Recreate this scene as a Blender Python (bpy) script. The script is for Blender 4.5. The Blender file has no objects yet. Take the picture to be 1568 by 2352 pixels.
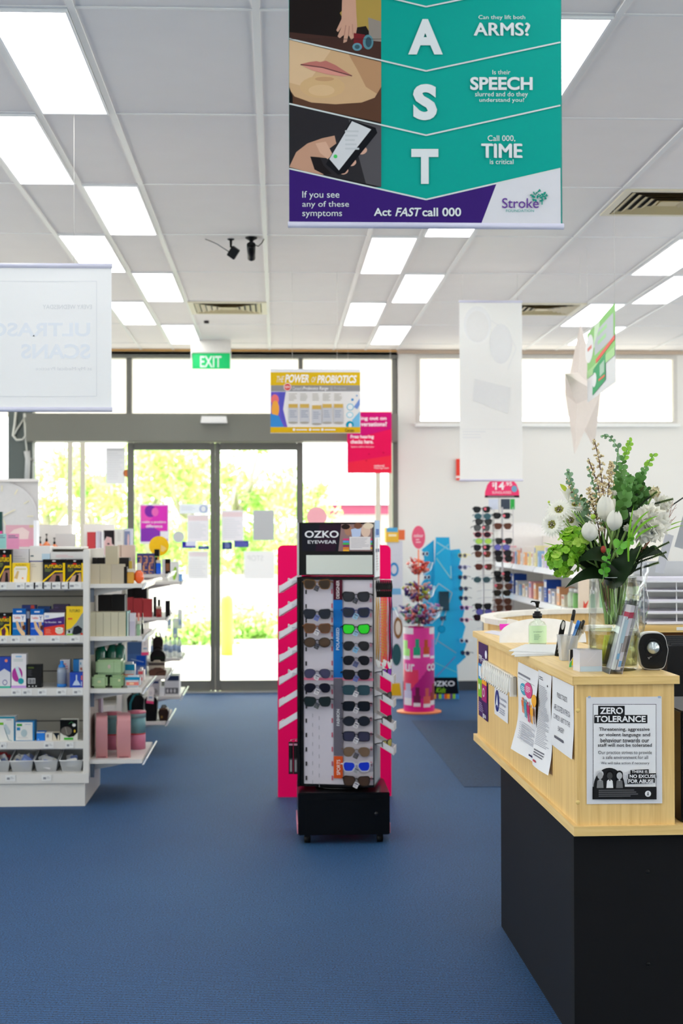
import bpy, bmesh, math, random
from mathutils import Vector, Matrix, noise
random.seed(7)
C = bpy.context.scene.collection
PI = math.pi
# ---------------------------------------------------------------- camera, world, sun, exposure
F = 3325.6; YAW = .04453; PITCH = .01366; ROLL = .00254; EYE = Vector((0, 0, 1.497))
_f = Vector((math.sin(YAW)*math.cos(PITCH), math.cos(YAW)*math.cos(PITCH), math.sin(PITCH)))
_r0 = Vector((math.cos(YAW), -math.sin(YAW), 0)); _u0 = _r0.cross(_f)
_r = _r0*math.cos(ROLL) - _u0*math.sin(ROLL); _u = _u0*math.cos(ROLL) + _r0*math.sin(ROLL)
cd = bpy.data.cameras.new('camera'); cam = bpy.data.objects.new('camera', cd); C.objects.link(cam)
cd.lens = F/2352*36; cd.sensor_width = 36; cd.sensor_fit = 'AUTO'
m3 = Matrix((_r, _u, -_f)).transposed()
cam.matrix_world = Matrix.Translation(EYE) @ m3.to_4x4()
cd.dof.use_dof = True; cd.dof.focus_distance = 4.35; cd.dof.aperture_fstop = 5.0
cd.clip_start = .1; cd.clip_end = 300
sc = bpy.context.scene; sc.camera = cam
sc.view_settings.view_transform = 'Standard'; sc.view_settings.look = 'None'
sc.view_settings.gamma = 1; sc.view_settings.use_curve_mapping = False
sc.view_settings.exposure = 0.08
w = bpy.data.worlds.new('sky'); sc.world = w; w.use_nodes = True
nt = w.node_tree; bg = nt.nodes['Background']
bg.inputs[0].default_value = (1, .985, .96, 1); bg.inputs[1].default_value = 4.5
sun_d = bpy.data.lights.new('sun', 'SUN'); sun = bpy.data.objects.new('sun', sun_d); C.objects.link(sun)
sun_d.energy = 9; sun_d.angle = .02; sun_d.color = (1, .96, .88)
sun.rotation_euler = (math.radians(38), 0, math.radians(-150))
PANEL = 5.0          # emission of the ceiling light diffusers

def ray(px, py): return _f + _r*((px-784)/F) + _u*((1176-py)/F)
def A(px, py, Y):                       # pixel -> point on the vertical plane at depth Y
    d = ray(px, py); return EYE + d*(Y/d.y)
def G(px, py, z=0.0):                   # pixel -> point on the level plane at height z
    d = ray(px, py); return EYE + d*((z-EYE.z)/d.z)
def AX(px, Y): return A(px, 1222, Y).x
def AZ(py, Y, px=700): return A(px, py, Y).z

# ---------------------------------------------------------------- materials
def lin(c):
    return tuple(((v/255)/12.92 if v/255 <= .04045 else ((v/255+.055)/1.055)**2.4) for v in c[:3]) + (1,)
_m = {}
def mat(c, rough=.5, metal=0, trans=0, alpha=1, emit=0, bump=0, ns=40, var=.05, ior=1.45, coat=0, sub=0):
    k = (tuple(c), rough, metal, trans, alpha, emit, bump, ns, var, coat, sub)
    if k in _m: return _m[k]
    m = bpy.data.materials.new('paint_%d_%d_%d' % tuple(c[:3])); m.use_nodes = True
    n = m.node_tree.nodes; L = m.node_tree.links; p = n['Principled BSDF']
    p.inputs['Roughness'].default_value = rough; p.inputs['Metallic'].default_value = metal
    p.inputs['Transmission Weight'].default_value = trans; p.inputs['Alpha'].default_value = alpha
    p.inputs['IOR'].default_value = ior; p.inputs['Coat Weight'].default_value = coat
    col = lin(c); p.inputs['Base Color'].default_value = col
    if max(c[:3]) < 70 and not metal: col = tuple(v*.6 for v in col[:3])+(1,); p.inputs['Base Color'].default_value = col; p.inputs['Specular IOR Level'].default_value = .28
    if var and not trans:
        tc = n.new('ShaderNodeTexCoord'); nz = n.new('ShaderNodeTexNoise'); nz.inputs['Scale'].default_value = ns
        mx = n.new('ShaderNodeMix'); mx.data_type = 'RGBA'
        mx.inputs[6].default_value = tuple(v*(1-var) for v in col[:3])+(1,)
        mx.inputs[7].default_value = tuple(min(1, v*(1+var)) for v in col[:3])+(1,)
        L.new(tc.outputs['Object'], nz.inputs['Vector']); L.new(nz.outputs['Fac'], mx.inputs[0]); L.new(mx.outputs[2], p.inputs['Base Color'])
        if bump:
            b = n.new('ShaderNodeBump'); b.inputs['Strength'].default_value = bump; b.inputs['Distance'].default_value = .002
            L.new(nz.outputs['Fac'], b.inputs['Height']); L.new(b.outputs[0], p.inputs['Normal'])
    if rough == .45 and var == .02: p.inputs['Specular IOR Level'].default_value = .12
    if emit:
        p.inputs['Emission Color'].default_value = col; p.inputs['Emission Strength'].default_value = emit
    if sub:
        p.inputs['Subsurface Weight'].default_value = 0
        tl = n.new('ShaderNodeBsdfTranslucent'); tl.inputs[0].default_value = col
        ms = n.new('ShaderNodeMixShader'); ms.inputs[0].default_value = sub
        out = n['Material Output']; L.new(p.outputs[0], ms.inputs[1]); L.new(tl.outputs[0], ms.inputs[2]); L.new(ms.outputs[0], out.inputs[0])
    _m[k] = m; return m
def wood(name, a, b, axis, sc_=1):
    m = bpy.data.materials.new(name); m.use_nodes = True; n = m.node_tree.nodes; L = m.node_tree.links; p = n['Principled BSDF']
    tc = n.new('ShaderNodeTexCoord'); mp = n.new('ShaderNodeMapping'); s = [34*sc_]*3; s[axis] = 1.6*sc_; mp.inputs['Scale'].default_value = s
    nz = n.new('ShaderNodeTexNoise'); nz.inputs['Scale'].default_value = 2.2; nz.inputs['Detail'].default_value = 6; nz.inputs['Distortion'].default_value = .6
    r = n.new('ShaderNodeValToRGB'); r.color_ramp.elements[0].position = .32; r.color_ramp.elements[0].color = lin(a); r.color_ramp.elements[1].position = .62; r.color_ramp.elements[1].color = lin(b)
    L.new(tc.outputs['Object'], mp.inputs[0]); L.new(mp.outputs[0], nz.inputs['Vector']); L.new(nz.outputs['Fac'], r.inputs[0]); L.new(r.outputs[0], p.inputs['Base Color'])
    p.inputs['Roughness'].default_value = .42; return m
def glass(name, c=(255, 255, 255), mixf=.12, rough=.03):
    # clear sheet: mostly see-through with a glossy reflection
    m = bpy.data.materials.new(name); m.use_nodes = True; n = m.node_tree.nodes; L = m.node_tree.links
    n.remove(n['Principled BSDF']); t = n.new('ShaderNodeBsdfTransparent'); g = n.new('ShaderNodeBsdfGlossy')
    t.inputs[0].default_value = lin(c); g.inputs['Roughness'].default_value = rough; ms = n.new('ShaderNodeMixShader')
    lw = n.new('ShaderNodeLayerWeight'); lw.inputs[0].default_value = .25
    ml = n.new('ShaderNodeMath'); ml.operation = 'MULTIPLY_ADD'; ml.inputs[1].default_value = .3; ml.inputs[2].default_value = mixf*.15
    L.new(lw.outputs['Fresnel'], ml.inputs[0]); L.new(ml.outputs[0], ms.inputs[0])
    L.new(t.outputs[0], ms.inputs[1]); L.new(g.outputs[0], ms.inputs[2]); L.new(ms.outputs[0], n['Material Output'].inputs[0]); return m
WHITE = mat((235, 235, 232), .45); OFFW = mat((222, 220, 214), .5); PAPER = mat((240, 240, 238), .6, sub=.25, var=0)
BLACK = mat((14, 14, 15), .4, var=0); CHROME = mat((200, 200, 205), .2, 1, var=0); GOLD = mat((205, 160, 80), .3, 1, var=0)
GREYF = mat((108, 108, 102), .45, ns=3); CLEAR = glass('clear_plastic'); PANE = glass('window_glass', (250, 253, 252), .08)
WOODV = wood('pale_maple_upright', (222, 182, 112), (238, 202, 132), 2); WOODH = wood('pale_maple_level', (218, 180, 108), (236, 202, 132), 0)
WOODY = wood('pale_maple_deep', (222, 186, 118), (238, 206, 140), 1)

# ---------------------------------------------------------------- mesh builder
_tx = {}
def text_geo(s, bold=0):
    k = (s, bold)
    if k in _tx: return _tx[k]
    cu = bpy.data.curves.new('txt', 'FONT'); cu.body = s; cu.resolution_u = 2 if len(s) > 12 else 4; cu.fill_mode = 'FRONT'; cu.offset = bold
    o = bpy.data.objects.new('txt', cu); C.objects.link(o)
    me = bpy.data.meshes.new_from_object(o)
    vs = [v.co.copy() for v in me.vertices]; fs = [tuple(p.vertices) for p in me.polygons]
    bpy.data.objects.remove(o); bpy.data.curves.remove(cu); bpy.data.meshes.remove(me)
    if vs:
        x0 = min(v.x for v in vs); x1 = max(v.x for v in vs); y0 = min(v.y for v in vs); y1 = max(v.y for v in vs)
        vs = [((v.x-x0)/max(1e-6, x1-x0), (v.y-y0)/max(1e-6, y1-y0)) for v in vs]
    _tx[k] = (vs, fs); return _tx[k]
class MB:
    def __init__(s): s.v = []; s.f = []; s.mi = []; s.ms = []; s.M = Matrix(); s.sm = []
    def m(s, mt):
        if mt not in s.ms: s.ms.append(mt)
        return s.ms.index(mt)
    def add(s, vs, fs, mt, smooth=False):
        b = len(s.v); i = s.m(mt); s.v += [s.M @ Vector(v) for v in vs]
        for f in fs: s.f.append(tuple(b+k for k in f)); s.mi.append(i); s.sm.append(smooth)
        return s
    def box(s, x0, x1, y0, y1, z0, z1, mt, bev=0):
        if bev:
            b = min(bev, (x1-x0)/2.1, (y1-y0)/2.1, (z1-z0)/2.1); vs = []; 
            bm = bmesh.new(); bmesh.ops.create_cube(bm, size=1)
            for v in bm.verts: v.co = Vector(((x0+x1)/2+v.co.x*(x1-x0), (y0+y1)/2+v.co.y*(y1-y0), (z0+z1)/2+v.co.z*(z1-z0)))
            bmesh.ops.bevel(bm, geom=bm.edges[:], offset=b, segments=2, affect='EDGES'); bm.verts.index_update()
            s.add([v.co.copy() for v in bm.verts], [[v.index for v in f.verts] for f in bm.faces], mt); bm.free(); return s
        return s.add([(x0,y0,z0),(x1,y0,z0),(x1,y1,z0),(x0,y1,z0),(x0,y0,z1),(x1,y0,z1),(x1,y1,z1),(x0,y1,z1)],
              [(0,3,2,1),(4,5,6,7),(0,1,5,4),(1,2,6,5),(2,3,7,6),(3,0,4,7)], mt)
    def prism(s, pts, y0, y1, mt, smooth=False):        # outline in x,z (counter-clockwise from the front), between y0 and y1
        n = len(pts); vs = [(p[0], y0, p[1]) for p in pts] + [(p[0], y1, p[1]) for p in pts]
        s.add(vs, [tuple(range(n)), tuple(range(2*n-1, n-1, -1))], mt)
        return s.add(vs, [(i, i+n, (i+1) % n+n, (i+1) % n) for i in range(n)], mt, smooth)
    def slab(s, pts, z0, z1, mt):                       # outline in x,y
        n = len(pts); vs = [(p[0], p[1], z0) for p in pts] + [(p[0], p[1], z1) for p in pts]
        return s.add(vs, [tuple(range(n-1, -1, -1)), tuple(range(n, 2*n))] + [(i, (i+1) % n, (i+1) % n+n, i+n) for i in range(n)], mt)
    def tube(s, path, r, mt, seg=8, cap=True):
        P = [Vector(p) for p in path]; n = len(P); R = r if isinstance(r, (list, tuple)) else [r]*n; vs = []; fs = []
        up = None
        for i, p in enumerate(P):
            t = (P[min(i+1, n-1)]-P[max(i-1, 0)])
            t = t.normalized() if t.length > 1e-9 else Vector((0, 0, 1))
            if up is None: up = Vector((0, 0, 1)) if abs(t.z) < .9 else Vector((1, 0, 0))
            a = t.cross(up); a = a.normalized() if a.length > 1e-6 else t.orthogonal().normalized(); b = a.cross(t).normalized(); up = b
            for k in range(seg):
                q = 2*PI*k/seg; vs.append(p+(a*math.cos(q)+b*math.sin(q))*R[i])
        for i in range(n-1):
            for k in range(seg): fs.append((i*seg+k, i*seg+(k+1) % seg, (i+1)*seg+(k+1) % seg, (i+1)*seg+k))
        if cap: fs += [tuple(range(seg-1, -1, -1)), tuple(range((n-1)*seg, n*seg))]
        return s.add(vs, fs, mt, True)
    def lathe(s, prof, mt, c=(0, 0, 0), seg=24, cap=True, sx=1, sy=1):
        vs = []; fs = []; n = len(prof)
        for r, z in prof:
            for k in range(seg):
                q = 2*PI*k/seg; vs.append((c[0]+r*sx*math.cos(q), c[1]+r*sy*math.sin(q), c[2]+z))
        for i in range(n-1):
            for k in range(seg): fs.append((i*seg+k, i*seg+(k+1) % seg, (i+1)*seg+(k+1) % seg, (i+1)*seg+k))
        if cap: fs += [tuple(range(seg-1, -1, -1)), tuple(range((n-1)*seg, n*seg))]
        return s.add(vs, fs, mt, True)
    def ball(s, c, r, mt, seg=10, sz=1, sx=1, sy=1):
        n = max(4, seg//2); return s.lathe([(r*math.sin(PI*(i+.02)/(n+.04)), -r*sz*math.cos(PI*i/n)) for i in range(n+1)], mt, c, seg, True, sx, sy)
    def deco(s, ds, mp, y=-.0004, step=.00035):
        # ds: drawing list in sheet units; mp(u, v) -> local (x, z)
        rnd = random.Random(len(ds)*31+5); step = min(step, .008/max(1, len(ds)))
        for i, d in enumerate(ds):
            yy = y - step*i; k = d[0]
            if k == 'r': pts = [(d[1], d[4]), (d[3], d[4]), (d[3], d[2]), (d[1], d[2])]; mt = d[5]
            elif k == 'p': pts = d[1]; mt = d[2]
            elif k == 'e':
                a = d[6] if len(d) > 6 else 0; n = 20; mt = d[5]
                pts = [(d[1]+d[3]*math.cos(q)*math.cos(a)-d[4]*math.sin(q)*math.sin(a), d[2]+d[3]*math.cos(q)*math.sin(a)+d[4]*math.sin(q)*math.cos(a)) for q in [2*PI*j/n for j in range(n)]]
            elif k == 't':
                _, st, u0, v0, u1, v1, c = d[:7]; bold = d[7] if len(d) > 7 else .01; sh = d[8] if len(d) > 8 else 0
                vs, fs = text_geo(st, bold); mt = c if not isinstance(c, tuple) else mat(c, .45, var=.02)
                out = []
                for (a, b) in vs:
                    u = u0+(u1-u0)*a; v = v1+(v0-v1)*b; x, z = mp(u, v)
                    if sh: x0, z0 = mp(u, v1); x += (z-z0)*sh
                    out.append((x, yy, z))
                s.add(out, fs, mt); continue
            elif k == 'tv':   # text running upwards
                _, st, u0, v0, u1, v1, c = d[:7]; vs, fs = text_geo(st, .01); mt = mat(c, .5, var=0); out = []
                for (a, b) in vs:
                    x, z = mp(u1+(u0-u1)*b, v1+(v0-v1)*a); out.append((x, yy, z))
                s.add(out, fs, mt); continue
            elif k == 'l':
                P = d[1]; mt = d[3] if not isinstance(d[3], tuple) else mat(d[3], .5, var=0)
                for (a, b) in zip(P[:-1], P[1:]):
                    x0, z0 = mp(*a); x1, z1 = mp(*b); e = Vector((x1-x0, z1-z0)); 
                    if e.length < 1e-9: continue
                    nn = Vector((-e.y, e.x)).normalized()*d[2]/2
                    s.add([(x0-nn.x, yy, z0-nn.y), (x1-nn.x, yy, z1-nn.y), (x1+nn.x, yy, z1+nn.y), (x0+nn.x, yy, z0+nn.y)], [(0, 1, 2, 3)], mt)
                continue
            elif k == 'L':
                _, u0, v0, u1, v1, n, c = d[:7]; mt = mat(c, .5, var=0); h = (v1-v0)/n
                for j in range(n):
                    ue = u0+(u1-u0)*rnd.uniform(.6, 1); a = mp(u0, v0+h*j); b = mp(ue, v0+h*(j+.45))
                    s.add([(a[0], yy, b[1]), (b[0], yy, b[1]), (b[0], yy, a[1]), (a[0], yy, a[1])], [(0, 1, 2, 3)], mt)
                continue
            mt = mt if not isinstance(mt, tuple) else mat(mt, .45, var=.02)
            q = [mp(*p) for p in pts]
            ar = sum(q[j][0]*q[(j+1) % len(q)][1]-q[(j+1) % len(q)][0]*q[j][1] for j in range(len(q)))
            if ar < 0: q = q[::-1]
            s.add([(a, yy, b) for a, b in q], [tuple(range(len(q)))], mt)
        return s
    def build(s, name, parent=None, loc=None, rz=0, label=None, cat=None, group=None, kind=None):
        me = bpy.data.meshes.new(name); me.from_pydata([tuple(v) for v in s.v], [], s.f)
        for m_ in s.ms: me.materials.append(m_)
        me.polygons.foreach_set('material_index', s.mi); me.polygons.foreach_set('use_smooth', s.sm); me.update()
        o = bpy.data.objects.new(name, me); C.objects.link(o)
        if loc is not None: o.location = loc
        o.rotation_euler.z = rz
        if parent: o.parent = parent
        return tag(o, label, cat, group, kind)
def tag(o, label=None, cat=None, group=None, kind=None):
    if label: o['label'] = label
    if cat: o['category'] = cat
    if group: o['group'] = group
    if kind: o['kind'] = kind
    return o
def thing(name, label, cat, loc=(0, 0, 0), rz=0, group=None, rot=None):
    o = bpy.data.objects.new(name, None); C.objects.link(o); o.location = loc; o.rotation_euler = rot or (0, 0, rz); o.empty_display_size = .05
    return tag(o, label, cat, group)
def dup(root, loc, rz=None, label=None, group=None, scale=None, rot=None):
    r = root.copy(); C.objects.link(r); r.location = loc
    if rz is not None: r.rotation_euler = (0, 0, rz)
    if rot is not None: r.rotation_euler = rot
    if scale is not None: r.scale = (scale,)*3
    if label: r['label'] = label
    if group: r['group'] = group
    for ch in list(root.children):
        c = ch.copy(); C.objects.link(c); c.parent = r
        for g in ch.children:
            d = g.copy(); C.objects.link(d); d.parent = c
    return r
def sheet(name, label, cat, px0, py0, px1, py1, Y, base, ds, thick=.004, group=None, units='px', rods=None, parts=None):
    # a printed sheet facing the door-to-counter aisle, hung at depth Y
    a = A(px0, py1, Y); b = A(px1, py0, Y); w_ = b.x-a.x; h_ = b.z-a.z; cx = (a.x+b.x)/2
    mp = (lambda u, v: (A(u, v, Y).x-cx, A(u, v, Y).z-a.z)) if units == 'px' else (lambda u, v: (-w_/2+u*w_, h_*(1-v)))
    mb = MB(); mb.box(-w_/2, w_/2, 0, thick, 0, h_, base); mb.deco(ds, mp)
    return mb.build(name, loc=(cx, Y, a.z), label=label, cat=cat, group=group)
def carton(label, px0, px1, pyt, Y, z, dep, base, ds=(), cat='box', name='product_box', group=None, rz=0, tilt=0):
    a = A(px0, pyt, Y); b = A(px1, pyt, Y); w_ = b.x-a.x; h_ = (a.z+b.z)/2-z; cx = (a.x+b.x)/2
    base = base if not isinstance(base, tuple) else mat(base, .5, ns=8, var=.03)
    mb = MB(); mb.box(-w_/2, w_/2, 0, dep, 0, h_, base)
    mb.deco(list(ds), lambda u, v: (-w_/2+u*w_, h_*(1-v)))
    return mb.build(name, loc=(cx, Y, z), rz=rz, label=label, cat=cat, group=group)
# ---------------------------------------------------------------- room shell
def carpet(name, base, dark, sc_=1):
    m = bpy.data.materials.new(name); m.use_nodes = True; n = m.node_tree.nodes; L = m.node_tree.links; p = n['Principled BSDF']
    tc = n.new('ShaderNodeTexCoord')
    wv = n.new('ShaderNodeTexWave'); wv.bands_direction = 'Y'; wv.inputs['Scale'].default_value = 18.5; wv.inputs['Distortion'].default_value = .5; wv.inputs['Detail'].default_value = 1; wv.inputs['Detail Scale'].default_value = 3
    n1 = n.new('ShaderNodeTexNoise'); n1.inputs['Scale'].default_value = 150; n1.inputs['Detail'].default_value = 3
    n2 = n.new('ShaderNodeTexNoise'); n2.inputs['Scale'].default_value = 1.1; n2.inputs['Detail'].default_value = 4
    for q in (wv, n1, n2): L.new(tc.outputs['Object'], q.inputs['Vector'])
    a = n.new('ShaderNodeMath'); a.operation = 'MULTIPLY_ADD'; a.inputs[1].default_value = .3; L.new(wv.outputs['Fac'], a.inputs[0])
    b = n.new('ShaderNodeMath'); b.operation = 'MULTIPLY'; b.inputs[1].default_value = .95; L.new(n1.outputs['Fac'], b.inputs[0]); L.new(b.outputs[0], a.inputs[2])
    r = n.new('ShaderNodeValToRGB'); r.color_ramp.elements[0].position = .36; r.color_ramp.elements[0].color = lin(dark); r.color_ramp.elements[1].position = .8; r.color_ramp.elements[1].color = lin(base)
    L.new(a.outputs[0], r.inputs[0])
    mx = n.new('ShaderNodeMix'); mx.data_type = 'RGBA'; mx.blend_type = 'MULTIPLY'; mx.inputs[0].default_value = 1
    r2 = n.new('ShaderNodeValToRGB'); r2.color_ramp.elements[0].position = .3; r2.color_ramp.elements[0].color = (.86, .86, .9, 1); r2.color_ramp.elements[1].position = .7; r2.color_ramp.elements[1].color = (1, 1, 1, 1)
    L.new(n2.outputs['Fac'], r2.inputs[0]); L.new(r.outputs[0], mx.inputs[6]); L.new(r2.outputs[0], mx.inputs[7]); L.new(mx.outputs[2], p.inputs['Base Color'])
    bp = n.new('ShaderNodeBump'); bp.inputs['Strength'].default_value = .6; bp.inputs['Distance'].default_value = .003
    L.new(a.outputs[0], bp.inputs['Height']); L.new(bp.outputs[0], p.inputs['Normal'])
    p.inputs['Roughness'].default_value = .85; p.inputs['Specular IOR Level'].default_value = .35; p.inputs['Specular IOR Level'].default_value = .4; p.inputs['Roughness'].default_value = .7; return m
CARPET = carpet('blue_ribbed_carpet', (40, 96, 150), (9, 15, 24)); CARPET2 = carpet('blue_walk_off_carpet', (32, 76, 120), (8, 13, 21))
YW = 13.6; CZ = 3.209
def st(mb, name, **k): return mb.build(name, kind='structure', **k)
mb = MB(); mb.box(-6, 6.5, -3.5, YW+.2, -.05, 0, CARPET); st(mb, 'floor')
g = [G(945, 1655), G(1066, 1808), G(1330, 1808), G(1330, 1655)]
mb = MB(); mb.slab([(p.x, p.y) for p in g], 0, .0025, CARPET2); st(mb, 'floor_carpet_inset')
wallm = mat((230, 227, 221), .6, ns=2, var=.02); tile = mat((246, 240, 236), .7, ns=5, var=.025, bump=.1)
mb = MB(); mb.box(-6, 6.5, -3.5, YW+.2, CZ, CZ+.1, tile); st(mb, 'ceiling')
# unseen side walls; their long windows are added to brighten the ceiling
def added_window_wall(nm, k, b, axis, z0=.9, z1=3.0):
    x0, x1, y0, y1 = b; mb = MB(); mb.box(x0, x1, y0, y1, 0, z0, wallm); mb.box(x0, x1, y0, y1, z1, CZ, wallm); st(mb, nm)
    mb = MB(); n = 6
    for i in range(n+1):
        if axis == 'y': c = y0+(y1-y0)*i/n; mb.box(x0, x1, c-.03, c+.03, z0, z1, wallm)
        else: c = x0+(x1-x0)*i/n; mb.box(c-.03, c+.03, y0, y1, z0, z1, wallm)
    w_ = st(mb, 'window_%d' % k); mb = MB()  # window out of view, added as a daylight source
    mb.box((x0+x1)/2-.003 if axis == 'y' else x0, (x0+x1)/2+.003 if axis == 'y' else x1, y0 if axis == 'y' else (y0+y1)/2-.003, y1 if axis == 'y' else (y0+y1)/2+.003, z0, z1, PANE); mb.build('pane', w_)
added_window_wall('wall_left', 3, (-6.1, -6, -3.5, YW), 'y'); added_window_wall('wall_right', 4, (6.5, 6.6, -3.5, YW), 'y'); mb = MB(); mb.box(-6.1, 6.6, -3.6, -3.5, 0, CZ, wallm); st(mb, 'wall_back')
# ceiling grid
BX = [-5.466, -4.866, -4.266, -3.666, -3.066, -2.466, -1.866, -1.266, -.966, -.666, -.066, .534, .834, 1.134, 1.734, 2.334, 2.634, 2.934, 3.534, 4.134, 4.734, 5.334, 5.934]
tb = mat((236, 234, 232), .4, var=0); mb = MB()
for x in BX: mb.box(x-.012, x+.012, -3.5, YW, CZ-.006, CZ, tb)
R0 = 4.725
for k in range(-6, 8): mb.box(-6, 6.5, R0+1.2*k-.008, R0+1.2*k+.008, CZ-.004, CZ, tb)
st(mb, 'trim_ceiling_grid')
# facade: right-hand solid wall with a high window
x0 = AX(912, YW); wx0, wx1 = AX(957, YW), AX(1556, YW); wz0, wz1 = AZ(976, YW, 1250), AZ(816, YW, 1250)
mb = MB(); mb.box(x0, 6.6, YW, YW+.15, 0, wz0, wallm); mb.box(x0, 6.6, YW, YW+.15, wz1, CZ, wallm)
mb.box(x0, wx0, YW, YW+.15, wz0, wz1, wallm); mb.box(wx1, 6.6, YW, YW+.15, wz0, wz1, wallm)
mb.box(-6.1, AX(-190, YW), YW, YW+.15, 0, CZ, wallm); st(mb, 'wall_front')
mb = MB(); mb.box(x0, 6.5, YW-.012, YW, 0, .09, mat((58, 62, 70), .5)); st(mb, 'baseboard_front')
wf = mat((206, 202, 196), .5)
mb = MB(); t = .035
for (a, b, c, d) in ((wx0, wx1, wz0, wz0+t), (wx0, wx1, wz1-t, wz1), (wx0, wx0+t, wz0+t, wz1-t), (wx1-t, wx1, wz0+t, wz1-t), (AX(1366, YW), AX(1374, YW), wz0+t, wz1-t)): mb.box(a, b, YW-.01, YW+.06, c, d, wf)
win = st(mb, 'window_1')
mb = MB(); mb.box(wx0+t, wx1-t, YW+.02, YW+.026, wz0+t, wz1-t, PANE); mb.build('pane', win)
mb = MB(); mb.box(wx0-.02, wx1+.02, YW-.05, YW, wz0-.02, wz0+.012, WHITE); mb.build('sill', win)
mb = MB(); mb.box(x0, 6.5, YW-.05, YW, AZ(814, YW, 1250), AZ(806, YW, 1250), mat((190, 170, 150), .5)); st(mb, 'trim_cornice')
# facade: glazed shopfront
def X(p): return AX(p, YW)
def Z(p, px=600): return AZ(p, YW, px)
XL = X(-190)
mb = MB(); mb.box(XL, X(914), YW-.03, YW+.1, Z(808.5), CZ, mat((206, 160, 96), .45)); st(mb, 'trim_timber_head')
mb = MB(); mb.box(XL, X(914), YW-.02, YW+.1, Z(823), Z(808.5), GREYF)                      # head
mb.box(XL, X(914), YW-.02, YW+.02, Z(815), Z(809.5), mat((160, 148, 146), .5))
for a, b in ((290, 302), (686, 696), (902, 914), (-190, -178)): mb.box(X(a), X(b), YW, YW+.1, Z(955), Z(820), GREYF)
mb.box(X(902), X(914), YW-.01, YW+.1, 0, Z(955), GREYF); mb.box(X(-190), X(-178), YW, YW+.1, 0, Z(955), GREYF)
for a, b in ((694, 902), (68, 292), (-180, 22)): mb.box(X(a), X(b), YW, YW+.1, 0, .12, GREYF)
fr = st(mb, 'window_2')
for a, b, c, d in ((302, 686, 955, 823), (696, 902, 955, 823), (-178, 290, 955, 823), (694, 902, 1575, 1016), (76, 294, 1575, 1016), (-178, 22, 1575, 955)):
    mb = MB(); mb.box(X(a), X(b), YW+.045, YW+.05, Z(c), Z(d), PANE); mb.build('pane', fr)
mb = MB(); mb.box(X(66), X(910), YW-.16, YW+.1, Z(1016), Z(953), mat((118, 118, 110), .4, ns=2)); st(mb, 'trim_door_operator_beam')
mb = MB(); mb.box(X(20), X(76), YW-.04, YW+.14, 0, Z(945), mat((92, 100, 98), .5)); st(mb, 'trim_column_left')
for k, (a, b, j0, j1) in enumerate(((293, 494, 17, 13), (494.5, 696, 13, 17))):
    mb = MB(); y0, y1 = YW-.03, YW+.02
    mb.box(X(a), X(a+j0-2), y0, y1, .015, Z(1017), GREYF, .006); mb.box(X(b-j1+2), X(b), y0, y1, .015, Z(1017), GREYF, .006)
    mb.box(X(a+j0-2), X(b-j1+2), y0, y1, Z(1034), Z(1017), GREYF); mb.box(X(a+j0-2), X(b-j1+2), y0, y1, .015, Z(1562), GREYF)
    d_ = st(mb, 'door_%d' % (k+1))
    mb = MB(); mb.box(X(a+j0-2), X(b-j1+2), YW-.008, YW-.002, Z(1562), Z(1034), PANE); mb.build('pane', d_)
mb = MB(); mb.box(X(290), X(700), YW-.08, YW+.15, 0, .012, mat((205, 205, 205), .3, .6)); st(mb, 'trim_door_threshold')

# ---------------------------------------------------------------- ceiling lights and vents
lampm = mat((255, 255, 255), .5, emit=PANEL, var=0); frm = mat((245, 245, 245), .4, var=0)
def ceiling_light(x, row, label):
    y = R0+1.2*row; t = thing('ceiling_light', label, 'ceiling light', (x+.15, y+.6, CZ), group='recessed ceiling light panels')
    mb = MB()
    for b in ((-.136, .136, -.588, -.575), (-.136, .136, .575, .588), (-.136, -.128, -.575, .575), (.128, .136, -.575, .575)): mb.box(b[0], b[1], b[2], b[3], -.012, 0, frm)
    mb.build('frame', t); mb = MB(); mb.box(-.128, .128, -.575, .575, -.008, 0, lampm); mb.build('diffuser', t)
strips = {-.966: ('left aisle lights, right column', 0), -1.266: ('left aisle lights, left column', 1), .534: ('middle lights, left column', 1), .834: ('middle lights, right column', 0), 2.334: ('right-hand lights above the counter, left column', 1), 2.634: ('right-hand lights above the counter, right column', 0)}
order = ['nearest', 'second nearest', 'third nearest', 'farthest', 'last']
vis = {-.966: [0, 2, 4, 6], -1.266: [1, 3, 5], .534: [1, 3, 5], .834: [0, 2, 4, 6], 2.334: [3, 5], 2.634: [4, 6]}
for x, (nm, par) in strips.items():
    for row in range(-6, 7):
        if row % 2 != par: continue
        v = vis.get(x, [])
        if row in v: ceiling_light(x, row, 'white ceiling light panel, %s of the %s' % (order[v.index(row)] if row != v[-1] else 'farthest', nm))
        elif row < v[0]: ceiling_light(x, row, 'recessed white ceiling light panel continuing overhead towards and behind the camera')
ventm = mat((196, 178, 132), .4, ns=6); ventd = mat((30, 26, 20), .6, var=0)  # louvres and frames: yellow reflected light is painted into their colour
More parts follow.
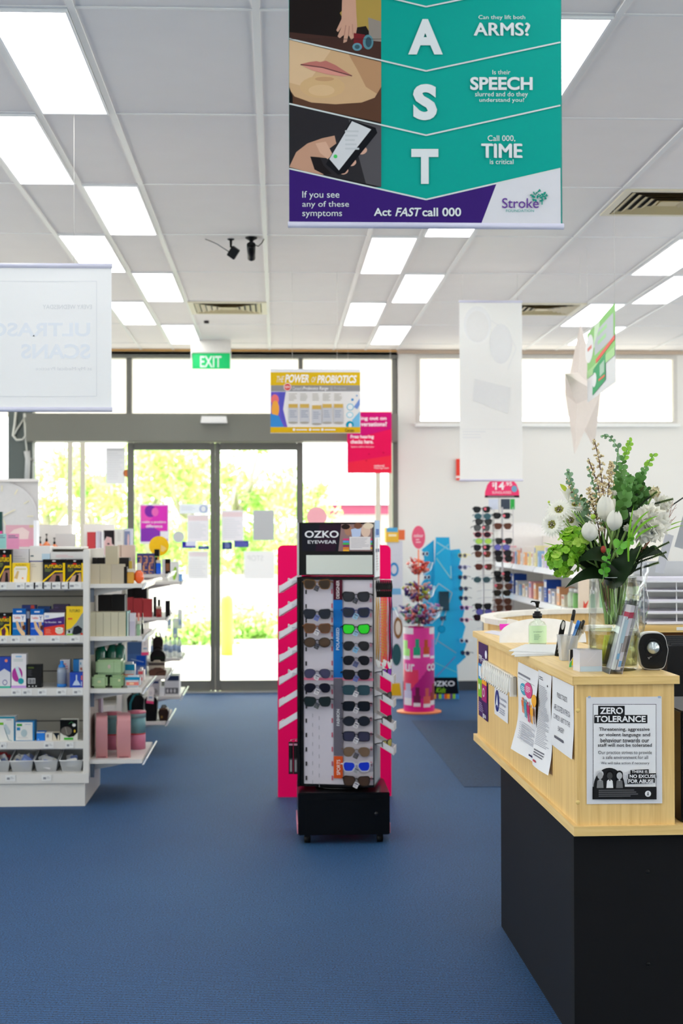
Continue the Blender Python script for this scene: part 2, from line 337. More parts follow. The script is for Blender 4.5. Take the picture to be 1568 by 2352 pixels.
def vent(x, row, label):
    t = thing('ceiling_vent', label, 'air vent', (x+.3, R0+1.2*row+.3, CZ), group='square ceiling air vents'); mb = MB()
    mb.box(-.29, .29, -.29, .29, -.002, 0, ventd); mb.build('backing', t)
    mb = MB(); o = .292
    for (a, b, c, d) in ((-o, o, -o, -o+.04), (-o, o, o-.04, o), (-o, -o+.04, -o+.04, o-.04), (o-.04, o, -o+.04, o-.04)): mb.box(a, b, c, d, -.012, 0, mat((226, 216, 190), .4))
    mb.build('frame', t)
    for k in range(5):
        a = .245-k*.042; b = a-.030; mb = MB()
        vs = [(-a, -a, -.012), (a, -a, -.012), (a, a, -.012), (-a, a, -.012), (-b, -b, -.001), (b, -b, -.001), (b, b, -.001), (-b, b, -.001)]
        vs += [(x_*1., y_*1., z_-.002) for x_, y_, z_ in vs]
        mb.add(vs, [(i, (i+1) % 4, (i+1) % 4+4, i+4) for i in range(4)] + [(i+8, i+12, (i+1) % 4+12, (i+1) % 4+8) for i in range(4)], ventm); mb.build('louvre', t)
    mb = MB(); mb.box(-.05, .05, -.05, .05, -.012, -.004, ventm); mb.build('centre_plate', t)
    return t
vent(1.734, 2, 'square reflection-tinted ceiling vent near the right edge, closest of the vents')
vent(-.666, 5, 'square reflection-tinted ceiling vent over the left aisle before the exit sign')
vent(1.734, 5, 'square reflection-tinted ceiling vent partly behind the tall white banner')
mb = MB(); mb.box(-.02, .02, -.02, .02, -.02, 0, mat((60, 50, 50), .5), .004); p = G(474, 737, CZ); mb.build('ceiling_sensor', loc=p, label='tiny dark sensor on the ceiling tile above the exit sign', cat='sensor')

# ---------------------------------------------------------------- outside
conc = mat((214, 208, 198), .8, ns=1.5, var=.05); asph = mat((176, 172, 168), .9, ns=3)
mb = MB(); mb.box(-30, 30, YW+.2, 19, -.06, -.01, conc); st(mb, 'ground_footpath')
mb = MB(); mb.box(-60, 60, 19, 90, -.14, -.08, asph); st(mb, 'ground_car_park')
awn = mat((176, 171, 164), .6, sub=.32, var=.02)
mb = MB(); n = 260; vs = []; fs = []
for i in range(n+1):
    xx = -7+15.5*i/n; dz = .022*math.sin(2*PI*i/4)
    vs += [(xx, YW+.16, 3.46+dz), (xx, YW+2.5, 2.78+dz)]
for i in range(n): fs.append((2*i, 2*i+1, 2*i+3, 2*i+2))
mb.add(vs, fs, awn); st(mb, 'trim_corrugated_awning')
pst = mat((168, 164, 160), .5)
for (a, lab) in ((161, 'left of the two slim grey posts outside the left pane'), (190, 'right of the two slim grey posts outside the left pane'), (868, 'slim grey post outside the right pane behind the pink poster'), (898, 'slim grey post outside next to the right shopfront frame')):
    q = A(a, 1222, 16); mb = MB(); mb.box(-.028, .028, -.028, .028, -.01, 2.75, pst, .005); mb.box(-.06, .06, -.06, .06, -.01, .01, pst); mb.build('awning_post', loc=(q.x, 16, 0), label=lab, cat='post', group='awning posts outside')
p = G(521, 1503); mb = MB(); mb.lathe([(.075, -.01), (.075, .62), (.07, .68), (.04, .72), (0, .73)], mat((250, 226, 90), .5), seg=20); mb.build('bollard', loc=(p.x, p.y, 0), label='yellow bollard on the footpath outside the right door', cat='bollard')
bt = thing('shop_building', 'pale building with maroon fascia across the car park', 'building', (8.5, 46, -.1))
mb = MB(); mb.box(-7, 12, 0, 8, 0, 3.0, mat((228, 214, 212), .7)); mb.build('wall', bt)
mb = MB(); mb.box(-7.3, 12.3, -.5, 8, 2.15, 2.45, mat((150, 60, 90), .6)); mb.build('fascia', bt)
mb = MB(); mb.add([(-7.5, -.6, 2.45), (12.5, -.6, 2.45), (12.5, 4, 3.6), (-7.5, 4, 3.6)], [(0, 1, 2, 3)], mat((196, 214, 232), .6)); mb.build('roof', bt)
mb = MB(); mb.box(-9, 9, 22.6, 22.8, -.14, .82, mat((232, 230, 226), .8)); st(mb, 'wall_car_park')
leafs = [mat(c, .5, sub=.5, var=.1) for c in ((200, 232, 136), (222, 240, 176), (168, 212, 112))]
bark = mat((176, 166, 150), .8, bump=.5)
def tree(label, x, y, h, rx, rz_, n, seed, name='tree', cat='tree'):
    rnd = random.Random(seed); t = thing(name, label, cat, (x, y, -.1), group='greenery across the car park')
    mb = MB(); top = h-rz_; br = [(0, 0, 0), (.05, .05, top*.5), (-.05, 0, top)]; mb.tube(br, [.12, .1, .07], bark)
    for k in range(6):
        a = rnd.uniform(0, 6.28); mb.tube([(-.05, 0, top*.8), (math.cos(a)*rx*.4, math.sin(a)*rx*.4, top+rz_*.1), (math.cos(a)*rx*.75, math.sin(a)*rx*.75, top+rz_*rnd.uniform(-.2, .5))], [.05, .035, .015], bark, 6)
    mb.build('trunk', t); mb = MB()
    cl = [(rnd.gauss(0, .45)*rx, rnd.gauss(0, .4)*rx, top+rnd.uniform(-.8, .9)*rz_, rnd.uniform(.25, .5)*rx) for _ in range(16)]
    for i in range(int(n*.62)):
        c = rnd.choice(cl); v = Vector((rnd.gauss(0, 1), rnd.gauss(0, 1), rnd.gauss(0, .8))).normalized()*c[3]*rnd.random()**.4; p = Vector(c[:3])+v
        a = Vector((rnd.gauss(0, 1), rnd.gauss(0, 1), rnd.gauss(0, 1))).normalized(); b = a.orthogonal().normalized(); s = rnd.uniform(.05, .1)
        mb.add([p-a*s, p+b*s*.5, p+a*s, p-b*s*.5], [(0, 1, 2, 3)], rnd.choice(leafs))
    mb.build('foliage', t)
TR = [('leafy tree seen through the left fixed pane beside the column', 112, 24, 2.9, .85, 1.0, 2200), ('small tree seen between the grey posts and the left door', 228, 27.5, 2.9, .85, 1.1, 2400),
      ('tree filling the left part of the left door glass', 335, 24.5, 3.5, .85, 1.5, 3000), ('tree behind the middle of the left door glass', 432, 29, 4.0, 1.15, 1.8, 3400),
      ('tall tree behind the upper left of the right door glass', 545, 24.5, 3.9, .85, 1.7, 3200), ('tree behind the right edge of the right door glass', 660, 28.5, 2.7, .9, 1.1, 2800),
      ('spreading tree far behind both doors', 500, 35, 4.6, 2.0, 1.9, 3600)]
for i, (lab, px, y, h, rx, rz_, n) in enumerate(TR): tree(lab, AX(px, y), y, h, rx, rz_, n, 11+i)
for i, (lab, px, y, h) in enumerate((('low yellow green shrub seen beneath the left door trees', 445, 20.5, .75), ('low shrub right of the yellow bollard', 575, 21.6, .7))):
    rnd = random.Random(i); q = A(px, 1222, y); mb = MB()
    for k in range(700):
        v = Vector((rnd.gauss(0, .22), rnd.gauss(0, .12), abs(rnd.gauss(0, .2)))); a = Vector((rnd.gauss(0, 1), rnd.gauss(0, 1), rnd.gauss(0, 1))).normalized(); b = a.orthogonal()
        mb.add([v-a*.05, v+b*.025, v+a*.05, v-b*.025], [(0, 1, 2, 3)], rnd.choice(leafs))
    mb.build('shrub', loc=(q.x, y, -.1), label=lab, cat='shrub')
# ---------------------------------------------------------------- service counter on the right
CT = 1.097
ca, cb = G(1316, 1554, CT), G(1086, 1449, CT); cdir = (cb-ca); clen = Vector((cdir.x, cdir.y)).length
crz = math.atan2(cdir.y, cdir.x)-PI/2; E0 = Vector((ca.x, ca.y, 0))    # counter frame: local +y runs along its side, +x to the right
CW = (A(1561, 1549, ca.y)-ca).x
ctr = thing('service_counter', 'pale maple service counter on a black plinth, with notices taped to it', 'counter', E0, crz)
L_ = clen; zl = 1.497-(1906-1224)*ca.y/F; zb = zl-.0265; th = .0225
mb = MB(); mb.slab([(0, 0), (CW, 0), (CW, L_-.12), (CW-.02, L_+.1), (.2, L_+.08), (0, L_)], CT-th, CT, WOODY)
mb.box(-.0015, CW, -.0015, .0, CT-th, CT-.0005, WOODH); mb.box(-.0015, 0, -.0015, L_, CT-th, CT-.0005, WOODY); mb.build('worktop', ctr)
mb = MB(); mb.box(.012, CW-.012, .012, .034, zl, CT-th, WOODV); mb.build('end_panel', ctr)
mb = MB(); mb.box(.012, .034, .036, L_-.03, zl, CT-th, WOODV); mb.build('side_panel', ctr)
mb = MB(); mb.box(.034, .1, L_-.05, L_-.02, zl, CT-th, WOODV); mb.box(.034, .3, L_-.03, L_-.01, zl, CT-th, WOODV); mb.build('rear_panel', ctr)
mb = MB(); mb.slab([(0, 0), (.9, 0), (.9, .2), (.3, .4), (.3, L_), (0, L_)], zb, zl, WOODY); mb.box(0, .9, -.0015, 0, zb, zl-.0005, WOODH); mb.build('ledge', ctr)
navy = mat((13, 18, 29), .7, ns=3, var=.06); dk = mat((11, 12, 15), .7, ns=3, var=.06)
mb = MB(); mb.box(.006, .9, .03, .06, 0, zb, dk); mb.build('plinth_front', ctr)
mb = MB(); mb.box(.055, .075, .06, 1.52, 0, zb, navy); mb.build('plinth_side', ctr)
mb = MB(); mb.box(.08, .28, 1.45, 1.52, 0, zb, navy); mb.build('plinth_rear', ctr)
for (px, py) in ((1333, 1633), (1333, 1845)):
    q = A(px, py, ca.y); mb = MB(); mb.M = Matrix.Rotation(PI/2, 4, 'X'); mb.ball((0, 0, 0), .0062, mat((226, 196, 120), .4), 12, .5); mb.build('screw_cap', ctr, loc=(q.x-ca.x-.005, .012, q.z))
for (px, py) in ((1488, 2003), (1489, 2215)):
    q = A(px, py, ca.y+.03); mb = MB(); mb.M = Matrix.Rotation(PI/2, 4, 'X'); mb.ball((0, 0, 0), .006, BLACK, 12, .5); mb.build('plinth_bolt', ctr, loc=(q.x-ca.x, .03, q.z))
M_ctr = Matrix.Translation(E0) @ Matrix.Rotation(crz, 4, 'Z')
# front notice
DK = (46, 46, 48); Yp = ca.y+.0105
zt = [('r', 1361, 1617, 1506.5, 1835, DK), ('r', 1362, 1618, 1505.5, 1834, (236, 236, 236)), ('r', 1360, 1807, 1507, 1836, DK),
      ('r', 1373, 1621, 1434, 1643, DK), ('r', 1364, 1642, 1486, 1661, DK), ('t', 'ZERO', 1377, 1624.5, 1430, 1640, (238, 238, 238), .03), ('t', 'TOLERANCE', 1366, 1644, 1482, 1658.5, (238, 238, 238), .03),
      ('l', [(1415, 1626), (1426, 1638)], .0018, DK), ('l', [(1379, 1647), (1388, 1656)], .0018, DK),
      ('t', 'Threatening, aggressive', 1375, 1670.5, 1491, 1681, DK), ('t', 'or violent language and', 1375, 1683, 1492, 1693.5, DK), ('t', 'behaviour towards our', 1378, 1695, 1490, 1705, DK), ('t', 'staff will not be tolerated', 1372, 1707, 1496, 1715, DK),
      ('t', 'Our practice strives to provide', 1373, 1724, 1496, 1734, DK, 0), ('t', 'a safe environment for all', 1383, 1735, 1487, 1743, DK, 0), ('t', 'We will take action if necessary', 1379, 1749, 1490, 1757, DK, 0),
      ('p', [(1362+36-36*math.cos(PI*i/16), 1808-45*math.sin(PI*i/16)) for i in range(17)], DK)]
for (cx, hair, face, body) in ((1377, (205, 205, 205), (170, 170, 170), (130, 130, 130)), (1399, (28, 28, 28), (70, 70, 70), (235, 235, 235)), (1421, (30, 30, 30), (190, 190, 190), (110, 110, 110))):
    zt += [('e', cx, 1777, 8, 8, hair)] + ([('r', cx-8, 1777, cx+8, 1792, hair)] if cx > 1410 else []) + [('e', cx, 1781, 6.5, 8, face), ('p', [(cx-8, 1811), (cx-6.5, 1793), (cx-3, 1790), (cx+3, 1790), (cx+6.5, 1793), (cx+8, 1811)], body), ('r', cx-1.6, 1787, cx+1.6, 1793, face)]
zt += [('r', 1362, 1809, 1506, 1835, DK), ('p', [(1446, 1768), (1488, 1766), (1488, 1775), (1446, 1777)], DK), ('p', [(1441, 1777), (1505, 1775), (1506, 1786), (1441, 1788)], DK), ('p', [(1439, 1789), (1502, 1786), (1502, 1797), (1439, 1800)], DK),
       ('t', 'THERE IS', 1449, 1768.5, 1485, 1774.5, (235, 235, 235), .02), ('t', 'NO EXCUSE', 1444, 1778, 1504, 1786, (235, 235, 235), .03), ('t', 'FOR ABUSE', 1441, 1789, 1499, 1797.5, (235, 235, 235), .03),
       ('L', 1373, 1813, 1471, 1831, 4, (80, 80, 82)), ('e', 1486, 1822, 7, 7, (236, 236, 236)), ('t', 'A', 1483.5, 1817, 1488.5, 1827, DK, .02),
       ('p', [(1349, 1598), (1355, 1598), (1354, 1603), (1348, 1603)], (170, 185, 205)), ('p', [(1508, 1598), (1515, 1598), (1516, 1603), (1509, 1603)], (170, 185, 205))]
def wavy(mb, w_, h_, base, amp, ph, n=14, ax=0):
    vs = []; fs = []
    for i in range(n+1):
        for j in range(n+1):
            u, v = i/n, j/n; vs.append((u*w_, -.0015-amp*(1-v)*(1+math.sin(ph+v*5+u*2))*.5, v*h_))
    for i in range(n):
        for j in range(n): a = i*(n+1)+j; fs.append((a, a+n+1, a+n+2, a+1))
    mb.add(vs, fs, base, True)
sheet('notice', 'black and white zero tolerance notice taped to the end of the counter', 'notice', 1347, 1600, 1519, 1847, Yp, mat((226, 226, 228), .35, var=.01), zt, .0006)
# side notices: local x runs towards the camera, facing the aisle
SR = crz-PI/2
def side_sheet(name, label, cat, d0, d1, z1, h_, ds, base=None, amp=.012, ph=0, off=.0):
    # d0/d1: distance from the counter's front corner along its side
    w_ = d1-d0; o = M_ctr @ Vector((.0118-off, d1, z1-h_)); mb = MB(); base = base or mat((232, 232, 234), .4, var=.01)
    f = lambda u, v: -.0015-amp*(v)*(1+math.sin(ph+(1-v)*5+u*2))*.5
    n = 12; vs = []; fs = []
    for i in range(n+1):
        for j in range(n+1): u, v = i/n, j/n; vs.append((u*w_, f(u, v), (1-v)*h_)); 
    for i in range(n):
        for j in range(n): a = i*(n+1)+j; fs.append((a, a+1, a+n+2, a+n+1))
    mb.add(vs, fs, base, True); k0 = len(mb.v)
    mb.deco(ds, lambda u, v: (u*w_, (1-v)*h_), -.0011)
    for k in range(k0, len(mb.v)):
        v = mb.v[k]; v.y += f(v.x/w_, 1-v.z/h_)
    return mb.build(name, loc=o, rz=SR, label=label, cat=cat, group='notices taped to the counter side')
def sd(px, z):   # distance along counter side of the pixel column px (at height z)
    d = ray(px, 1500); o = M_ctr.inverted() @ EYE; dd = (M_ctr.inverted().to_3x3()) @ d; t = (.012-o.x)/dd.x; return o.y+dd.y*t
def sz(px, py):  # height on the counter side face
    d = ray(px, py); o = M_ctr.inverted() @ EYE; dd = (M_ctr.inverted().to_3x3()) @ d; t = (.012-o.x)/dd.x; return o.z+dd.z*t
GT = (90, 90, 100); top = CT-th-.004
def ss(name, label, cat, pxl, pxr, pyt, pyb, ds, **k):      # far edge, near edge, top/bottom read at the near edge
    z1 = min(top, sz(pxr, pyt)); return side_sheet(name, label, cat, sd(pxr, 1), sd(pxl, 1), z1, z1-sz(pxr, pyb), ds, **k)
ss('notice', 'white typed notice about the public toilets, nearest the counter corner', 'notice', 1269, 1318, 1576, 1744,
   [('t', 'PUBLIC TOILETS', .25, .2, .72, .27, (40, 40, 50), 0), ('t', 'ARE LOCATED IN THE IGA', .12, .38, .85, .46, GT, 0), ('t', 'COMPLEX, NEXT TO THE', .12, .52, .85, .6, GT, 0), ('t', 'BAKERY', .36, .66, .62, .73, GT, 0), ('L', .2, .82, .85, .9, 1, (90, 90, 100))], amp=.006)
ss('letter', 'long white typed letter hanging beside the balloon poster', 'letter', 1237, 1268, 1553, 1780, [('L', .1, .06, .5, .1, 2, GT), ('e', .75, .12, .03, .012, DK), ('L', .08, .15, .85, .78, 36, (172, 172, 180)), ('L', .1, .82, .7, .9, 3, GT), ('r', .1, .93, .3, .95, (190, 60, 80))], amp=.022, ph=1)
bal = [('L', .05, .11, .95, .16, 1, (120, 120, 130)), ('l', [(.02, .165), (.9, .165)], .001, GT), ('e', .35, .27, .17, .065, (70, 160, 185)), ('e', .62, .25, .2, .085, (214, 70, 130)), ('e', .93, .32, .12, .065, (238, 170, 50)), ('L', .5, .21, .74, .28, 4, (240, 220, 230)), ('L', .25, .24, .45, .3, 3, (220, 240, 245))]
for (x_, c, hh) in ((.32, (230, 120, 60), .14), (.48, (70, 150, 170), .17), (.68, (190, 30, 90), .19), (.9, (238, 165, 40), .17)):
    bal += [('e', x_, .38, .045, .016, c), ('r', x_-.08, .4, x_+.08, .4+hh*.5, c), ('r', x_-.06, .4+hh*.5, x_-.01, .4+hh, c), ('r', x_+.01, .4+hh*.5, x_+.06, .4+hh, c)]
bal += [('L', .2, .65, .95, .85, 8, (186, 186, 194)), ('r', .7, .93, .95, .95, (40, 40, 80))]
ss('poster', 'curling white poster with coloured balloons and people figures', 'poster', 1191, 1238, 1543, 1757, bal, amp=.03, ph=2.2)
ss('sticker', 'small white sticker with a blue oval emblem under the cable rack', 'sticker', 1136, 1167, 1597, 1662, [('e', .22, .45, .16, .4, (34, 48, 120)), ('p', [(.13, .68), (.22, .2), (.31, .68), (.25, .6), (.19, .6)], (225, 230, 240)), ('t', 'Proudly AGPAL', .42, .22, .95, .34, (60, 70, 110), 0), ('t', 'accredited', .42, .4, .85, .5, (60, 70, 110), 0), ('L', .42, .62, .95, .85, 3, (150, 155, 175))], amp=.001)
ss('poster', 'dark purple poster with blue, orange, green and magenta tiles at the far end', 'poster', 1100, 1121, 1483, 1658,
   [('r', 0, 0, 1, 1, (62, 34, 92)), ('e', .83, .13, .11, .055, (235, 235, 245)), ('t', 'my', .05, .17, .4, .26, (240, 240, 245), .02), ('L', .4, .2, .9, .25, 2, (200, 190, 220)), ('r', 0, .29, .42, .5, (40, 140, 200)), ('r', .42, .29, .92, .54, (240, 160, 40)), ('r', 0, .5, .42, .74, (130, 190, 50)), ('r', .42, .54, .95, .76, (170, 30, 110)),
    ('r', .12, .32, .3, .46, (230, 240, 250)), ('r', .55, .34, .78, .36, (250, 230, 200)), ('r', .55, .39, .78, .41, (250, 230, 200)), ('r', .55, .44, .78, .46, (250, 230, 200)), ('e', .2, .6, .09, .04, (230, 245, 220)), ('e', .68, .64, .12, .06, (235, 200, 220)), ('e', .68, .64, .08, .04, (170, 30, 110)), ('L', .1, .8, .7, .93, 5, (150, 130, 180)), ('t', 'gpa', .6, .92, .95, .98, (240, 240, 245), .01)], amp=0)
# rack of white charging cables
d0, d1 = sd(1187, 1), sd(1118, 1); z1_, z0_ = sz(1187, 1555), sz(1187, 1600)
rk = thing('cable_rack', 'white rack of looped white cables on the counter side', 'cable rack', M_ctr @ Vector((.010, d1, z0_)), SR)
W_ = d1-d0; H_ = z1_-z0_; mb = MB(); mb.box(0, W_, -.012, 0, H_*.1, H_, WHITE); mb.box(W_-.012, W_, -.022, 0, 0, H_, WHITE); mb.build('rail', rk)
for k in range(15):
    x_ = W_*(.03+.93*k/15); mb = MB(); r_ = random.Random(k); a = r_.uniform(.015, .028)
    mb.tube([(x_, -.014, H_*.98), (x_-a*.6, -.02, H_*.6), (x_-a*.7, -.022, H_*.15), (x_, -.024, H_*.0), (x_+a*.8, -.022, H_*.12), (x_+a*.7, -.02, H_*.6), (x_+.004, -.016, H_*.96)], .0026, mat((232, 230, 224), .5, var=0), 6); mb.build('looped_cable', rk)
# far: curved reception shell behind the counter
def arc(cx, cy, r, a0, a1, n): return [(cx+r*math.cos(a0+(a1-a0)*i/n), cy+r*math.sin(a0+(a1-a0)*i/n)) for i in range(n+1)]
p1, p2, p3 = A(1150, 1432, 6.7), A(1240, 1409, 7.6), A(1345, 1440, 6.3)
def circ(a, b, c):
    ax, ay, bx, by, cx_, cy_ = a.x, a.y, b.x, b.y, c.x, c.y; d = 2*(ax*(by-cy_)+bx*(cy_-ay)+cx_*(ay-by))
    ux = ((ax*ax+ay*ay)*(by-cy_)+(bx*bx+by*by)*(cy_-ay)+(cx_*cx_+cy_*cy_)*(ay-by))/d; uy = ((ax*ax+ay*ay)*(cx_-bx)+(bx*bx+by*by)*(ax-cx_)+(cx_*cx_+cy_*cy_)*(bx-ax))/d
    return ux, uy, math.hypot(ax-ux, ay-uy)
ux, uy, ur = circ(p1, p2, p3); a0 = math.atan2(p1.y-uy, p1.x-ux); a1 = math.atan2(p3.y-uy, p3.x-ux)
if a0 < a1: a0 += 2*PI
t = thing('reception_desk', 'curved maple reception desk with a white rim behind the counter', 'desk', (ux, uy, 0))
mb = MB(); o_ = arc(0, 0, ur, a0, a1, 24); i_ = arc(0, 0, ur-.03, a1, a0, 24); mb.slab(o_+i_, .8, 1.06, WOODV); mb.build('shell', t)
mb = MB(); o_ = arc(0, 0, ur-.05, a0+(a1-a0)*.55, a1, 12); i_ = arc(0, 0, ur-.3, a1, a0+(a1-a0)*.55, 12); mb.slab(o_+i_, 0, .8, mat((22, 27, 38), .5)); mb.slab(o_+arc(0, 0, ur-.03, a1, a0+(a1-a0)*.55, 12), .78, .8, WOODV); mb.build('plinth', t)
mb = MB(); o_ = arc(0, 0, ur+.015, a0, a1, 24); i_ = arc(0, 0, ur-.045, a1, a0, 24); mb.slab(o_+i_, 1.06, 1.085, mat((240, 236, 226), .4)); mb.build('rim', t)
# ---------------------------------------------------------------- sunglasses
ORD = ['top', 'second', 'third', 'fourth', 'fifth', 'sixth', 'seventh', 'eighth', 'ninth', 'tenth', 'eleventh', 'twelfth', 'thirteenth', 'fourteenth', 'fifteenth', 'sixteenth']
def lens_pts(shape, cx, s, rx, rz, n=16):
    out = []
    for k in range(n):
        a = 2*PI*k/n; c, q = math.cos(a), math.sin(a); e = {'round': 1.0, 'way': .62, 'square': .5, 'aviator': .8}[shape]
        x = math.copysign(abs(c)**e, c)*rx; z = math.copysign(abs(q)**e, q)*rz
        if shape in ('way', 'aviator') and z < 0: x = x*.82+s*.002
        if shape == 'way' and z > 0: z += max(0, s*x)*.14
        if shape == 'aviator' and z < 0: x += s*.002; z *= 1.1
        out.append((cx+x, z))
    return out
_gl = {}
def glasses(label, group, fc, lc, shape, loc, rz=0, tagc=None, sc_=1, metal=False, lodn=16, style_parts=True, rot=None):
    key = (fc, lc, shape, tagc, metal, lodn)
    if key in _gl: return dup(_gl[key], loc, rz, label, group, sc_, rot)
    t = thing('sunglasses', label, 'sunglasses', loc, rz, group, rot); t.scale = (sc_,)*3
    fm = mat(fc, .25 if not metal else .3, 1 if metal else 0, var=0); lm = mat(lc, .12, 0, var=0, coat=.25)
    rx, rz_ = .0262, .0202; n = lodn
    fr = MB(); th_ = .0016 if metal else .0038
    for s in (-1, 1):
        i_ = lens_pts(shape, s*.0348, s, rx, rz_, n); o_ = lens_pts(shape, s*.0348, s, rx+th_, rz_+th_, n)
        vs = [(x, -.002, z) for x, z in i_]+[(x, -.002, z) for x, z in o_]+[(x, .002, z) for x, z in i_]+[(x, .002, z) for x, z in o_]; fs = []
        for k in range(n):
            j = (k+1) % n; fs += [(k, n+k, n+j, j), (2*n+k, 2*n+j, 3*n+j, 3*n+k), (n+k, 3*n+k, 3*n+j, n+j), (k, j, 2*n+j, 2*n+k)]
        fr.add(vs, fs, fm)
    fr.tube([(-.0095, 0, .008), (0, -.001, .0115), (.0095, 0, .008)], .0016 if metal else .0026, fm, 6); fr.build('frame', t)
    for s in (-1, 1):
        mb = MB(); P = lens_pts(shape, s*.0348, s, rx, rz_, n); mb.prism(P, -.0012, .0008, lm); mb.build('lens', t)
    for s in (-1, 1):
        mb = MB(); mb.tube([(s*.063, 0, .013), (s*.069, .006, .013), (s*.072, .028, .009), (s*.071, .05, .002)], .0018 if metal else .003, fm, 6); mb.build('temple', t)
    if tagc:
        mb = MB(); mb.M = Matrix.Translation((.002, -.006, -.010)) @ Matrix.Rotation(.45, 4, 'Y'); mb.box(-.011, .011, -.0004, .0004, -.022, .004, mat(tagc, .5, var=0))
        mb.deco([('r', .1, .15, .9, .35, (90, 90, 110)), ('L', .15, .45, .85, .9, 3, (120, 120, 130))], lambda u, v: (-.011+.022*u, .004-.026*v), -.0008); mb.build('price_tag', t)
    _gl[key] = t; return t
# ---------------------------------------------------------------- main sunglasses spinner
YS = 6.98
bz0, bz1 = AZ(1918, 6.95, 788), AZ(1821, 6.95, 788); bx0, bx1 = AX(683, 6.95), AX(893, 6.95); bc = (bx0+bx1)/2; bw = (bx1-bx0)/2
sp = thing('spinner_display', 'tall black floor spinner of sunglasses with mirror and header', 'display stand', (bc, 7.15, 0))
gb = mat((12, 12, 14), .28, var=0)
mb = MB(); mb.box(-bw, bw, -.2, .2, bz0, bz1, gb, .004); mb.build('cabinet', sp)
mb = MB(); mb.box(-bw+.035, bw-.04, -.204, -.2, bz0+.03, bz1-.03, gb, .002); dr = mb.build('door', sp)
mb = MB(); mb.M = Matrix.Rotation(PI/2, 4, 'X'); mb.lathe([(.009, 0), (.009, .006), (.004, .008)], mat((60, 60, 62), .3, .8), seg=12); mb.build('lock', dr, loc=(bw-.065, -.204, (bz0+bz1)/2))
for s in (-1, 1):
    mb = MB(); mb.box(s*bw-.004, s*bw+.004, -.18, .18, bz0+.004, bz0+.05, mat((240, 150, 170), .5)); mb.build('side_sticker', sp)
for x_ in (-1, 1):
    for y_ in (-1, 1):
        mb = MB(); cx, cy = x_*(bw-.045), y_*.155; mb.box(cx-.014, cx+.014, cy-.02, cy+.02, bz0-.014, bz0, BLACK)
        mb.M = Matrix.Translation((cx, cy, .022)) @ Matrix.Rotation(PI/2, 4, 'Y'); mb.lathe([(.006, -.016), (.022, -.014), (.022, .014), (.006, .016)], mat((20, 20, 20), .5), seg=18); mb.build('castor', sp)
mb = MB(); mb.lathe([(.13, bz1), (.135, bz1+.008), (.09, bz1+.012), (.04, bz1+.03)], gb, seg=32); mb.build('turntable', sp)
RZ = -math.radians(11); Wd, Dp = .374, .25
tw = MB(); MT = Matrix.Rotation(RZ, 4, 'Z'); CX = AX(776, YS)-bc
def tx(px): return (px-775.5)*Wd/175
def tz(py): return AZ(py, 7.02, 775)
TO = Matrix.Translation((bc+CX+.012, 7.15, 0)) @ MT
hz0, hz1, hm = tz(1322), tz(1200), tz(1270)
tw.M = Matrix.Translation((CX+.012, 0, 0)) @ MT
fw = Wd/2; pz0, pz1 = tz(1808), tz(1326)
tw.box(-fw, -fw+.03, -Dp/2, Dp/2, pz0, pz1, gb); tw.box(-fw, fw, -Dp/2, Dp/2, pz0, pz0+.012, gb); tw.box(fw-.004, fw, -Dp/2, -Dp/2+.012, pz0, pz1, gb); tw.box(-fw, fw, -Dp/2-.006, Dp/2, pz1-.012, pz1, gb)
tw.box(-fw, -fw+.012, -Dp/2-.012, -Dp/2, pz0, pz1, gb); tower = tw.build('tower_frame', sp)
PT = lambda: None
def T(mb): mb.M = Matrix.Translation((CX+.012, 0, 0)) @ MT; return mb
mb = T(MB()); pw = mat((206, 200, 210), .4, ns=6, var=.02); mb.box(-fw+.03, fw-.004, -Dp/2+.004, Dp/2-.01, pz0+.012, pz1-.012, pw)
mb.M = mb.M @ Matrix.Translation((0, -Dp/2+.004, 0)); D = []
for py in range(1355, 1800, 33): D += [('r', 706, py, 709.5, py+10, (30, 30, 32)), ('r', 766, py-2, 769, py+9, (190, 90, 110))]
for py in range(1640, 1795, 22): D += [('r', 722, py, 723, py+9, (140, 140, 150)), ('r', 737, py+6, 738, py+15, (140, 140, 150))]
for py in range(1340, 1800, 34): D += [('r', 855, py, 858.5, py+9, (220, 150, 170))]
D += [('r', 703, 1557, 862, 1563, (236, 130, 160))]
D += [('r', 771, 1331, 792, 1378, (78, 22, 40)), ('r', 771, 1378, 792, 1557, (24, 112, 190)), ('r', 771, 1558, 792, 1736, (104, 100, 112)), ('r', 771, 1737, 792, 1788, (214, 84, 34)),
      ('tv', 'DESIGNER', 778, 1333, 785, 1375, (240, 230, 232)), ('tv', 'POLARISED', 777.5, 1442, 784.5, 1493, (225, 240, 250)), ('tv', 'FASHION', 778, 1629, 785, 1667, (230, 230, 235)), ('tv', 'SPORTS', 778, 1745, 786, 1780, (250, 235, 225))]
mb.deco(D, lambda u, v: (tx(u), tz(v))); mb.build('front_panel', sp)
mb = T(MB()); mb.box(-fw, fw, -Dp/2-.004, Dp/2, hm, hz1, gb, .004); mb.M = mb.M @ Matrix.Translation((0, -Dp/2-.004, 0))
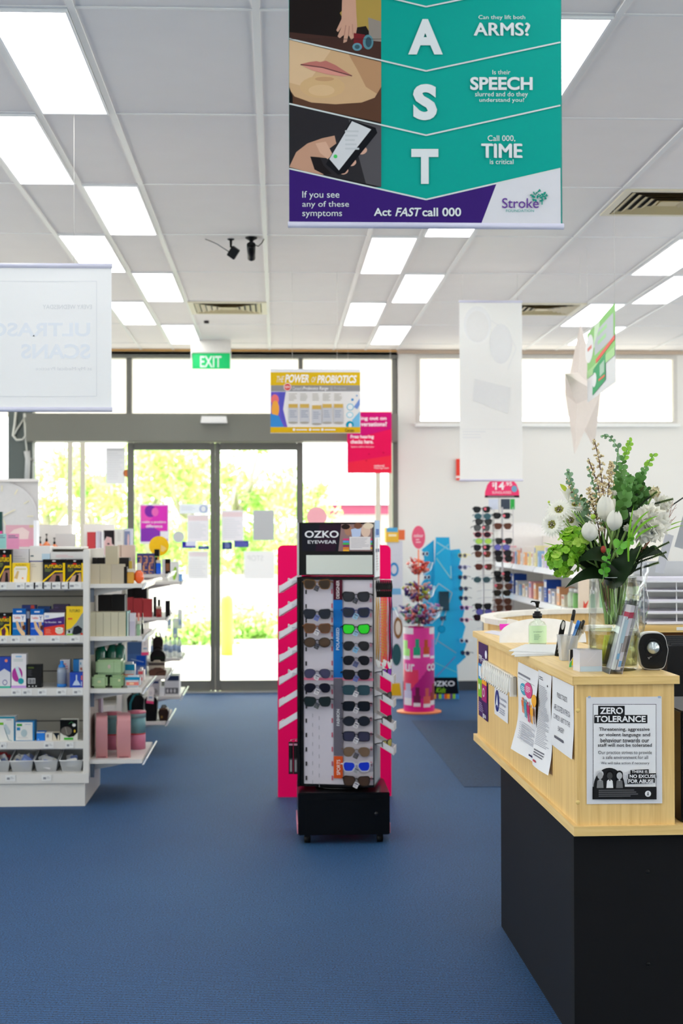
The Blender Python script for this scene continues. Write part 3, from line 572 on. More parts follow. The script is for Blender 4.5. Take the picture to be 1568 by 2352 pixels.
mb.deco([('r', 699, 1204, 861, 1266, (38, 38, 50)), ('p', [(740, 1204), (790, 1204), (775, 1266), (730, 1266)], (58, 34, 56)), ('p', [(790, 1204), (861, 1204), (861, 1266), (783, 1266)], (150, 120, 120)), ('e', 806, 1218, 9, 12, (176, 128, 104)), ('e', 800, 1210, 10, 6, (60, 44, 42)), ('p', [(812, 1216), (836, 1210), (834, 1232), (815, 1236)], (190, 205, 235)), ('e', 846, 1219, 11, 15, (226, 196, 176)), ('e', 852, 1208, 12, 7, (232, 214, 190)), ('e', 828, 1208, 9, 7, (126, 84, 66)),
   ('t', 'OZKO', 706, 1219, 784, 1235, (236, 236, 240), .02), ('t', 'EYEWEAR', 713, 1241, 779, 1248.5, (226, 226, 232), .01), ('r', 809, 1233, 857, 1263, (232, 226, 226)), ('L', 812, 1236, 854, 1260, 8, (190, 186, 190))] +
   [('r', 794, 1237+5*i, 808, 1241+5*i, c) for i, c in enumerate(((230, 70, 130), (90, 160, 220), (70, 190, 90), (150, 60, 100), (230, 130, 50), (240, 180, 60)))] + [('r', 857, 1237+5*i, 861, 1241+5*i, c) for i, c in enumerate(((230, 70, 130), (90, 160, 220), (70, 190, 90), (150, 60, 100), (240, 180, 60)))],
   lambda u, v: (tx(u), tz(v))); mb.build('header', sp)
mb = T(MB()); mb.box(-fw, fw, -Dp/2, Dp/2, hz0, hm, gb); mb.box(-fw, -fw+.01, -Dp/2-.008, -Dp/2, hz0, hz1, mat((190, 190, 190), .25, .8, var=0)); mb.build('mirror_frame', sp)
mb = T(MB()); mb.box(tx(709), tx(861), -Dp/2-.003, -Dp/2-.001, tz(1319), tz(1275), mat((225, 232, 228), .03, 1, var=0)); mb.build('mirror', sp)
mb = T(MB()); mb.box(fw, fw+.003, -Dp/2+.03, Dp/2-.02, hz0-.01, hz1+.01, mat((222, 228, 236), .4)); mb.M = mb.M @ Matrix.Translation((fw+.003, 0, 0)) @ Matrix.Rotation(PI/2, 4, 'Z')
mb.deco([('r', .02, 0, .98, .3, (150, 180, 215)), ('r', .2, .15, .8, .26, (60, 100, 170)), ('r', .15, .5, .85, .56, (90, 100, 130)), ('L', .2, .62, .8, .9, 6, (180, 185, 195)), ('r', .35, .32, .45, .9, (200, 190, 185))], lambda u, v: (-Dp/2+.03+(Dp-.05)*u, hz1+.01-(hz1-hz0+.02)*v)); mb.build('side_poster', sp)
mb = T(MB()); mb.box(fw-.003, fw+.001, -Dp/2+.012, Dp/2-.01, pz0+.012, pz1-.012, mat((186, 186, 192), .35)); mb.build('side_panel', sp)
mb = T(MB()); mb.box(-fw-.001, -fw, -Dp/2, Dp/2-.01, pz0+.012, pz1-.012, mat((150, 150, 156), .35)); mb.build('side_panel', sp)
wt = mat((228, 226, 230), .35, var=.01)
def tray(px_s, py, side, nm='tray'):
    z = tz(py); mb = T(MB()); x0_ = side*fw; L0 = .092; dz = .056; wy = .055
    yc = -.06 if side < 0 else -.05
    for (ya, yb, h0) in ((yc-wy, yc-wy+.003, .032), (yc+wy-.003, yc+wy, .032), (yc-wy, yc+wy, .003)):
        vs = [(x0_, ya, z), (x0_+side*L0, ya, z-dz), (x0_+side*L0, ya, z-dz+h0), (x0_, ya, z+h0)]; vs += [(a, yb, c) for a, _, c in vs]
        mb.add(vs, [(0, 1, 2, 3), (7, 6, 5, 4), (0, 4, 5, 1), (1, 5, 6, 2), (2, 6, 7, 3), (3, 7, 4, 0)], wt)
    mb.box(x0_+side*L0-.002, x0_+side*L0+.002, yc-wy, yc+wy, z-dz-.001, z-dz+.036, wt); mb.build(nm, sp)
LT = [1336, 1390, 1443, 1497, 1549, 1600, 1652]
for py in LT: tray(0, py, -1)
RT = [1543, 1598, 1652, 1707]
for py in RT: tray(0, py, 1)
TG = (226, 222, 226); TB = (90, 110, 190)
grp = 'sunglasses on the black floor spinner'
left = [(1342, (120, 84, 44), (66, 48, 34), 'way', 'tortoiseshell framed', (60, 60, 60)), (1410, (44, 48, 60), (40, 46, 62), 'way', 'dark grey framed', TB), (1443, (120, 70, 34), (86, 54, 30), 'way', 'brown framed', TG), (1475, (50, 40, 32), (74, 52, 34), 'round', 'dark framed brown lensed', (40, 44, 48)),
        (1546, (44, 42, 60), (70, 68, 96), 'aviator', 'purple grey aviator', TG), (1579, (26, 26, 32), (36, 34, 48), 'aviator', 'wrap style black', TG), (1611, (50, 54, 56), (44, 58, 58), 'way', 'metal browed green lensed', (60, 70, 66))]
right_ = [(1370, (22, 22, 26), (44, 48, 60), 'way', 'glossy black with square lenses', (50, 56, 56)), (1406, (24, 36, 96), (40, 48, 66), 'way', 'navy blue framed', (150, 200, 230)), (1444, (18, 20, 22), (30, 225, 30), 'way', 'bright green mirrored', (150, 200, 230)), (1482, (30, 30, 34), (38, 38, 44), 'aviator', 'thin black aviator', (120, 190, 230)), (1515, (30, 28, 30), (34, 34, 40), 'aviator', 'thin framed smoke lensed', (70, 84, 140)), (1548, (34, 30, 26), (42, 42, 46), 'way', 'black cat eye with gold edge', TB),
        (1583, (30, 60, 72), (44, 70, 78), 'square', 'teal framed', TG), (1620, (22, 22, 26), (30, 34, 42), 'square', 'matt black square', TG), (1654, (60, 60, 64), (48, 52, 62), 'round', 'round silver framed', TG), (1689, (40, 40, 54), (54, 52, 74), 'square', 'dark violet lensed square', TG), (1724, (130, 104, 70), (120, 96, 72), 'aviator', 'brown tinted aviator', (70, 64, 60)), (1758, (210, 214, 220), (30, 60, 210), 'way', 'white framed blue mirrored', (180, 180, 186)), (1791, (54, 42, 34), (70, 50, 34), 'way', 'dark brown sports', TG)]
for k, (py, fc, lc, sh, desc, tg) in enumerate(left):
    p = TO @ Vector((tx(736), -Dp/2-.03, tz(py))); glasses('%s sunglasses, %s from the top in the spinner left column' % (desc, ORD[k] if k else 'first'), grp, fc, lc, sh, p, RZ+.08, tg, 1.02, sh == 'aviator')
for k, (py, fc, lc, sh, desc, tg) in enumerate(right_):
    p = TO @ Vector((tx(825), -Dp/2-.03, tz(py))); glasses('%s sunglasses, %s from the top in the spinner right column' % (desc, ORD[k] if k else 'first'), grp, fc, lc, sh, p, RZ+.06+.1*((k*7) % 3-1), tg, 1.03, sh == 'aviator')
for k, (py, fc, lc, desc) in enumerate(((1543, (40, 20, 60), (150, 40, 220), 'purple mirrored'), (1598, (40, 44, 50), (60, 70, 80), 'grey framed'), (1652, (16, 16, 20), (24, 26, 32), 'black'), (1707, (20, 20, 24), (190, 180, 60), 'black and yellow sports'))):
    p = TO @ Vector((fw+.055, -.06, tz(py)-.008)); glasses('%s sunglasses in the spinner right side trays, %s tray down' % (desc, ORD[k] if k else 'first'), 'sunglasses in the side trays', fc, lc, 'way', p, RZ+PI/2-.35, None, .8)
for k, py in enumerate(LT[:5]):
    p = TO @ Vector((-fw-.045, -.075, tz(py)-.004)); glasses('pale clear framed glasses in the white side tray on the spinner left, %s tray down' % (ORD[k] if k else 'first'), 'clear glasses in the left side trays', (236, 232, 236), (200, 196, 206), 'way', p, RZ-PI/2+.4, None, .72)
for k, px in enumerate((668, 679)):
    p = A(px, 1778, 7.1); mb = MB(); mb.box(-.011, .011, 0, .02, 0, .155, BLACK); mb.deco([('r', .15, .5, .85, .96, (70, 66, 68)), ('r', .3, .55, .7, .92, (150, 148, 150)), ('r', .1, .04, .9, .1, (200, 150, 170)), ('r', .3, .12, .5, .46, (60, 56, 56))], lambda u, v: (-.011+.022*u, .155*(1-v)))
    mb.tube([(0, .01, .155), (.0, .012, .165), (.03, .02, .17)], .0015, CHROME, 5); mb.build('blister_pack', loc=p, label='narrow black hanging pack by the pink board, %s of two' % ('left' if k == 0 else 'right'), cat='packet', group='black hanging packs')
# eyewear chains and their holder
p = TO @ Vector((fw+.045, -.09, tz(1372)))
mb = MB(); rr = random.Random(3)
for k in range(9): x_ = -.035+.009*k; mb.tube([(x_, 0, .08), (x_-.003, -.012, .05), (x_, -.014, .01), (x_+.003, -.01, .05), (x_, 0, .08)], .0035, BLACK, 6)
mb.box(-.036, .04, -.012, .0, .0, .03, BLACK); mb.tube([(-.06, .0, .085), (.045, 0, .085)], .0025, CHROME, 6); mb.build('chain_holder', loc=p, label='black hook row holding the eyewear chains beside the spinner', cat='holder')
cc = [('gold', (212, 168, 84)), ('gold', (200, 156, 70)), ('silver bead', (200, 200, 205)), ('gold link', (222, 176, 92)), ('copper bead', (216, 150, 70)), ('copper link', (206, 140, 66)), ('silver', (190, 190, 196)), ('black cord', (22, 22, 24)), ('black and purple cord', (60, 40, 90))]
for k, (nm, c) in enumerate(cc):
    t = thing('eyewear_chain', '%s eyewear chain, number %s from the left of the hanging bunch' % (nm, ['one', 'two', 'three', 'four', 'five', 'six', 'seven', 'eight', 'nine'][k]), 'eyewear chain', p+Vector((-.037+.0092*k, -.016-.002*(k % 2), .0)), 0, 'eyewear chains hanging by the spinner')
    cm = mat(c, .4, .35 if k < 7 else 0, var=0); h = .30+.02*((k*5) % 4)/4; mb = MB(); bead = 'bead' in nm or 'link' in nm
    for s in (-1, 1):
        n = 46 if bead else 10; P = [(s*.003*(1-abs(1-2*i/n)**3)+.001*math.sin(i), 0, -h*i/n) for i in range(n+1)]; mb.tube(P, [(.0028 if i % 2 else .001) for i in range(n+1)] if bead else .002, cm, 5)
    mb.build('strand', t); mb = MB(); mb.M = Matrix.Rotation(.25*((k % 3)-1), 4, 'Y'); mb.box(-.005, .005, -.001, .001, -.03, 0, WHITE); mb.build('price_tag', t, loc=(0, 0, -h))
# tall pink board behind
a = A(638, 1829, 8.2); x1_ = AX(897, 8.2); ztop = AZ(1252, 8.2, 700); hw = (x1_-a.x)/2
pk = mat((250, 8, 100), .45, ns=3, var=.02); t = thing('pink_board_stand', 'hot pink freestanding cardboard display board behind the black spinner', 'display board', (a.x+hw, 8.2, 0))
mb = MB(); r_ = .03; P = [(-hw, 0), (hw, 0)]+[(hw-r_+r_*math.cos(q), ztop-r_+r_*math.sin(q)) for q in (0, .5, 1.05, 1.57)]+[(-hw+r_-r_*math.sin(q), ztop-r_+r_*math.cos(q)) for q in (0, .5, 1.05, 1.57)]; mb.prism(P, 0, .04, pk); mb.build('board', t)
mb = MB(); mb.box(-hw+.06, hw-.06, .04, .3, 0, .03, pk); mb.add([(-.02, .04, .03), (.02, .04, .03), (.02, .28, .03), (-.02, .28, .03), (-.02, .04, .9), (.02, .04, .9)], [(0, 1, 5, 4), (3, 4, 5, 2), (0, 4, 3), (1, 2, 5), (0, 3, 2, 1)], pk); mb.build('rear_brace', t)

# ---------------------------------------------------------------- nail polish stand
Yn = 12.0; q = A(962, 1630, Yn); pxm = Yn/F
t = thing('nail_polish_stand', 'pink cylindrical nail polish stand with three clear bowls and round topper', 'display stand', (q.x, Yn, 0))
def nz(py): return AZ(py, Yn, 962)
mb = MB(); mb.lathe([(.185, 0), (.185, .012), (0, .014)], mat((246, 140, 84), .45), seg=40); mb.build('base', t)
R = .128; za, zc = .014, nz(1440)
cols = {}
def colf(u, v):   # u: px across the front, v: py
    base = (236, 60, 160)
    if v > 1535 and v < 1535+(1000-u)*1.05 and v < 1580+(960-u)*.6 and u < 958: base = (240, 60, 100)
    if v > 1560+(958-u)*1.2 and v > 1500+(1000-u)*.9: base = (190, 20, 130)
    if (u-985)*1.4+v > 1575 and v < 1545: base = (214, 60, 150)
    if v > 1600: base = (222, 20, 140)
    if v < 1455 and (u < 946 or u > 984): return (232, 226, 230)
    B = [(930, 1470, 1505, 1513, (160, 226, 120)), (955, 1465, 1503, 1508, (20, 160, 120)), (976, 1468, 1500, 1507, (196, 80, 40)), (993, 1468, 1504, 1512, (190, 90, 190)), (955, 1575, 1612, 1620, (110, 20, 70)), (977, 1578, 1614, 1622, (220, 96, 90)), (994, 1570, 1608, 1618, (150, 40, 40)), (935, 1568, 1600, 1618, (200, 196, 220))]
    for cx, y0, y1, y2, c in B:
        if y0 < v < y0+(y1-y0)*.5 and abs(u-cx) < 4.5: return c
        if y0+(y1-y0)*.5 <= v < y1 and abs(u-cx) < 8: return tuple(min(255, int(k*1.05)) for k in c)
        if y1 <= v < y2 and abs(u-cx) < 8: return (240, 235, 240)
    return base
mb = MB(); nc, nr = 96, 92; vs = []; fs = {}
for j in range(nr+1):
    for i in range(nc): a_ = 2*PI*i/nc; vs.append((R*math.sin(a_), -R*math.cos(a_), zc+(za-zc)*j/nr))
for j in range(nr):
    for i in range(nc):
        a_ = 2*PI*(i+.5)/nc; a2 = a_ if a_ < PI else a_-2*PI; u = 962+35.5*math.sin(a2) if abs(a2) < PI/2 else 962+35.5*math.sin(PI-a2)*(-1)
        c = colf(u, 1440+(1632-1440)*(j+.5)/nr); fs.setdefault(c, []).append((j*nc+i, (j+1)*nc+i, (j+1)*nc+(i+1) % nc, j*nc+(i+1) % nc))
for c, f in fs.items(): mb.add(vs, f, mat(c, .35, var=0))
k0 = len(mb.v); mb.deco([('t', 'ur', 930, 1522, 949, 1540, (250, 235, 245), .02), ('t', 'co', 977, 1522, 997, 1538, (250, 235, 245), .02)], lambda u, v: ((u-962)*pxm*1.0, nz(v)), 0)
for k in range(k0, len(mb.v)):
    v = mb.v[k]; a_ = math.asin(max(-.99, min(.99, v.x/R))); v.x, v.y = (R+.003)*math.sin(a_), -(R+.003)*math.cos(a_)
mb.build('column', t)
mb = MB(); mb.tube([(0, 0, zc), (0, 0, nz(1262))], .0055, mat((240, 120, 50), .4)); mb.build('pole', t)
mb = MB(); mb.M = Matrix.Translation((0, -.002, nz(1234))); mb.prism([(.056*math.cos(2*PI*k/28), .096*math.sin(2*PI*k/28)) for k in range(28)], -.003, .003, mat((236, 96, 130), .4))
mb.deco([('t', 'colour', -.7, -.3, .7, .0, (250, 220, 225), .02), ('L', -.4, .15, .4, .6, 2, (250, 200, 210))], lambda u, v: (u*.056, -v*.096), -.0036); mb.build('topper_sign', t)
bowls = [('top', 966, 1293, .118, .105, 34), ('middle', 963, 1348, .15, .135, 56), ('bottom', 964, 1396, .205, .15, 96)]
pcols = {'top': [(220, 60, 50), (236, 90, 60), (160, 40, 40), (250, 150, 140), (240, 220, 215)], 'middle': [(210, 160, 150), (110, 70, 150), (160, 30, 50), (225, 170, 160), (190, 200, 60), (60, 60, 110)], 'bottom': [(150, 90, 170), (90, 80, 150), (200, 60, 90), (120, 190, 150), (190, 180, 220), (70, 40, 60), (220, 120, 110)]}
proto = {}
for nm, px, py, R_, H_, n in bowls:
    zt_ = nz(py); cx = (px-964)*pxm; mb = MB(); mb.lathe([(.02, -H_), (R_*.55, -H_*.86), (R_*.86, -H_*.5), (R_, 0), (R_+.012, .004)], CLEAR, (cx, 0, zt_), 32, False); mb.build('bowl', t)
    rr = random.Random(n)
    for k in range(n):
        c = pcols[nm][k % len(pcols[nm])]
        f = k/n; rad = (R_-.022)*math.sqrt(rr.random()); a_ = rr.uniform(0, 2*PI); zq = -.86*H_*(1-f*1.08)**.8 if f < .92 else .012; rad = max(.01, R_*max(.05, 1-(zq/H_)**2)**.5-.026)*math.sqrt(rr.random()); zz = zt_+zq+.012
        loc = (q.x+cx+rad*math.cos(a_), Yn+rad*math.sin(a_), zz); rot = (rr.uniform(-1.4, 1.4), rr.uniform(-1.4, 1.4), rr.uniform(0, 6))
        lab = 'small nail polish bottle heaped in the %s clear bowl' % nm; g_ = 'nail polish bottles in the %s bowl' % nm
        if c not in proto:
            o = thing('nail_polish_bottle', lab, 'nail polish', loc, 0, g_, rot); m2 = MB(); m2.lathe([(.002, -.018), (.0085, -.017), (.0085, -.001), (.004, .002)], mat(c, .2, var=0), seg=10); m2.build('bottle', o)
            m2 = MB(); m2.lathe([(.005, .002), (.0042, .022), (.001, .023)], mat(tuple(min(255, int(v*.9+20)) for v in c), .3, var=0), seg=8); m2.build('cap', o); proto[c] = o; o.scale = (1.55,)*3
        else: dup(proto[c], loc, label=lab, group=g_, rot=rot)
# ---------------------------------------------------------------- blue children's sunglasses stand
Yk = 12.9; q = A(1020, 1606, Yk); pk_ = Yk/F
BL = mat((20, 168, 218), .4, ns=4, var=.02)
t = thing('sunglasses_tower', "bright blue tapered cardboard tower of children's sunglasses by the far wall", 'display stand', (q.x, Yk, 0))
def kx(px): return (px-1020)*pk_
def kz(py): return max(0, AZ(py, Yk, 1020))
def kp(mb, pts, y0, y1, m_): return mb.prism([(kx(a), kz(b)) for a, b in pts], y0, y1, m_)
mb = MB(); kp(mb, [(986, 1606), (1054, 1606), (1033, 1234), (1002, 1234)], 0, .03, BL)
mb.deco([('l', [(1003, 1245), (1032, 1262)], .01, (150, 200, 215)), ('l', [(1003, 1274), (1032, 1250)], .01, (120, 190, 215)), ('l', [(1003, 1282), (1037, 1330), (1036, 1300)], .009, (140, 200, 210)), ('l', [(995, 1360), (1008, 1340), (1039, 1362), (1000, 1480)], .007, (170, 190, 200)), ('l', [(995, 1465), (1048, 1500)], .008, (130, 160, 190)), ('l', [(1046, 1508), (1000, 1556)], .007, (120, 110, 190)), ('l', [(995, 1520), (1050, 1545)], .005, (120, 200, 200)), ('e', 1014, 1445, 9, 9, (12, 120, 170)), ('e', 1014, 1445, 7.5, 7.5, (18, 150, 200)),
    ('p', [(986, 1594), (1053, 1594), (1050, 1556), (989, 1556)], (16, 24, 38)), ('t', 'OZKO', 986, 1564, 1044, 1576, (225, 230, 238), .02), ('t', 'Kids', 1001, 1579, 1022, 1591, (150, 220, 40), .0, .2)] + [('r', 988+6.4*i, 1594, 988+6.4*(i+1), 1605, ((220, 90, 40), (240, 170, 40), (90, 60, 130), (140, 200, 60), (60, 120, 200))[i % 5]) for i in range(10)], lambda u, v: (kx(u), kz(v))); mb.build('front_panel', t)
mb = MB(); kp(mb, [(1003, 1500), (998, 1240), (970, 1262), (976, 1285), (968, 1290), (976, 1330), (966, 1345), (974, 1395), (965, 1400), (974, 1440), (966, 1450), (972, 1500)][::-1], .03, .05, BL); mb.build('side_wing', t)
mb = MB(); kp(mb, [(1050, 1530), (1072, 1510), (1066, 1500), (1073, 1480), (1064, 1465), (1071, 1440), (1063, 1425), (1069, 1400), (1061, 1385), (1067, 1355), (1059, 1345), (1065, 1315), (1056, 1305), (1062, 1275), (1058, 1261), (1030, 1264)], .03, .05, BL); mb.build('side_wing', t)
mb = MB(); mb.box(kx(990), kx(1050), .03, .3, 0, .04, BL); mb.add([(-.02, .05, .04), (.02, .05, .04), (.02, .28, .04), (-.02, .28, .04), (-.02, .05, 1.2), (.02, .05, 1.2)], [(0, 1, 5, 4), (3, 4, 5, 2), (0, 4, 3), (1, 2, 5), (0, 3, 2, 1)], BL); mb.build('rear_brace', t)
mb = MB(); mb.box(kx(1008), kx(1031), -.03, -.0, kz(1402), kz(1358), mat((60, 90, 110), .1, .7)); mb.build('small_mirror', t)
gk = "children's sunglasses on the blue tower"
for k, (px, py, fc, desc) in enumerate(((1062, 1276, (240, 220, 60), 'yellow framed'), (1062, 1303, (150, 130, 200), 'lilac framed'), (1062, 1326, (20, 24, 40), 'black framed'), (1064, 1352, (30, 40, 60), 'dark blue framed'), (1064, 1374, (40, 40, 50), 'charcoal framed'), (1066, 1396, (200, 70, 190), 'pink violet framed'), (1066, 1424, (230, 120, 160), 'pink framed'), (1066, 1472, (240, 240, 245), 'white framed'), (1068, 1500, (20, 20, 30), 'small black framed'), (976, 1272, (240, 236, 230), 'white framed'), (980, 1326, (236, 236, 240), 'pale framed'), (1018, 1420, (24, 24, 28), 'black framed'))):
    p = A(px, py, Yk-.03); glasses("%s children's sunglasses on the %s of the blue tower, %s down" % (desc, 'right wing' if px > 1050 else ('left wing' if px < 1000 else 'front'), ORD[k] if k and k < 9 else ['first', 'first', 'second', 'first'][max(0, k-8)]), gk, fc, (60, 60, 90), 'round', p, (-.9 if px > 1050 else .9), None, .85, lodn=10)
# clear sun-care stand between the spinner and the nail stand
Yc = 12.95; q0 = AX(888, Yc); q1 = AX(924, Yc); t = thing('sun_care_stand', 'slim white sun care display stand partly behind the black spinner', 'display stand', ((q0+q1)/2, Yc, 0)); hw = (q1-q0)/2; H = AZ(1212, Yc, 905)
mb = MB(); mb.box(-hw, hw, 0, .25, 0, H-.12, mat((214, 216, 226), .35)); mb.deco([('e', .45, .18, .3, .045, (60, 140, 200)), ('e', .45, .18, .18, .028, (214, 216, 226)), ('r', .1, .3, .9, .34, (120, 180, 220)), ('e', .7, .55, .28, .07, (140, 100, 60)), ('e', .7, .55, .17, .045, (225, 215, 200)), ('e', .6, .72, .3, .07, (50, 90, 96)), ('p', [(.2, .98), (.9, .98), (.8, .9), (.3, .9)], (230, 180, 40)), ('r', .1, .42, .6, .44, (110, 180, 210))], lambda u, v: (-hw+2*hw*u, (H-.12)*(1-v))); mb.build('body', t)
mb = MB(); mb.box(-hw-.01, hw*.5, -.01, .2, H-.13, H, mat((240, 190, 60), .4)); mb.box(hw*.5, hw+.02, -.012, .2, H-.11, H-.02, mat((230, 110, 60), .4)); mb.deco([('r', 0, 0, .7, .3, (90, 170, 215)), ('r', .1, .45, .6, .6, (250, 235, 200))], lambda u, v: (-hw+2*hw*u, H-.13*v), -.0104); mb.build('header', t)
# ---------------------------------------------------------------- shelving on the left
shm = mat((226, 223, 217), .4, ns=3, var=.01); bkp = mat((166, 162, 152), .5, ns=3, var=.02); bkt = mat((190, 186, 176), .5)
XR = AX(205, 8.0); XP = AX(195, 8.0)
def gondola(label, Y0, fz, wz, top, tags, XRr=XR, dep=.68, wl=.285):
    t = thing('shelving_unit', label, 'shelving unit', (XRr, Y0, 0)); g = XRr-XP; xl = -2.3
    mb = MB(); mb.box(xl, -g, 0, dep, 0, fz[-1]-.045, shm); mb.build('plinth', t)
    mb = MB(); mb.box(xl, -.022, dep/2+.0, dep/2+.05, fz[-1], top, bkp)
    z = fz[-1]+.1
    while z < top-.05: mb.box(xl, -.024, dep/2-.0015, dep/2, z, z+.006, mat((70, 68, 66), .6)); z += .142
    mb.build('back_panel', t)
    mb = MB(); mb.box(-.034, -.0, .0, .05, fz[-1]-.02, top, shm, .003); mb.build('upright', t)
    mb = MB(); mb.box(-.03, -.012, .05, dep, fz[-1], top, shm); mb.build('end_panel', t)
    for i, z in enumerate(fz):
        y0 = .02 if i < len(fz)-1 else -.008; mb = MB(); mb.box(xl, -.036, y0, dep/2, z-.018, z, shm); (i < len(fz)-1) and (mb.box(xl, -.036, y0-.004, y0, z-.04, z+.0, shm), mb.box(xl, -.036, y0, y0+.02, z-.045, z-.0185, mat((150, 150, 158), .4)))
        if i == len(fz)-1: mb.box(xl, -.002, -.012, -.008, z-.05, z, shm)
        s = mb.build('shelf', t)
        for u, wd in tags[i]:
            a = A(u, 1300, Y0).x-XRr; mb = MB(); mb.box(a, a+wd*Y0/F, y0-.0075, y0-.0055, z-.036, z-.002, WHITE); mb.deco([('r', .15, .4, .45, .75, (150, 150, 155)), ('L', .5, .3, .9, .7, 2, (190, 190, 190))], lambda p, q: (a+wd*Y0/F*p, z-.002-.034*q), y0-.008); mb.build('price_tag', s)
        if i < len(fz)-1:
            for u in (14, 160):
                a = A(u, 1300, Y0+.3).x-XRr; mb = MB(); mb.prism([(a, z-.018), (a, z-.06), (a+.02, z-.018)][::-1], .1, dep/2, mat((120, 128, 140), .3, .6)); mb.build('bracket', s)
    mb = MB(); mb.box(-.012, -.004, .05, dep, .2, top, bkt); mb.build('side_back_panel', t)
    for z in wz:
        mb = MB(); mb.box(-.004, wl, .02, dep, z-.022, z, shm); mb.box(0, .02, .04, .06, z-.1, z-.022, mat((110, 118, 130), .3, .6))
        mb.add([(0, .1, z-.022), (wl*.9, .1, z-.022), (0, .1, z-.07), (0, .13, z-.022), (wl*.9, .13, z-.022), (0, .13, z-.07)], [(0, 2, 1), (3, 4, 5), (2, 5, 4, 1)], shm); s = mb.build('side_shelf', t)
        mb = MB(); vs = [(wl, .012, z-.03), (wl+.012, .012, z-.028), (wl+.03, .012, z+.006), (wl+.022, .012, z+.008)]; vs += [(a, dep-.0, c) for a, _, c in vs]; mb.add(vs, [(0, 1, 2, 3), (7, 6, 5, 4), (0, 4, 5, 1), (1, 5, 6, 2), (2, 6, 7, 3), (3, 7, 4, 0)], mat((246, 248, 252), .25)); mb.build('price_rail', s)
    return t
Y1, Y2, Y3 = 8.0, 9.65, 11.1
FZ = [AZ(p, Y1+.02, 100) for p in (1337, 1460, 1581, 1703, 1776)]; WZ = [AZ(p, Y1+.03, 260) for p in (1341, 1462, 1582, 1744)]
TAGS = [[(0, 14), (35, 22), (56, 24), (76, 24), (96, 22), (116, 24), (138, 20), (155, 30)], [(0, 15), (24, 20), (61, 20), (115, 21), (160, 22)], [(25, 22), (50, 22), (86, 20), (129, 22), (166, 23)], [(0, 14), (100, 22), (150, 18)], [(14, 22), (97, 22)]]
top1 = AZ(1262, Y1, 198)
gondola('white gondola shelving facing the camera, nearest of the three on the left', Y1, FZ, WZ, top1, TAGS)
g2z = [AZ(p, Y2+.03, 330) for p in (1319, 1418, 1553, 1657)]; g3z = [AZ(p, Y3+.03, 380) for p in (1336, 1512, 1599)]
E5 = [[] for _ in range(5)]
gondola('white gondola shelving behind the nearest one, with handbags on its end', Y2, [1.10, .9, .62, .35, .2], g2z, 1.33, E5)
gondola('white gondola shelving farthest back on the left before the glass doors', Y3, [1.10, .9, .62, .35, .2], g3z, 1.2, E5)
YEL = (246, 206, 20); K = (34, 34, 34)
def futuro(v=0):
    d = [('r', 0, 0, 1, .16, (28, 28, 28)), ('e', .5, .07, .08, .03, (220, 220, 220)), ('r', 0, .16, 1, 1, (64, 64, 66)), ('r', .9, .16, 1, 1, YEL), ('e', .5, .2, .12, .04, (220, 50, 40)), ('t', 'FUTURO', .1, .24, .86, .38, YEL, .03), ('L', .1, .42, .5, .56, 3, (130, 140, 60)), ('p', [(0, .95), (.55, .5), (.9, .5), (.9, .56), (.55, .57), (.05, 1), (0, 1)], YEL)]
    if v == 0: d += [('p', [(.25, 1), (.45, .66), (.9, .62), (.9, 1)], (150, 110, 100)), ('p', [(.55, 1), (.6, .7), (.75, .72), (.8, 1)], (40, 36, 38))]
    if v == 1: d += [('p', [(.2, 1), (.35, .75), (.85, .6), (.9, 1)], (196, 160, 140)), ('p', [(.5, 1), (.6, .66), (.75, .7), (.7, 1)], (30, 30, 34))]
    if v == 2: d += [('p', [(.05, 1), (.2, .68), (.6, .58), (.78, .72), (.85, 1)], YEL), ('p', [(.3, 1), (.25, .75), (.5, .62), (.62, .8), (.55, 1)], (90, 40, 70))]
    return d
def limb(c): return [('r', 0, 0, 1, .18, (20, 96, 176)), ('r', .3, .08, .7, .13, (230, 236, 245)), ('r', 0, .22, 1, .5, (238, 236, 240)), ('t', 'Tubifast', .08, .28, .6, .38, (224, 90, 70), .01), ('l', [(.7, .26), (.78, .34), (.88, .26)], .003, (40, 80, 150)), ('l', [(.78, .34), (.78, .42)], .003, (40, 80, 150)), ('r', 0, .5, 1, 1, c), ('p', [(.25, .48), (.38, .45), (.6, .7), (.95, .9), (.95, 1), (.7, 1), (.35, .75)], (226, 190, 146)), ('p', [(.6, .5), (.85, .48), (.88, .7), (.7, .75)], (210, 170, 130)), ('p', [(.72, .66), (.98, .6), (.98, .8), (.8, .8)], (90, 50, 40)), ('L', .05, .72, .4, .78, 2, (180, 200, 230))]
def row(z, group, L):
    for (lab, a, b, yt, Y, dep, base, ds) in L: carton(lab, a, b, yt, Y, z, dep, base, ds, group=group)
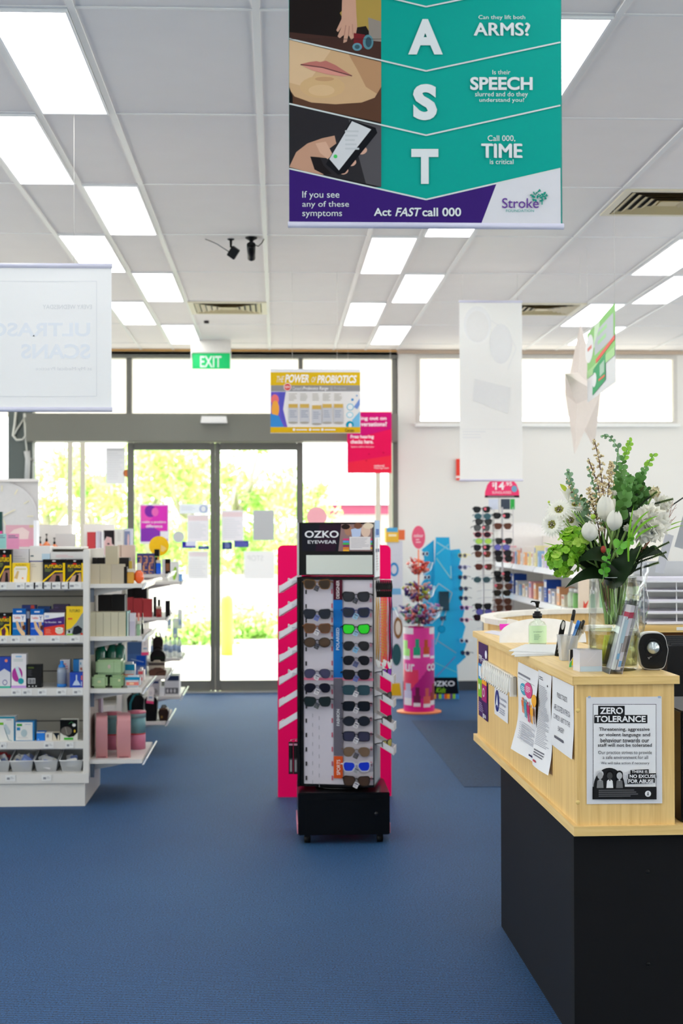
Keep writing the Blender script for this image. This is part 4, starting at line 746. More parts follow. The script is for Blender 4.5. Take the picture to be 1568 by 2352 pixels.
row(FZ[0], 'boxes on the top front shelf', [
 ('black and yellow support bandage box at the left end of the top shelf', -6, 26, 1262, 8.05, .05, K, futuro(0)),
 ('small yellow and white strapping box on the top shelf', 28, 68, 1293, 8.05, .05, YEL, [('p', [(.1, 1), (.1, .3), (.2, .18), (.8, .18), (.88, .3), (.82, 1)], (236, 228, 216)), ('t', 'FUTURO', .2, .08, .8, .16, (150, 120, 20), .01), ('p', [(.1, .8), (.3, .4), (.4, .45), (.3, .85)], (214, 180, 120)), ('e', .6, .8, .05, .05, (240, 150, 60)), ('r', .2, .3, .8, .34, (200, 190, 110))]),
 ('plain cream box between the yellow box and the black boxes', 69, 98, 1291, 8.06, .05, (226, 214, 190), [('L', .1, .1, .5, .3, 2, (200, 190, 170))]),
 ('black and yellow support box, left of the matching pair on the top shelf', 98, 149.5, 1285, 8.05, .05, K, futuro(0)),
 ('black and yellow support box, right of the matching pair by the upright', 152, 191, 1285, 8.05, .05, K, futuro(1)),
 ('large white and blue dressing box behind the cream box', 68, 115, 1254, 8.13, .12, (232, 230, 228), [('r', 0, .42, 1, .66, (56, 70, 150)), ('r', .6, .22, 1, .42, (190, 214, 230)), ('L', .05, .5, .5, .62, 2, (210, 215, 240)), ('r', .05, .26, .2, .3, (90, 110, 120)), ('r', .0, .66, 1, 1, (226, 222, 214))]),
 ('wide white box behind the black support boxes beside the upright', 116, 196, 1268, 8.13, .12, (226, 224, 222), [('L', .15, .1, .7, .2, 2, (230, 190, 195)), ('L', .3, .22, .95, .3, 2, (180, 180, 190))]),
 ('white box with pale blue corner behind the yellow box', 27, 66, 1262, 8.13, .1, (222, 224, 232), [('L', .1, .2, .8, .5, 4, (200, 204, 214))]),
])
row(FZ[1], 'boxes on the second front shelf', [
 ('black support box with a purple leg picture on the second shelf', -4, 25, 1408, 8.05, .05, K, futuro(2)),
 ('blue and white arm bandage box, left of two on the second shelf', 29, 59, 1398, 8.05, .04, (20, 96, 176), limb((20, 110, 180))),
 ('blue and white bandage box turned narrow behind the left arm box', 60, 68, 1404, 8.08, .1, (150, 110, 80), [('r', 0, 0, 1, .3, (224, 226, 230)), ('r', 0, .3, .5, 1, (50, 60, 110))]),
 ('blue and white arm bandage box, right of two on the second shelf', 70, 100, 1399, 8.05, .04, (20, 96, 176), limb((30, 86, 190))),
 ('purple, white and red bandage roll box on the second shelf', 101, 148, 1408, 8.05, .05, (238, 236, 238), [('p', [(0, .3), (1, .15), (1, .5), (0, .65)], (74, 46, 120)), ('p', [(0, .65), (1, .5), (1, 1), (0, 1)], (222, 66, 50)), ('t', 'For Bracelets', .05, .37, .6, .45, (226, 220, 236), .01), ('e', .75, .8, .2, .15, (214, 210, 196)), ('e', .75, .7, .2, .06, (236, 232, 220)), ('e', .75, .7, .08, .025, (170, 190, 120)), ('L', .07, .72, .45, .95, 4, (236, 130, 110)), ('r', .7, .38, .85, .44, (180, 170, 210)), ('r', .06, .1, .25, .2, (180, 190, 220))]),
 ('yellow box with curved top and grey photo panel by the upright', 152, 191, 1393, 8.05, .05, YEL, [('p', [(0, .82), (.3, .76), (.62, .55), (.9, .28), (1, .2), (1, 1), (0, 1)], (150, 160, 160)), ('t', 'FUTURO', .2, .1, .8, .2, (130, 120, 60), .01), ('r', .1, .4, .36, .46, (230, 110, 60)), ('p', [(.35, .98), (.45, .72), (.7, .66), (.95, .78), (.9, .92), (.6, .98)], (46, 50, 60)), ('p', [(0, 1), (0, .86), (.35, .82), (.3, 1)], (200, 204, 210)), ('e', .18, .88, .07, .05, (60, 60, 60)), ('r', .03, .95, .4, 1, (140, 190, 60)), ('r', .84, .93, .98, .99, (220, 70, 60))]),
 ('dark blue box behind the left arm bandage box', 50, 82, 1390, 8.14, .05, (36, 52, 120), [('r', .65, 0, .9, .5, (200, 80, 70))]),
 ('navy box behind the right arm bandage box', 86, 115, 1393, 8.14, .05, (22, 60, 120), []),
 ('dark violet box behind the bandage roll box', 122, 158, 1388, 8.14, .05, (56, 40, 74), [('L', .1, .1, .4, .25, 2, (90, 70, 120))]),
 ('violet box just behind the purple, white and red box', 114, 150, 1399, 8.11, .03, (64, 46, 84), []),
])
row(FZ[2], 'boxes on the third front shelf', [
 ('blue and white box with a ring picture at the left of the third shelf', -4, 24, 1509, 8.05, .06, (28, 66, 168), [('p', [(0, .5), (.5, .38), (1, .5), (1, .94), (0, .94)], (216, 216, 222)), ('r', 0, .94, 1, 1, (40, 170, 150)), ('e', .65, .12, .12, .05, (240, 140, 110)), ('e', .55, .82, .2, .09, (70, 76, 150)), ('e', .55, .82, .15, .065, (216, 216, 222))]),
 ('tall white box with purple and teal thermometer art on the third shelf', 26, 60, 1502, 8.05, .06, (232, 228, 230), [('e', .4, .6, .36, .22, (176, 60, 150)), ('p', [(.25, .4), (.45, .35), (.75, .75), (.6, .85)], (206, 222, 230)), ('e', .65, .8, .2, .09, (40, 150, 160)), ('r', 0, .93, 1, 1, (190, 150, 214)), ('L', .15, .15, .85, .24, 2, (190, 200, 196)), ('r', .3, .05, .7, .1, (150, 190, 220))]),
 ('black box with a white barcode on the third shelf', 60, 95, 1527, 8.05, .06, (22, 22, 24), [('t', 'mmmm', .12, .1, .5, .16, (120, 140, 60), .01), ('L', .1, .22, .45, .5, 8, (70, 70, 74)), ('r', .12, .58, .6, .82, (190, 190, 192)), ('r', .18, .62, .22, .8, K), ('r', .26, .62, .32, .8, K), ('r', .38, .62, .42, .8, K), ('r', .48, .62, .54, .8, K), ('r', .15, .9, .25, .95, (200, 200, 200)), ('r', .4, .9, .48, .95, (200, 200, 200)), ('r', .62, .9, .7, .95, (200, 200, 200))]),
 ('white and pink box behind the blue drink bottle', 138, 160, 1515, 8.13, .06, (224, 218, 220), [('L', .2, .15, .8, .4, 3, (214, 110, 130))]),
 ('blue box with a white nebuliser picture at the right of the third shelf', 160, 191, 1545, 8.05, .06, (24, 70, 178), [('p', [(.2, .85), (.35, .6), (.45, .5), (.45, .15), (.55, .15), (.55, .5), (.65, .6), (.8, .85)], (190, 206, 230)), ('r', .84, .2, .92, .5, (236, 120, 80)), ('r', .97, 0, 1, 1, (200, 40, 60)), ('r', .84, .6, .9, .9, (200, 214, 240))]),
 ('teal and white box standing behind the blue nebuliser box', 168, 191, 1515, 8.13, .06, (20, 120, 190), [('r', .6, 0, 1, .5, (224, 226, 228)), ('r', .7, .1, .8, .2, (60, 150, 190)), ('r', .7, .3, .9, .4, (200, 120, 100))]),
])
def lathe_thing(name, label, cat, px, Y, z, parts, group=None, seg=16, sy=1):
    t = thing(name, label, cat, (AX(px, Y), Y, z), 0, group)
    for (pn, prof, m_) in parts: mb = MB(); mb.lathe(prof, m_, seg=seg, sy=sy); mb.build(pn, t)
    return t
lathe_thing('spacer_bottle', 'clear bottle with blue cap and blue base on the third shelf', 'bottle', 142, 8.09, FZ[2], [('body', [(.026, .018), (.026, .09), (.02, .108)], mat((150, 160, 176), .2)), ('base', [(.027, 0), (.027, .018)], mat((30, 120, 200), .4)), ('cap', [(.02, .104), (.018, .12), (.01, .125), (.01, .142), (.004, .145)], mat((40, 130, 214), .35))])
row(FZ[3], 'boxes on the fourth front shelf', [
 ('large white and teal face mask box at the left of the fourth shelf', -6, 34, 1646, 8.05, .09, (226, 226, 222), [('r', 0, 0, 1, .08, (40, 140, 160)), ('r', .94, 0, 1, 1, (30, 130, 170)), ('r', .0, .24, .35, .34, (110, 180, 40)), ('p', [(.35, .35), (.5, .3), (.75, .6), (.7, .75), (.5, .7)], (186, 200, 204)), ('l', [(.4, .45), (.65, .95), (.85, 1)], .0025, (80, 130, 140)), ('L', .5, .12, .85, .16, 1, (130, 130, 160))]),
 ('medium white mask box with a blue edge on the fourth shelf', 35, 79, 1657, 8.05, .08, (28, 120, 176), [('r', .03, .05, .9, .97, (226, 226, 222)), ('r', .08, .12, .36, .24, (60, 150, 60)), ('r', .08, .3, .26, .46, (40, 130, 180)), ('e', .46, .6, .16, .2, (176, 196, 200)), ('L', .5, .14, .85, .2, 1, (140, 160, 190)), ('L', .1, .8, .7, .9, 2, (200, 200, 204))]),
 ('small bright blue box on the fourth shelf', 84, 103, 1681, 8.05, .06, (20, 120, 214), [('r', 0, 0, 1, .12, (200, 205, 200)), ('e', .22, .85, .06, .06, (180, 220, 250))]),
 ('small white box with a barcode beside the bright blue box', 104, 120, 1683, 8.05, .05, (222, 218, 208), [('r', .2, .2, .5, .6, (150, 144, 150))]),
 ('small cream and black printed box on the fourth shelf', 121, 136, 1683, 8.05, .05, (214, 206, 186), [('p', [(0, 0), (1, 0), (1, .3), (.8, .3), (.7, 1), (.5, .6), (.3, .3)], (26, 40, 54))]),
 ('black topped strap box with a green label on the fourth shelf', 138, 178, 1653, 8.05, .06, (216, 216, 206), [('p', [(0, 0), (1, 0), (1, .62), (.8, .8), (.5, .85), (.15, .7), (0, .62)], (22, 24, 24)), ('e', .36, .55, .32, .22, (104, 98, 92)), ('l', [(.3, .35), (.4, .7)], .004, (140, 134, 126)), ('e', .8, .26, .1, .08, (230, 230, 224)), ('r', .22, .86, .75, .97, (70, 170, 60)), ('l', [(.5, .2), (.65, .1), (.8, .2)], .002, (60, 140, 80)), ('e', .84, .55, .05, .07, (214, 180, 60))]),
])
binm = mat((206, 210, 214), .25, alpha=.62, var=0); stf = [(226, 228, 232), (120, 140, 200), (214, 216, 220), (236, 232, 226), (190, 60, 70)]
for k, (a, b) in enumerate(((-34, 23), (22, 76), (78, 133), (136, 190))):
    Y = 8.06; x0_, x1_ = AX(a, Y), AX(b, Y); c = (x0_+x1_)/2; hw = (x1_-x0_)/2; h = .085; nm = ['leftmost', 'second from left', 'third from left', 'rightmost'][k]
    t = thing('plastic_bin', 'clear plastic bin on the bottom shelf, %s of four' % nm, 'bin', (c, Y, FZ[4]), 0, 'clear plastic bins'); mb = MB()
    bt_, tp = hw*.8, hw*.98; dd = .22
    def wall(p0, p1, q0, q1): mb.add([p0, p1, q1, q0], [(0, 1, 2, 3)], binm)
    mb.add([(-bt_, .02, 0), (bt_, .02, 0), (bt_, dd-.02, 0), (-bt_, dd-.02, 0)], [(0, 3, 2, 1)], binm)
    wall((-bt_, .02, 0), (bt_, .02, 0), (-tp, 0, h*.72), (tp, 0, h*.72)); wall((bt_, .02, 0), (bt_, dd-.02, 0), (tp, 0, h*.72), (tp, dd, h*1.25)); wall((bt_, dd-.02, 0), (-bt_, dd-.02, 0), (tp, dd, h*1.25), (-tp, dd, h*1.25)); wall((-bt_, dd-.02, 0), (-bt_, .02, 0), (-tp, dd, h*1.25), (-tp, 0, h*.72)); mb.build('tub', t)
    mb = MB(); mb.tube([(-tp, 0, h*.72), (tp, 0, h*.72), (tp, dd, h*1.25), (-tp, dd, h*1.25), (-tp, 0, h*.72)], .0035, mat((226, 228, 230), .3, var=0), 6); mb.build('rim', t)
    rr = random.Random(k+4)
    for j in range((7, 7, 5, 4)[k]):
        mb = MB(); w_, h_ = rr.uniform(.018, .034), rr.uniform(.04, .075); mb.box(-w_, w_, -.004, .004, -h_/2, h_/2, mat(stf[(j+k) % 4 if k else (j % 2)*4], .3, var=0), .003); mb.deco([('r', .2, .3, .8, .6, (150, 170, 220))], lambda u, v: (-w_+2*w_*u, h_/2-h_*v), -.005)
        o = mb.build('sachet', loc=(c+rr.uniform(-.5, .5)*hw, Y+.03+.16*j/7, FZ[4]+.045+.01*rr.random()), label='small plastic wrapped item in the %s clear bin' % nm, cat='packet', group='packets in the clear bins'); o.rotation_euler = (rr.uniform(-.5, .2), rr.uniform(-.7, .7), rr.uniform(-.3, .3))
# end-of-aisle shelf goods, nearest unit
BG = (196, 184, 158); def_g = 'goods on the nearest end shelves'
def bx(z, L, group=def_g): row(z, group, L)
bx(WZ[0], [('beige gift box at the left of three on the top end shelf', 204, 229, 1296, 8.05, .09, BG, []), ('beige gift box in the middle of three on the top end shelf', 229.5, 255, 1296, 8.05, .09, (190, 178, 150), []), ('beige gift box at the right of three on the top end shelf', 255.5, 284, 1296, 8.05, .09, (186, 174, 152), []),
   ('black box behind the left beige box', 206, 221, 1281, 8.16, .08, (52, 50, 50), []), ('black box behind the middle beige box', 223, 241, 1281, 8.16, .08, (48, 46, 48), []), ('black box behind the right beige box', 267, 296, 1281, 8.16, .1, (54, 52, 54), []), ('dark narrow box beside the right beige box', 285, 291, 1302, 8.06, .08, (44, 40, 36), [])])
carton('beige gift box stacked on top of the beige boxes', 242, 270, 1254, 8.06, AZ(1296, 8.05, 250)+.0008, .08, (188, 176, 148), [], group=def_g)
def perfume(label, px, Y, z, w_, h_, liq, capc, group='perfume bottles', caph=.35, round_=False, body=None):
    t = thing('perfume_bottle', label, 'perfume', (AX(px, Y), Y, z), 0, group); lm = mat(liq, .08, var=0, coat=1)
    bh = h_*(1-caph)
    if round_:
        mb = MB(); mb.lathe([(w_*.35, 0), (w_*.95, bh*.25), (w_, bh*.5), (w_*.85, bh*.8), (w_*.4, bh)], lm, seg=20, sy=.6); mb.build('body', t)
    else:
        mb = MB(); mb.box(-w_, w_, -.014, .014, 0, bh*.78, lm, .003); mb.box(-w_, w_, -.014, .014, bh*.785, bh, mat((214, 208, 190), .1, var=0), .003); mb.build('body', t)
    mb = MB(); mb.box(-w_*.45, w_*.45, -.009, .009, bh, h_, mat(capc, .2, var=0), .002); mb.build('cap', t)
perfume('square amber perfume tester with gold cap on the top end shelf', 300, 8.08, WZ[0], .02, .125, (206, 150, 20), (190, 160, 60))
perfume('round orange perfume tester with clear cap on the top end shelf', 319, 8.1, WZ[0], .027, .112, (240, 96, 20), (226, 224, 220), round_=True)
perfume('small gold perfume bottle lying behind the amber one', 289, 8.2, WZ[0]+.05, .01, .05, (200, 160, 90), (190, 140, 60))
bx(WZ[1], [('pale green slim box, %s of five in the row on the second end shelf' % n_, 203+17.2*i, 219.6+17.2*i, 1406, 8.05, .1, (198, 192, 164), []) for i, n_ in enumerate(('first', 'second', 'third', 'fourth', 'fifth'))] +
   [('pale silver slim box beside the green boxes', 297, 310, 1409, 8.06, .06, (206, 202, 208), [('r', 0, .35, 1, 1, (188, 182, 196))]), ('thin teal edged box right after the five green boxes', 290, 295, 1404, 8.06, .1, (60, 150, 140), [('r', .4, 0, 1, 1, (216, 226, 222))])])
perfume('tall green glass perfume at the right of the second end shelf', 318, 8.1, WZ[1], .011, .125, (150, 190, 150), (230, 150, 130))
perfume('slim black perfume at the edge of the second end shelf', 327, 8.2, WZ[1], .006, .12, (24, 24, 26), (20, 20, 20))
bx(WZ[1]+.0, [('wide black box standing behind the pale green boxes, left', 225, 256, 1367, 8.25, .1, (44, 40, 42), []), ('wide black box standing behind the pale green boxes, right', 256.5, 288, 1366, 8.25, .1, (40, 38, 40), [('r', .95, 0, 1, 1, (220, 222, 228))])])
grn = [(168, 196, 150), (150, 180, 132)]
def pack(label, a, b, yt, Y, z, dep, c, ds=(), group='wrapped packs on the end shelf'):
    p = A(a, yt, Y); q = A(b, yt, Y); w_ = (q.x-p.x)/2; h = p.z-z; mb = MB(); mb.box(-w_, w_, 0, dep, 0, h, mat(c, .3, ns=30, var=.08, bump=.4), .012); mb.deco(list(ds), lambda u, v: (-w_+2*w_*u, h*(1-v)), -.0006); return mb.build('wrapped_pack', loc=((p.x+q.x)/2, Y, z), label=label, cat='packet', group=group)
zt2 = AZ(1551, 8.06, 240)
pack('pale green wrapped bar pack, bottom left of the green stack', 210, 246, 1551, 8.06, WZ[2], .14, grn[0], [('e', .5, .5, .12, .1, (210, 216, 170))]); pack('pale green wrapped bar pack, bottom right of the green stack', 252, 283, 1551, 8.06, WZ[2], .14, grn[1], [('e', .7, .4, .1, .1, (210, 216, 170))])
pack('wide pale green wrapped pack on top of the green stack', 219, 282, 1516, 8.07, zt2+.001, .13, grn[0], [('r', .66, .05, .68, .95, (140, 170, 128)), ('e', .5, .45, .05, .14, (210, 190, 180))])
CORAL = [('r', 0, .08, 1, .34, (30, 140, 186)), ('r', .08, .5, .92, .78, (230, 130, 120)), ('r', .3, .55, .6, .72, (240, 200, 160))]
pack('blue and coral gift pack at the front right of the third end shelf', 287, 321, 1553, 8.07, WZ[2], .08, (206, 214, 222), CORAL); pack('blue and coral gift pack standing behind the front one', 281, 309, 1522, 8.2, WZ[2], .08, (206, 214, 222), CORAL)
pack('white and red patterned pack at the edge of the third end shelf', 316, 331, 1535, 8.3, WZ[2], .08, (236, 226, 226), [('r', .1, .2, .8, .4, (230, 100, 110)), ('r', .2, .6, .7, .8, (230, 120, 120))])
for k, (px, lab) in enumerate(((232, 'dark green squat bottle behind the green packs, left'), (258, 'dark green bottle behind the green packs, middle'), (275, 'tall dark green round bottle behind the green packs, right'))):
    lathe_thing('green_bottle', lab, 'bottle', px, 8.32, WZ[2], [('body', [(.03, 0), (.034, .04), (.034, .18 if k < 2 else .2), (.02, .22)], mat((14, 120, 96), .15, coat=1)), ('cap', [(.012, .22), (.012, .24 if k else .245)], mat((210, 235, 240) if k == 0 else (20, 100, 90), .3))], 'green bottles on the end shelf')
tinm = mat((226, 160, 162), .4, ns=12, var=.03)
for k, (a, b) in enumerate(((215, 252), (263, 306))):
    p = A(a, 1650, 8.08); q = A(b, 1650, 8.08); hh = AZ(1645, 8.08, 250)-WZ[3]; w_ = (q.x-p.x)/2; t = thing('gift_tin', 'pink rounded gift tin on the lowest end shelf, %s of two' % ('left' if k == 0 else 'right'), 'tin', ((p.x+q.x)/2, 8.08, WZ[3]), .12, 'pink gift tins')
    P = [(-.1+.0, 0), (.1, 0)]+[(.1-.03+.03*math.cos(u), hh-.03+.03*math.sin(u)) for u in (0, .5, 1.05, 1.57)]+[(-.1+.03-.03*math.sin(u), hh-.03+.03*math.cos(u)) for u in (0, .5, 1.05, 1.57)]
    mb = MB(); mb.M = Matrix.Translation((0, .1, 0)) @ Matrix.Rotation(PI/2, 4, 'Z'); mb.prism(P, -w_*.72, w_*.72, tinm, True); mb.build('body', t)
    mb = MB(); mb.M = Matrix.Translation((-w_*.74, .1, 0)) @ Matrix.Rotation(-PI/2, 4, 'Z'); mb.box(-.07, .07, -.002, .002, .05, hh-.05, mat((222, 178, 160), .4)); mb.build('label_plate', t)
    mb = MB(); mb.box(-w_*.5, w_*.5, -.002, .03, 0, .008, mat((150, 90, 96), .4)); mb.build('foot', t)
for k, (px, yt) in enumerate(((262, 1640), (318, 1637))):
    hh = AZ(yt, 8.35, px)-WZ[3]; t = thing('gift_drum', 'round pink and teal gift canister behind the pink tins, %s one' % ('left' if k == 0 else 'right'), 'canister', (AX(px-4, 8.42), 8.42, WZ[3]), 0, 'pink and teal gift canisters')
    mb = MB(); mb.lathe([(.05, .0), (.05, hh*.4)], mat((216, 130, 160), .4)); mb.lathe([(.0502, hh*.4), (.0502, hh*.43)], mat((214, 60, 60), .4)); mb.lathe([(.05, hh*.43), (.05, hh*.85)], mat((120, 174, 180), .4)); mb.build('body', t)
    mb = MB(); mb.lathe([(.052, hh*.85), (.052, hh), (0, hh)], mat((150, 190, 190), .4)); mb.lathe([(.0525, hh-.01), (.0525, hh+.002), (0, hh+.003)], mat((226, 130, 150), .4)); mb.build('lid', t)
carton('clear topped lilac brochure box behind the left pink tin', 203, 232, 1602, 8.45, WZ[3], .1, (206, 190, 214), [('r', 0, .45, 1, 1, (206, 140, 130))], group=def_g)
# second unit
g2 = 'goods on the end shelves of the middle unit'
bx(g2z[0], [('box with blue and orange maze pattern, %s of three' % n_, 314+13.4*i, 327+13.4*i, 1271, 9.7, .07, (64, 62, 120), [('l', [(.15, .15), (.8, .15), (.8, .45), (.25, .45), (.25, .8), (.85, .8)], .006, (226, 160, 110)), ('l', [(0, .6), (.1, .6), (.1, .95), (.6, .95)], .005, (226, 160, 110)), ('l', [(.5, .3), (.5, .3)], .004, (226, 160, 110)), ('l', [(.45, .28), (.6, .28), (.6, .62)], .004, (214, 150, 120))]) for i, n_ in enumerate(('left', 'middle', 'right'))], g2)
t = thing('perfume_bottle', 'tall black perfume with square cap behind the bright blue bottle', 'perfume', (AX(360, 9.72), 9.72, g2z[0]), 0, 'perfume bottles'); mb = MB(); mb.box(-.013, .013, 0, .03, 0, .115, BLACK, .002); mb.build('body', t); mb = MB(); mb.box(-.017, .017, -.002, .032, .117, .165, BLACK, .002); mb.build('cap', t)
perfume('bright blue perfume bottle with gold cap on the middle unit', 364, 9.69, g2z[0], .016, .118, (20, 96, 230), (220, 160, 70), caph=.2)
carton('small white and brown tester card box at the shelf edge', 372, 392, 1284, 9.75, g2z[0], .03, (232, 232, 236), [('r', .35, 0, .95, 1, (40, 30, 28)), ('r', .42, .3, .85, .8, (150, 100, 70))], group=g2)
t = thing('wobbler_sign', 'round glossy yellow promotional sign on the middle unit end shelf', 'sign', (AX(365, 9.95), 9.95, g2z[0])); mb = MB(); mb.M = Matrix.Translation((0, 0, AZ(1254, 9.95, 365)-g2z[0])); mb.prism([(.068*math.cos(2*PI*k/28), .068*math.sin(2*PI*k/28)) for k in range(28)], -.003, .003, mat((252, 200, 20), .2)); mb.deco([('p', [(.2, -.1), (.6, .1), (.75, .3), (.4, .6), (.2, .5)], (250, 215, 130))], lambda u, v: (u*.068, -v*.068), -.0035); mb.build('disc', t)
mb = MB(); mb.tube([(0, 0, 0), (0, 0, AZ(1270, 9.95, 365)-g2z[0])], .003, CLEAR); mb.build('stem', t)
bx(g2z[0]+.0, [('pale pink box on the middle unit, left of a pair', 270, 277, 1252, 9.75, .08, (214, 190, 172), []), ('wide pale pink box on the middle unit end shelf', 278, 309, 1252, 9.74, .08, (216, 192, 176), [])], g2)
bx(g2z[1], [('dark red box at the left of three on the middle unit', 292, 305, 1373, 9.7, .08, (168, 50, 56), []), ('dark red box in the middle of three on the middle unit', 306, 327, 1375, 9.7, .08, (164, 46, 52), []), ('dark red box at the right of three on the middle unit', 328, 348, 1376, 9.7, .08, (170, 52, 56), []), ('slim black box behind the red perfume', 352, 358, 1371, 9.76, .06, (22, 26, 24), []), ('black and silver tester box near the shelf edge', 379, 390, 1380, 9.72, .03, (22, 22, 22), [('r', 0, 0, .1, 1, (220, 220, 224))]), ('tall black box behind the dark red boxes, left', 292, 306, 1350, 9.9, .08, (36, 30, 34), []), ('tall black box behind the dark red boxes, right', 307, 337, 1349, 9.9, .08, (32, 28, 30), [])], g2)
perfume('dark red square perfume with black cap on the middle unit', 365, 9.69, g2z[1], .019, .118, (150, 26, 24), (24, 20, 20), caph=.38)
bx(g2z[2], [('tall stack box with blue wave print behind the gift packs', 292, 334, 1476, 9.75, .1, (70, 110, 170), [('r', 0, 0, 1, .35, (74, 104, 150)), ('r', .5, .4, 1, .7, (30, 84, 190)), ('l', [(.2, .5), (.9, .6)], .004, (170, 200, 230)), ('r', 0, .75, 1, 1, (110, 130, 180))])], g2)
def bag(label, a, b, yt, Y, z, dep, c, cat='bag', name='handbag', strap=None, group='bags on the middle unit', rnd=.03, ds=()):
    p = A(a, yt, Y); q = A(b, yt, Y); w_ = (q.x-p.x)/2; h = p.z-z; t = thing(name, label, cat, ((p.x+q.x)/2, Y, z), 0, group); mb = MB(); r_ = min(rnd, w_*.9, h*.45)
    P = [(-w_+r_*.3, 0), (w_-r_*.3, 0)]+[(w_-r_+r_*math.cos(u), h-r_+r_*math.sin(u)) for u in (0, .4, .8, 1.2, 1.57)]+[(-w_+r_-r_*math.sin(u), h-r_+r_*math.cos(u)) for u in (0, .4, .8, 1.2, 1.57)]
    mb.prism(P, 0, dep, mat(c, .45, ns=20, var=.1, bump=.3)); mb.deco(list(ds), lambda u, v: (-w_+2*w_*u, h*(1-v))); mb.build('body', t)
    if strap: mb = MB(); mb.tube([(-w_*.6, -.004, h*.1), (-w_*.55, -.006, h*.7), (-w_*.2, -.004, h*.97), (w_*.3, dep*.3, h*1.02)], .008, mat(strap, .5), 6); mb.build('strap', t)
    mb = MB(); mb.tube([(-w_*.5, dep*.5, h*.97), (-w_*.3, dep*.5, h*1.12), (w_*.3, dep*.5, h*1.12), (w_*.5, dep*.5, h*.97)], .005, mat(c, .5), 6); mb.build('handle', t)
    return t
bag('black handbag with a teal side stripe on the lowest end shelf', 291, 330, 1597, 9.72, g2z[3], .1, (18, 18, 20), strap=(30, 120, 130))
bag('plain black handbag in front of the teal striped one', 332, 361, 1600, 9.69, g2z[3], .1, (14, 14, 16), ds=[('r', .68, .3, .72, .6, (60, 56, 50))])
bag('brown leather pouch at the edge of the lowest end shelf', 363, 387, 1626, 9.7, g2z[3], .1, (54, 34, 26), name='leather_pouch', rnd=.04, ds=[('r', .1, .05, .9, .12, (120, 90, 70)), ('e', .35, .7, .1, .1, (140, 110, 60))])
bag('brown leather glasses case below the tall dark bag', 341, 381, 1538, 9.7, g2z[2], .08, (84, 52, 40), name='glasses_case', cat='case', rnd=.03, ds=[('l', [(.4, 1), (.5, .5), (1, .2)], .004, (40, 24, 20))])
bag('folded cream and black pouch behind the brown glasses case', 341, 378, 1522, 9.82, g2z[2], .06, (206, 196, 176), name='fabric_pouch', rnd=.01, ds=[('r', 0, 0, 1, .25, (90, 80, 76))])
bag('tall black shoulder bag hanging on the middle unit end', 344, 380, 1493, 9.92, g2z[2]+.0, .08, (30, 26, 26), rnd=.05, ds=[('r', .2, .3, 1, .38, (44, 60, 46)), ('r', .5, .55, .7, .7, (190, 180, 150))])
bag('dark brown bag above the black shoulder bag', 350, 374, 1463, 10.05, g2z[2], .06, (60, 48, 44), rnd=.05)
for k, (px, y0_, y1_, Y) in enumerate(((333, 1462, 1505, 9.66), (344, 1577, 1616, 9.66))):
    zs_ = g2z[k+1]-.022
    p = A(px, y1_, Y); mb = MB(); h = AZ(y0_, Y, px)-p.z; mb.M = Matrix.Rotation(.12*k, 4, 'Y'); mb.prism([(-.024, 0), (.024, 0), (.02, h*.8), (.01, h), (-.01, h), (-.02, h*.8)], 0, .001, mat((236, 230, 228), .5)); mb.deco([('r', 0, .84, 1, 1, (236, 80, 130)), ('r', .25, .6, .75, .68, (150, 180, 200)), ('L', .3, .3, .7, .5, 3, (190, 186, 190))], lambda u, v: (-.024+.048*u, h*(1-v)), -.0005)
    mb.tube([(0, 0, h-.006), (-.004, .015, (h+zs_-p.z)/2), (-.004, .03, zs_-p.z)], .0012, PAPER, 4); mb.build('swing_tag', loc=p, label=['white swing tag with pink end hanging by the middle end shelves, upper', 'white swing tag with pink end hanging over the black handbags, lower'][k], cat='tag', group='pink ended swing tags')
# third unit
g3 = 'goods on the farthest end shelves'
bx(g3z[2], [('white carton with a dark blue top on the farthest low shelf', 378, 411, 1552, 11.15, .2, (222, 222, 226), [('r', .0, 0, 1, .25, (50, 60, 90)), ('r', .05, .6, .95, .9, (110, 110, 116)), ('e', .2, .75, .07, .1, (216, 216, 220)), ('e', .45, .75, .07, .1, (216, 216, 220)), ('e', .7, .75, .07, .1, (216, 216, 220))]), ('white and blue carton beside the dark topped carton', 346, 366, 1561, 11.2, .2, (206, 204, 212), [('r', .2, .1, .9, .25, (60, 76, 120)), ('L', .4, .6, .8, .9, 4, (60, 60, 66))]), ('small plain white box on the farthest low shelf', 366, 377, 1578, 11.14, .06, (244, 244, 248), [])], g3)
bx(g3z[0], [('white soap box on the farthest unit', 372, 386, 1305, 11.3, .08, (226, 224, 222), []), ('white carton with a green leaf on the farthest unit', 388, 410, 1290, 11.2, .08, (232, 234, 230), [('e', .6, .6, .2, .35, (150, 200, 70), .3)]), ('small white and blue pack at the end of the farthest top shelf', 411, 418, 1318, 11.2, .05, (120, 170, 226), [])], g3)
for k in range(7):
    px = 350+k*10.2; Y = 11.2+.12*(k % 2); lathe_thing('water_bottle', 'clear plastic bottle with pale cap in the farthest unit row', 'bottle', px, Y, g3z[1], [('body', [(.016, 0), (.017, .03), (.016, .12), (.008, .14)], mat((200, 210, 220), .1, alpha=.55, var=0)), ('label', [(.0172, .04), (.0172, .09)], mat((150, 176, 210), .4)), ('cap', [(.009, .14), (.009, .16), (0, .161)], mat((214, 206, 196), .4))], 'clear bottles on the farthest unit')
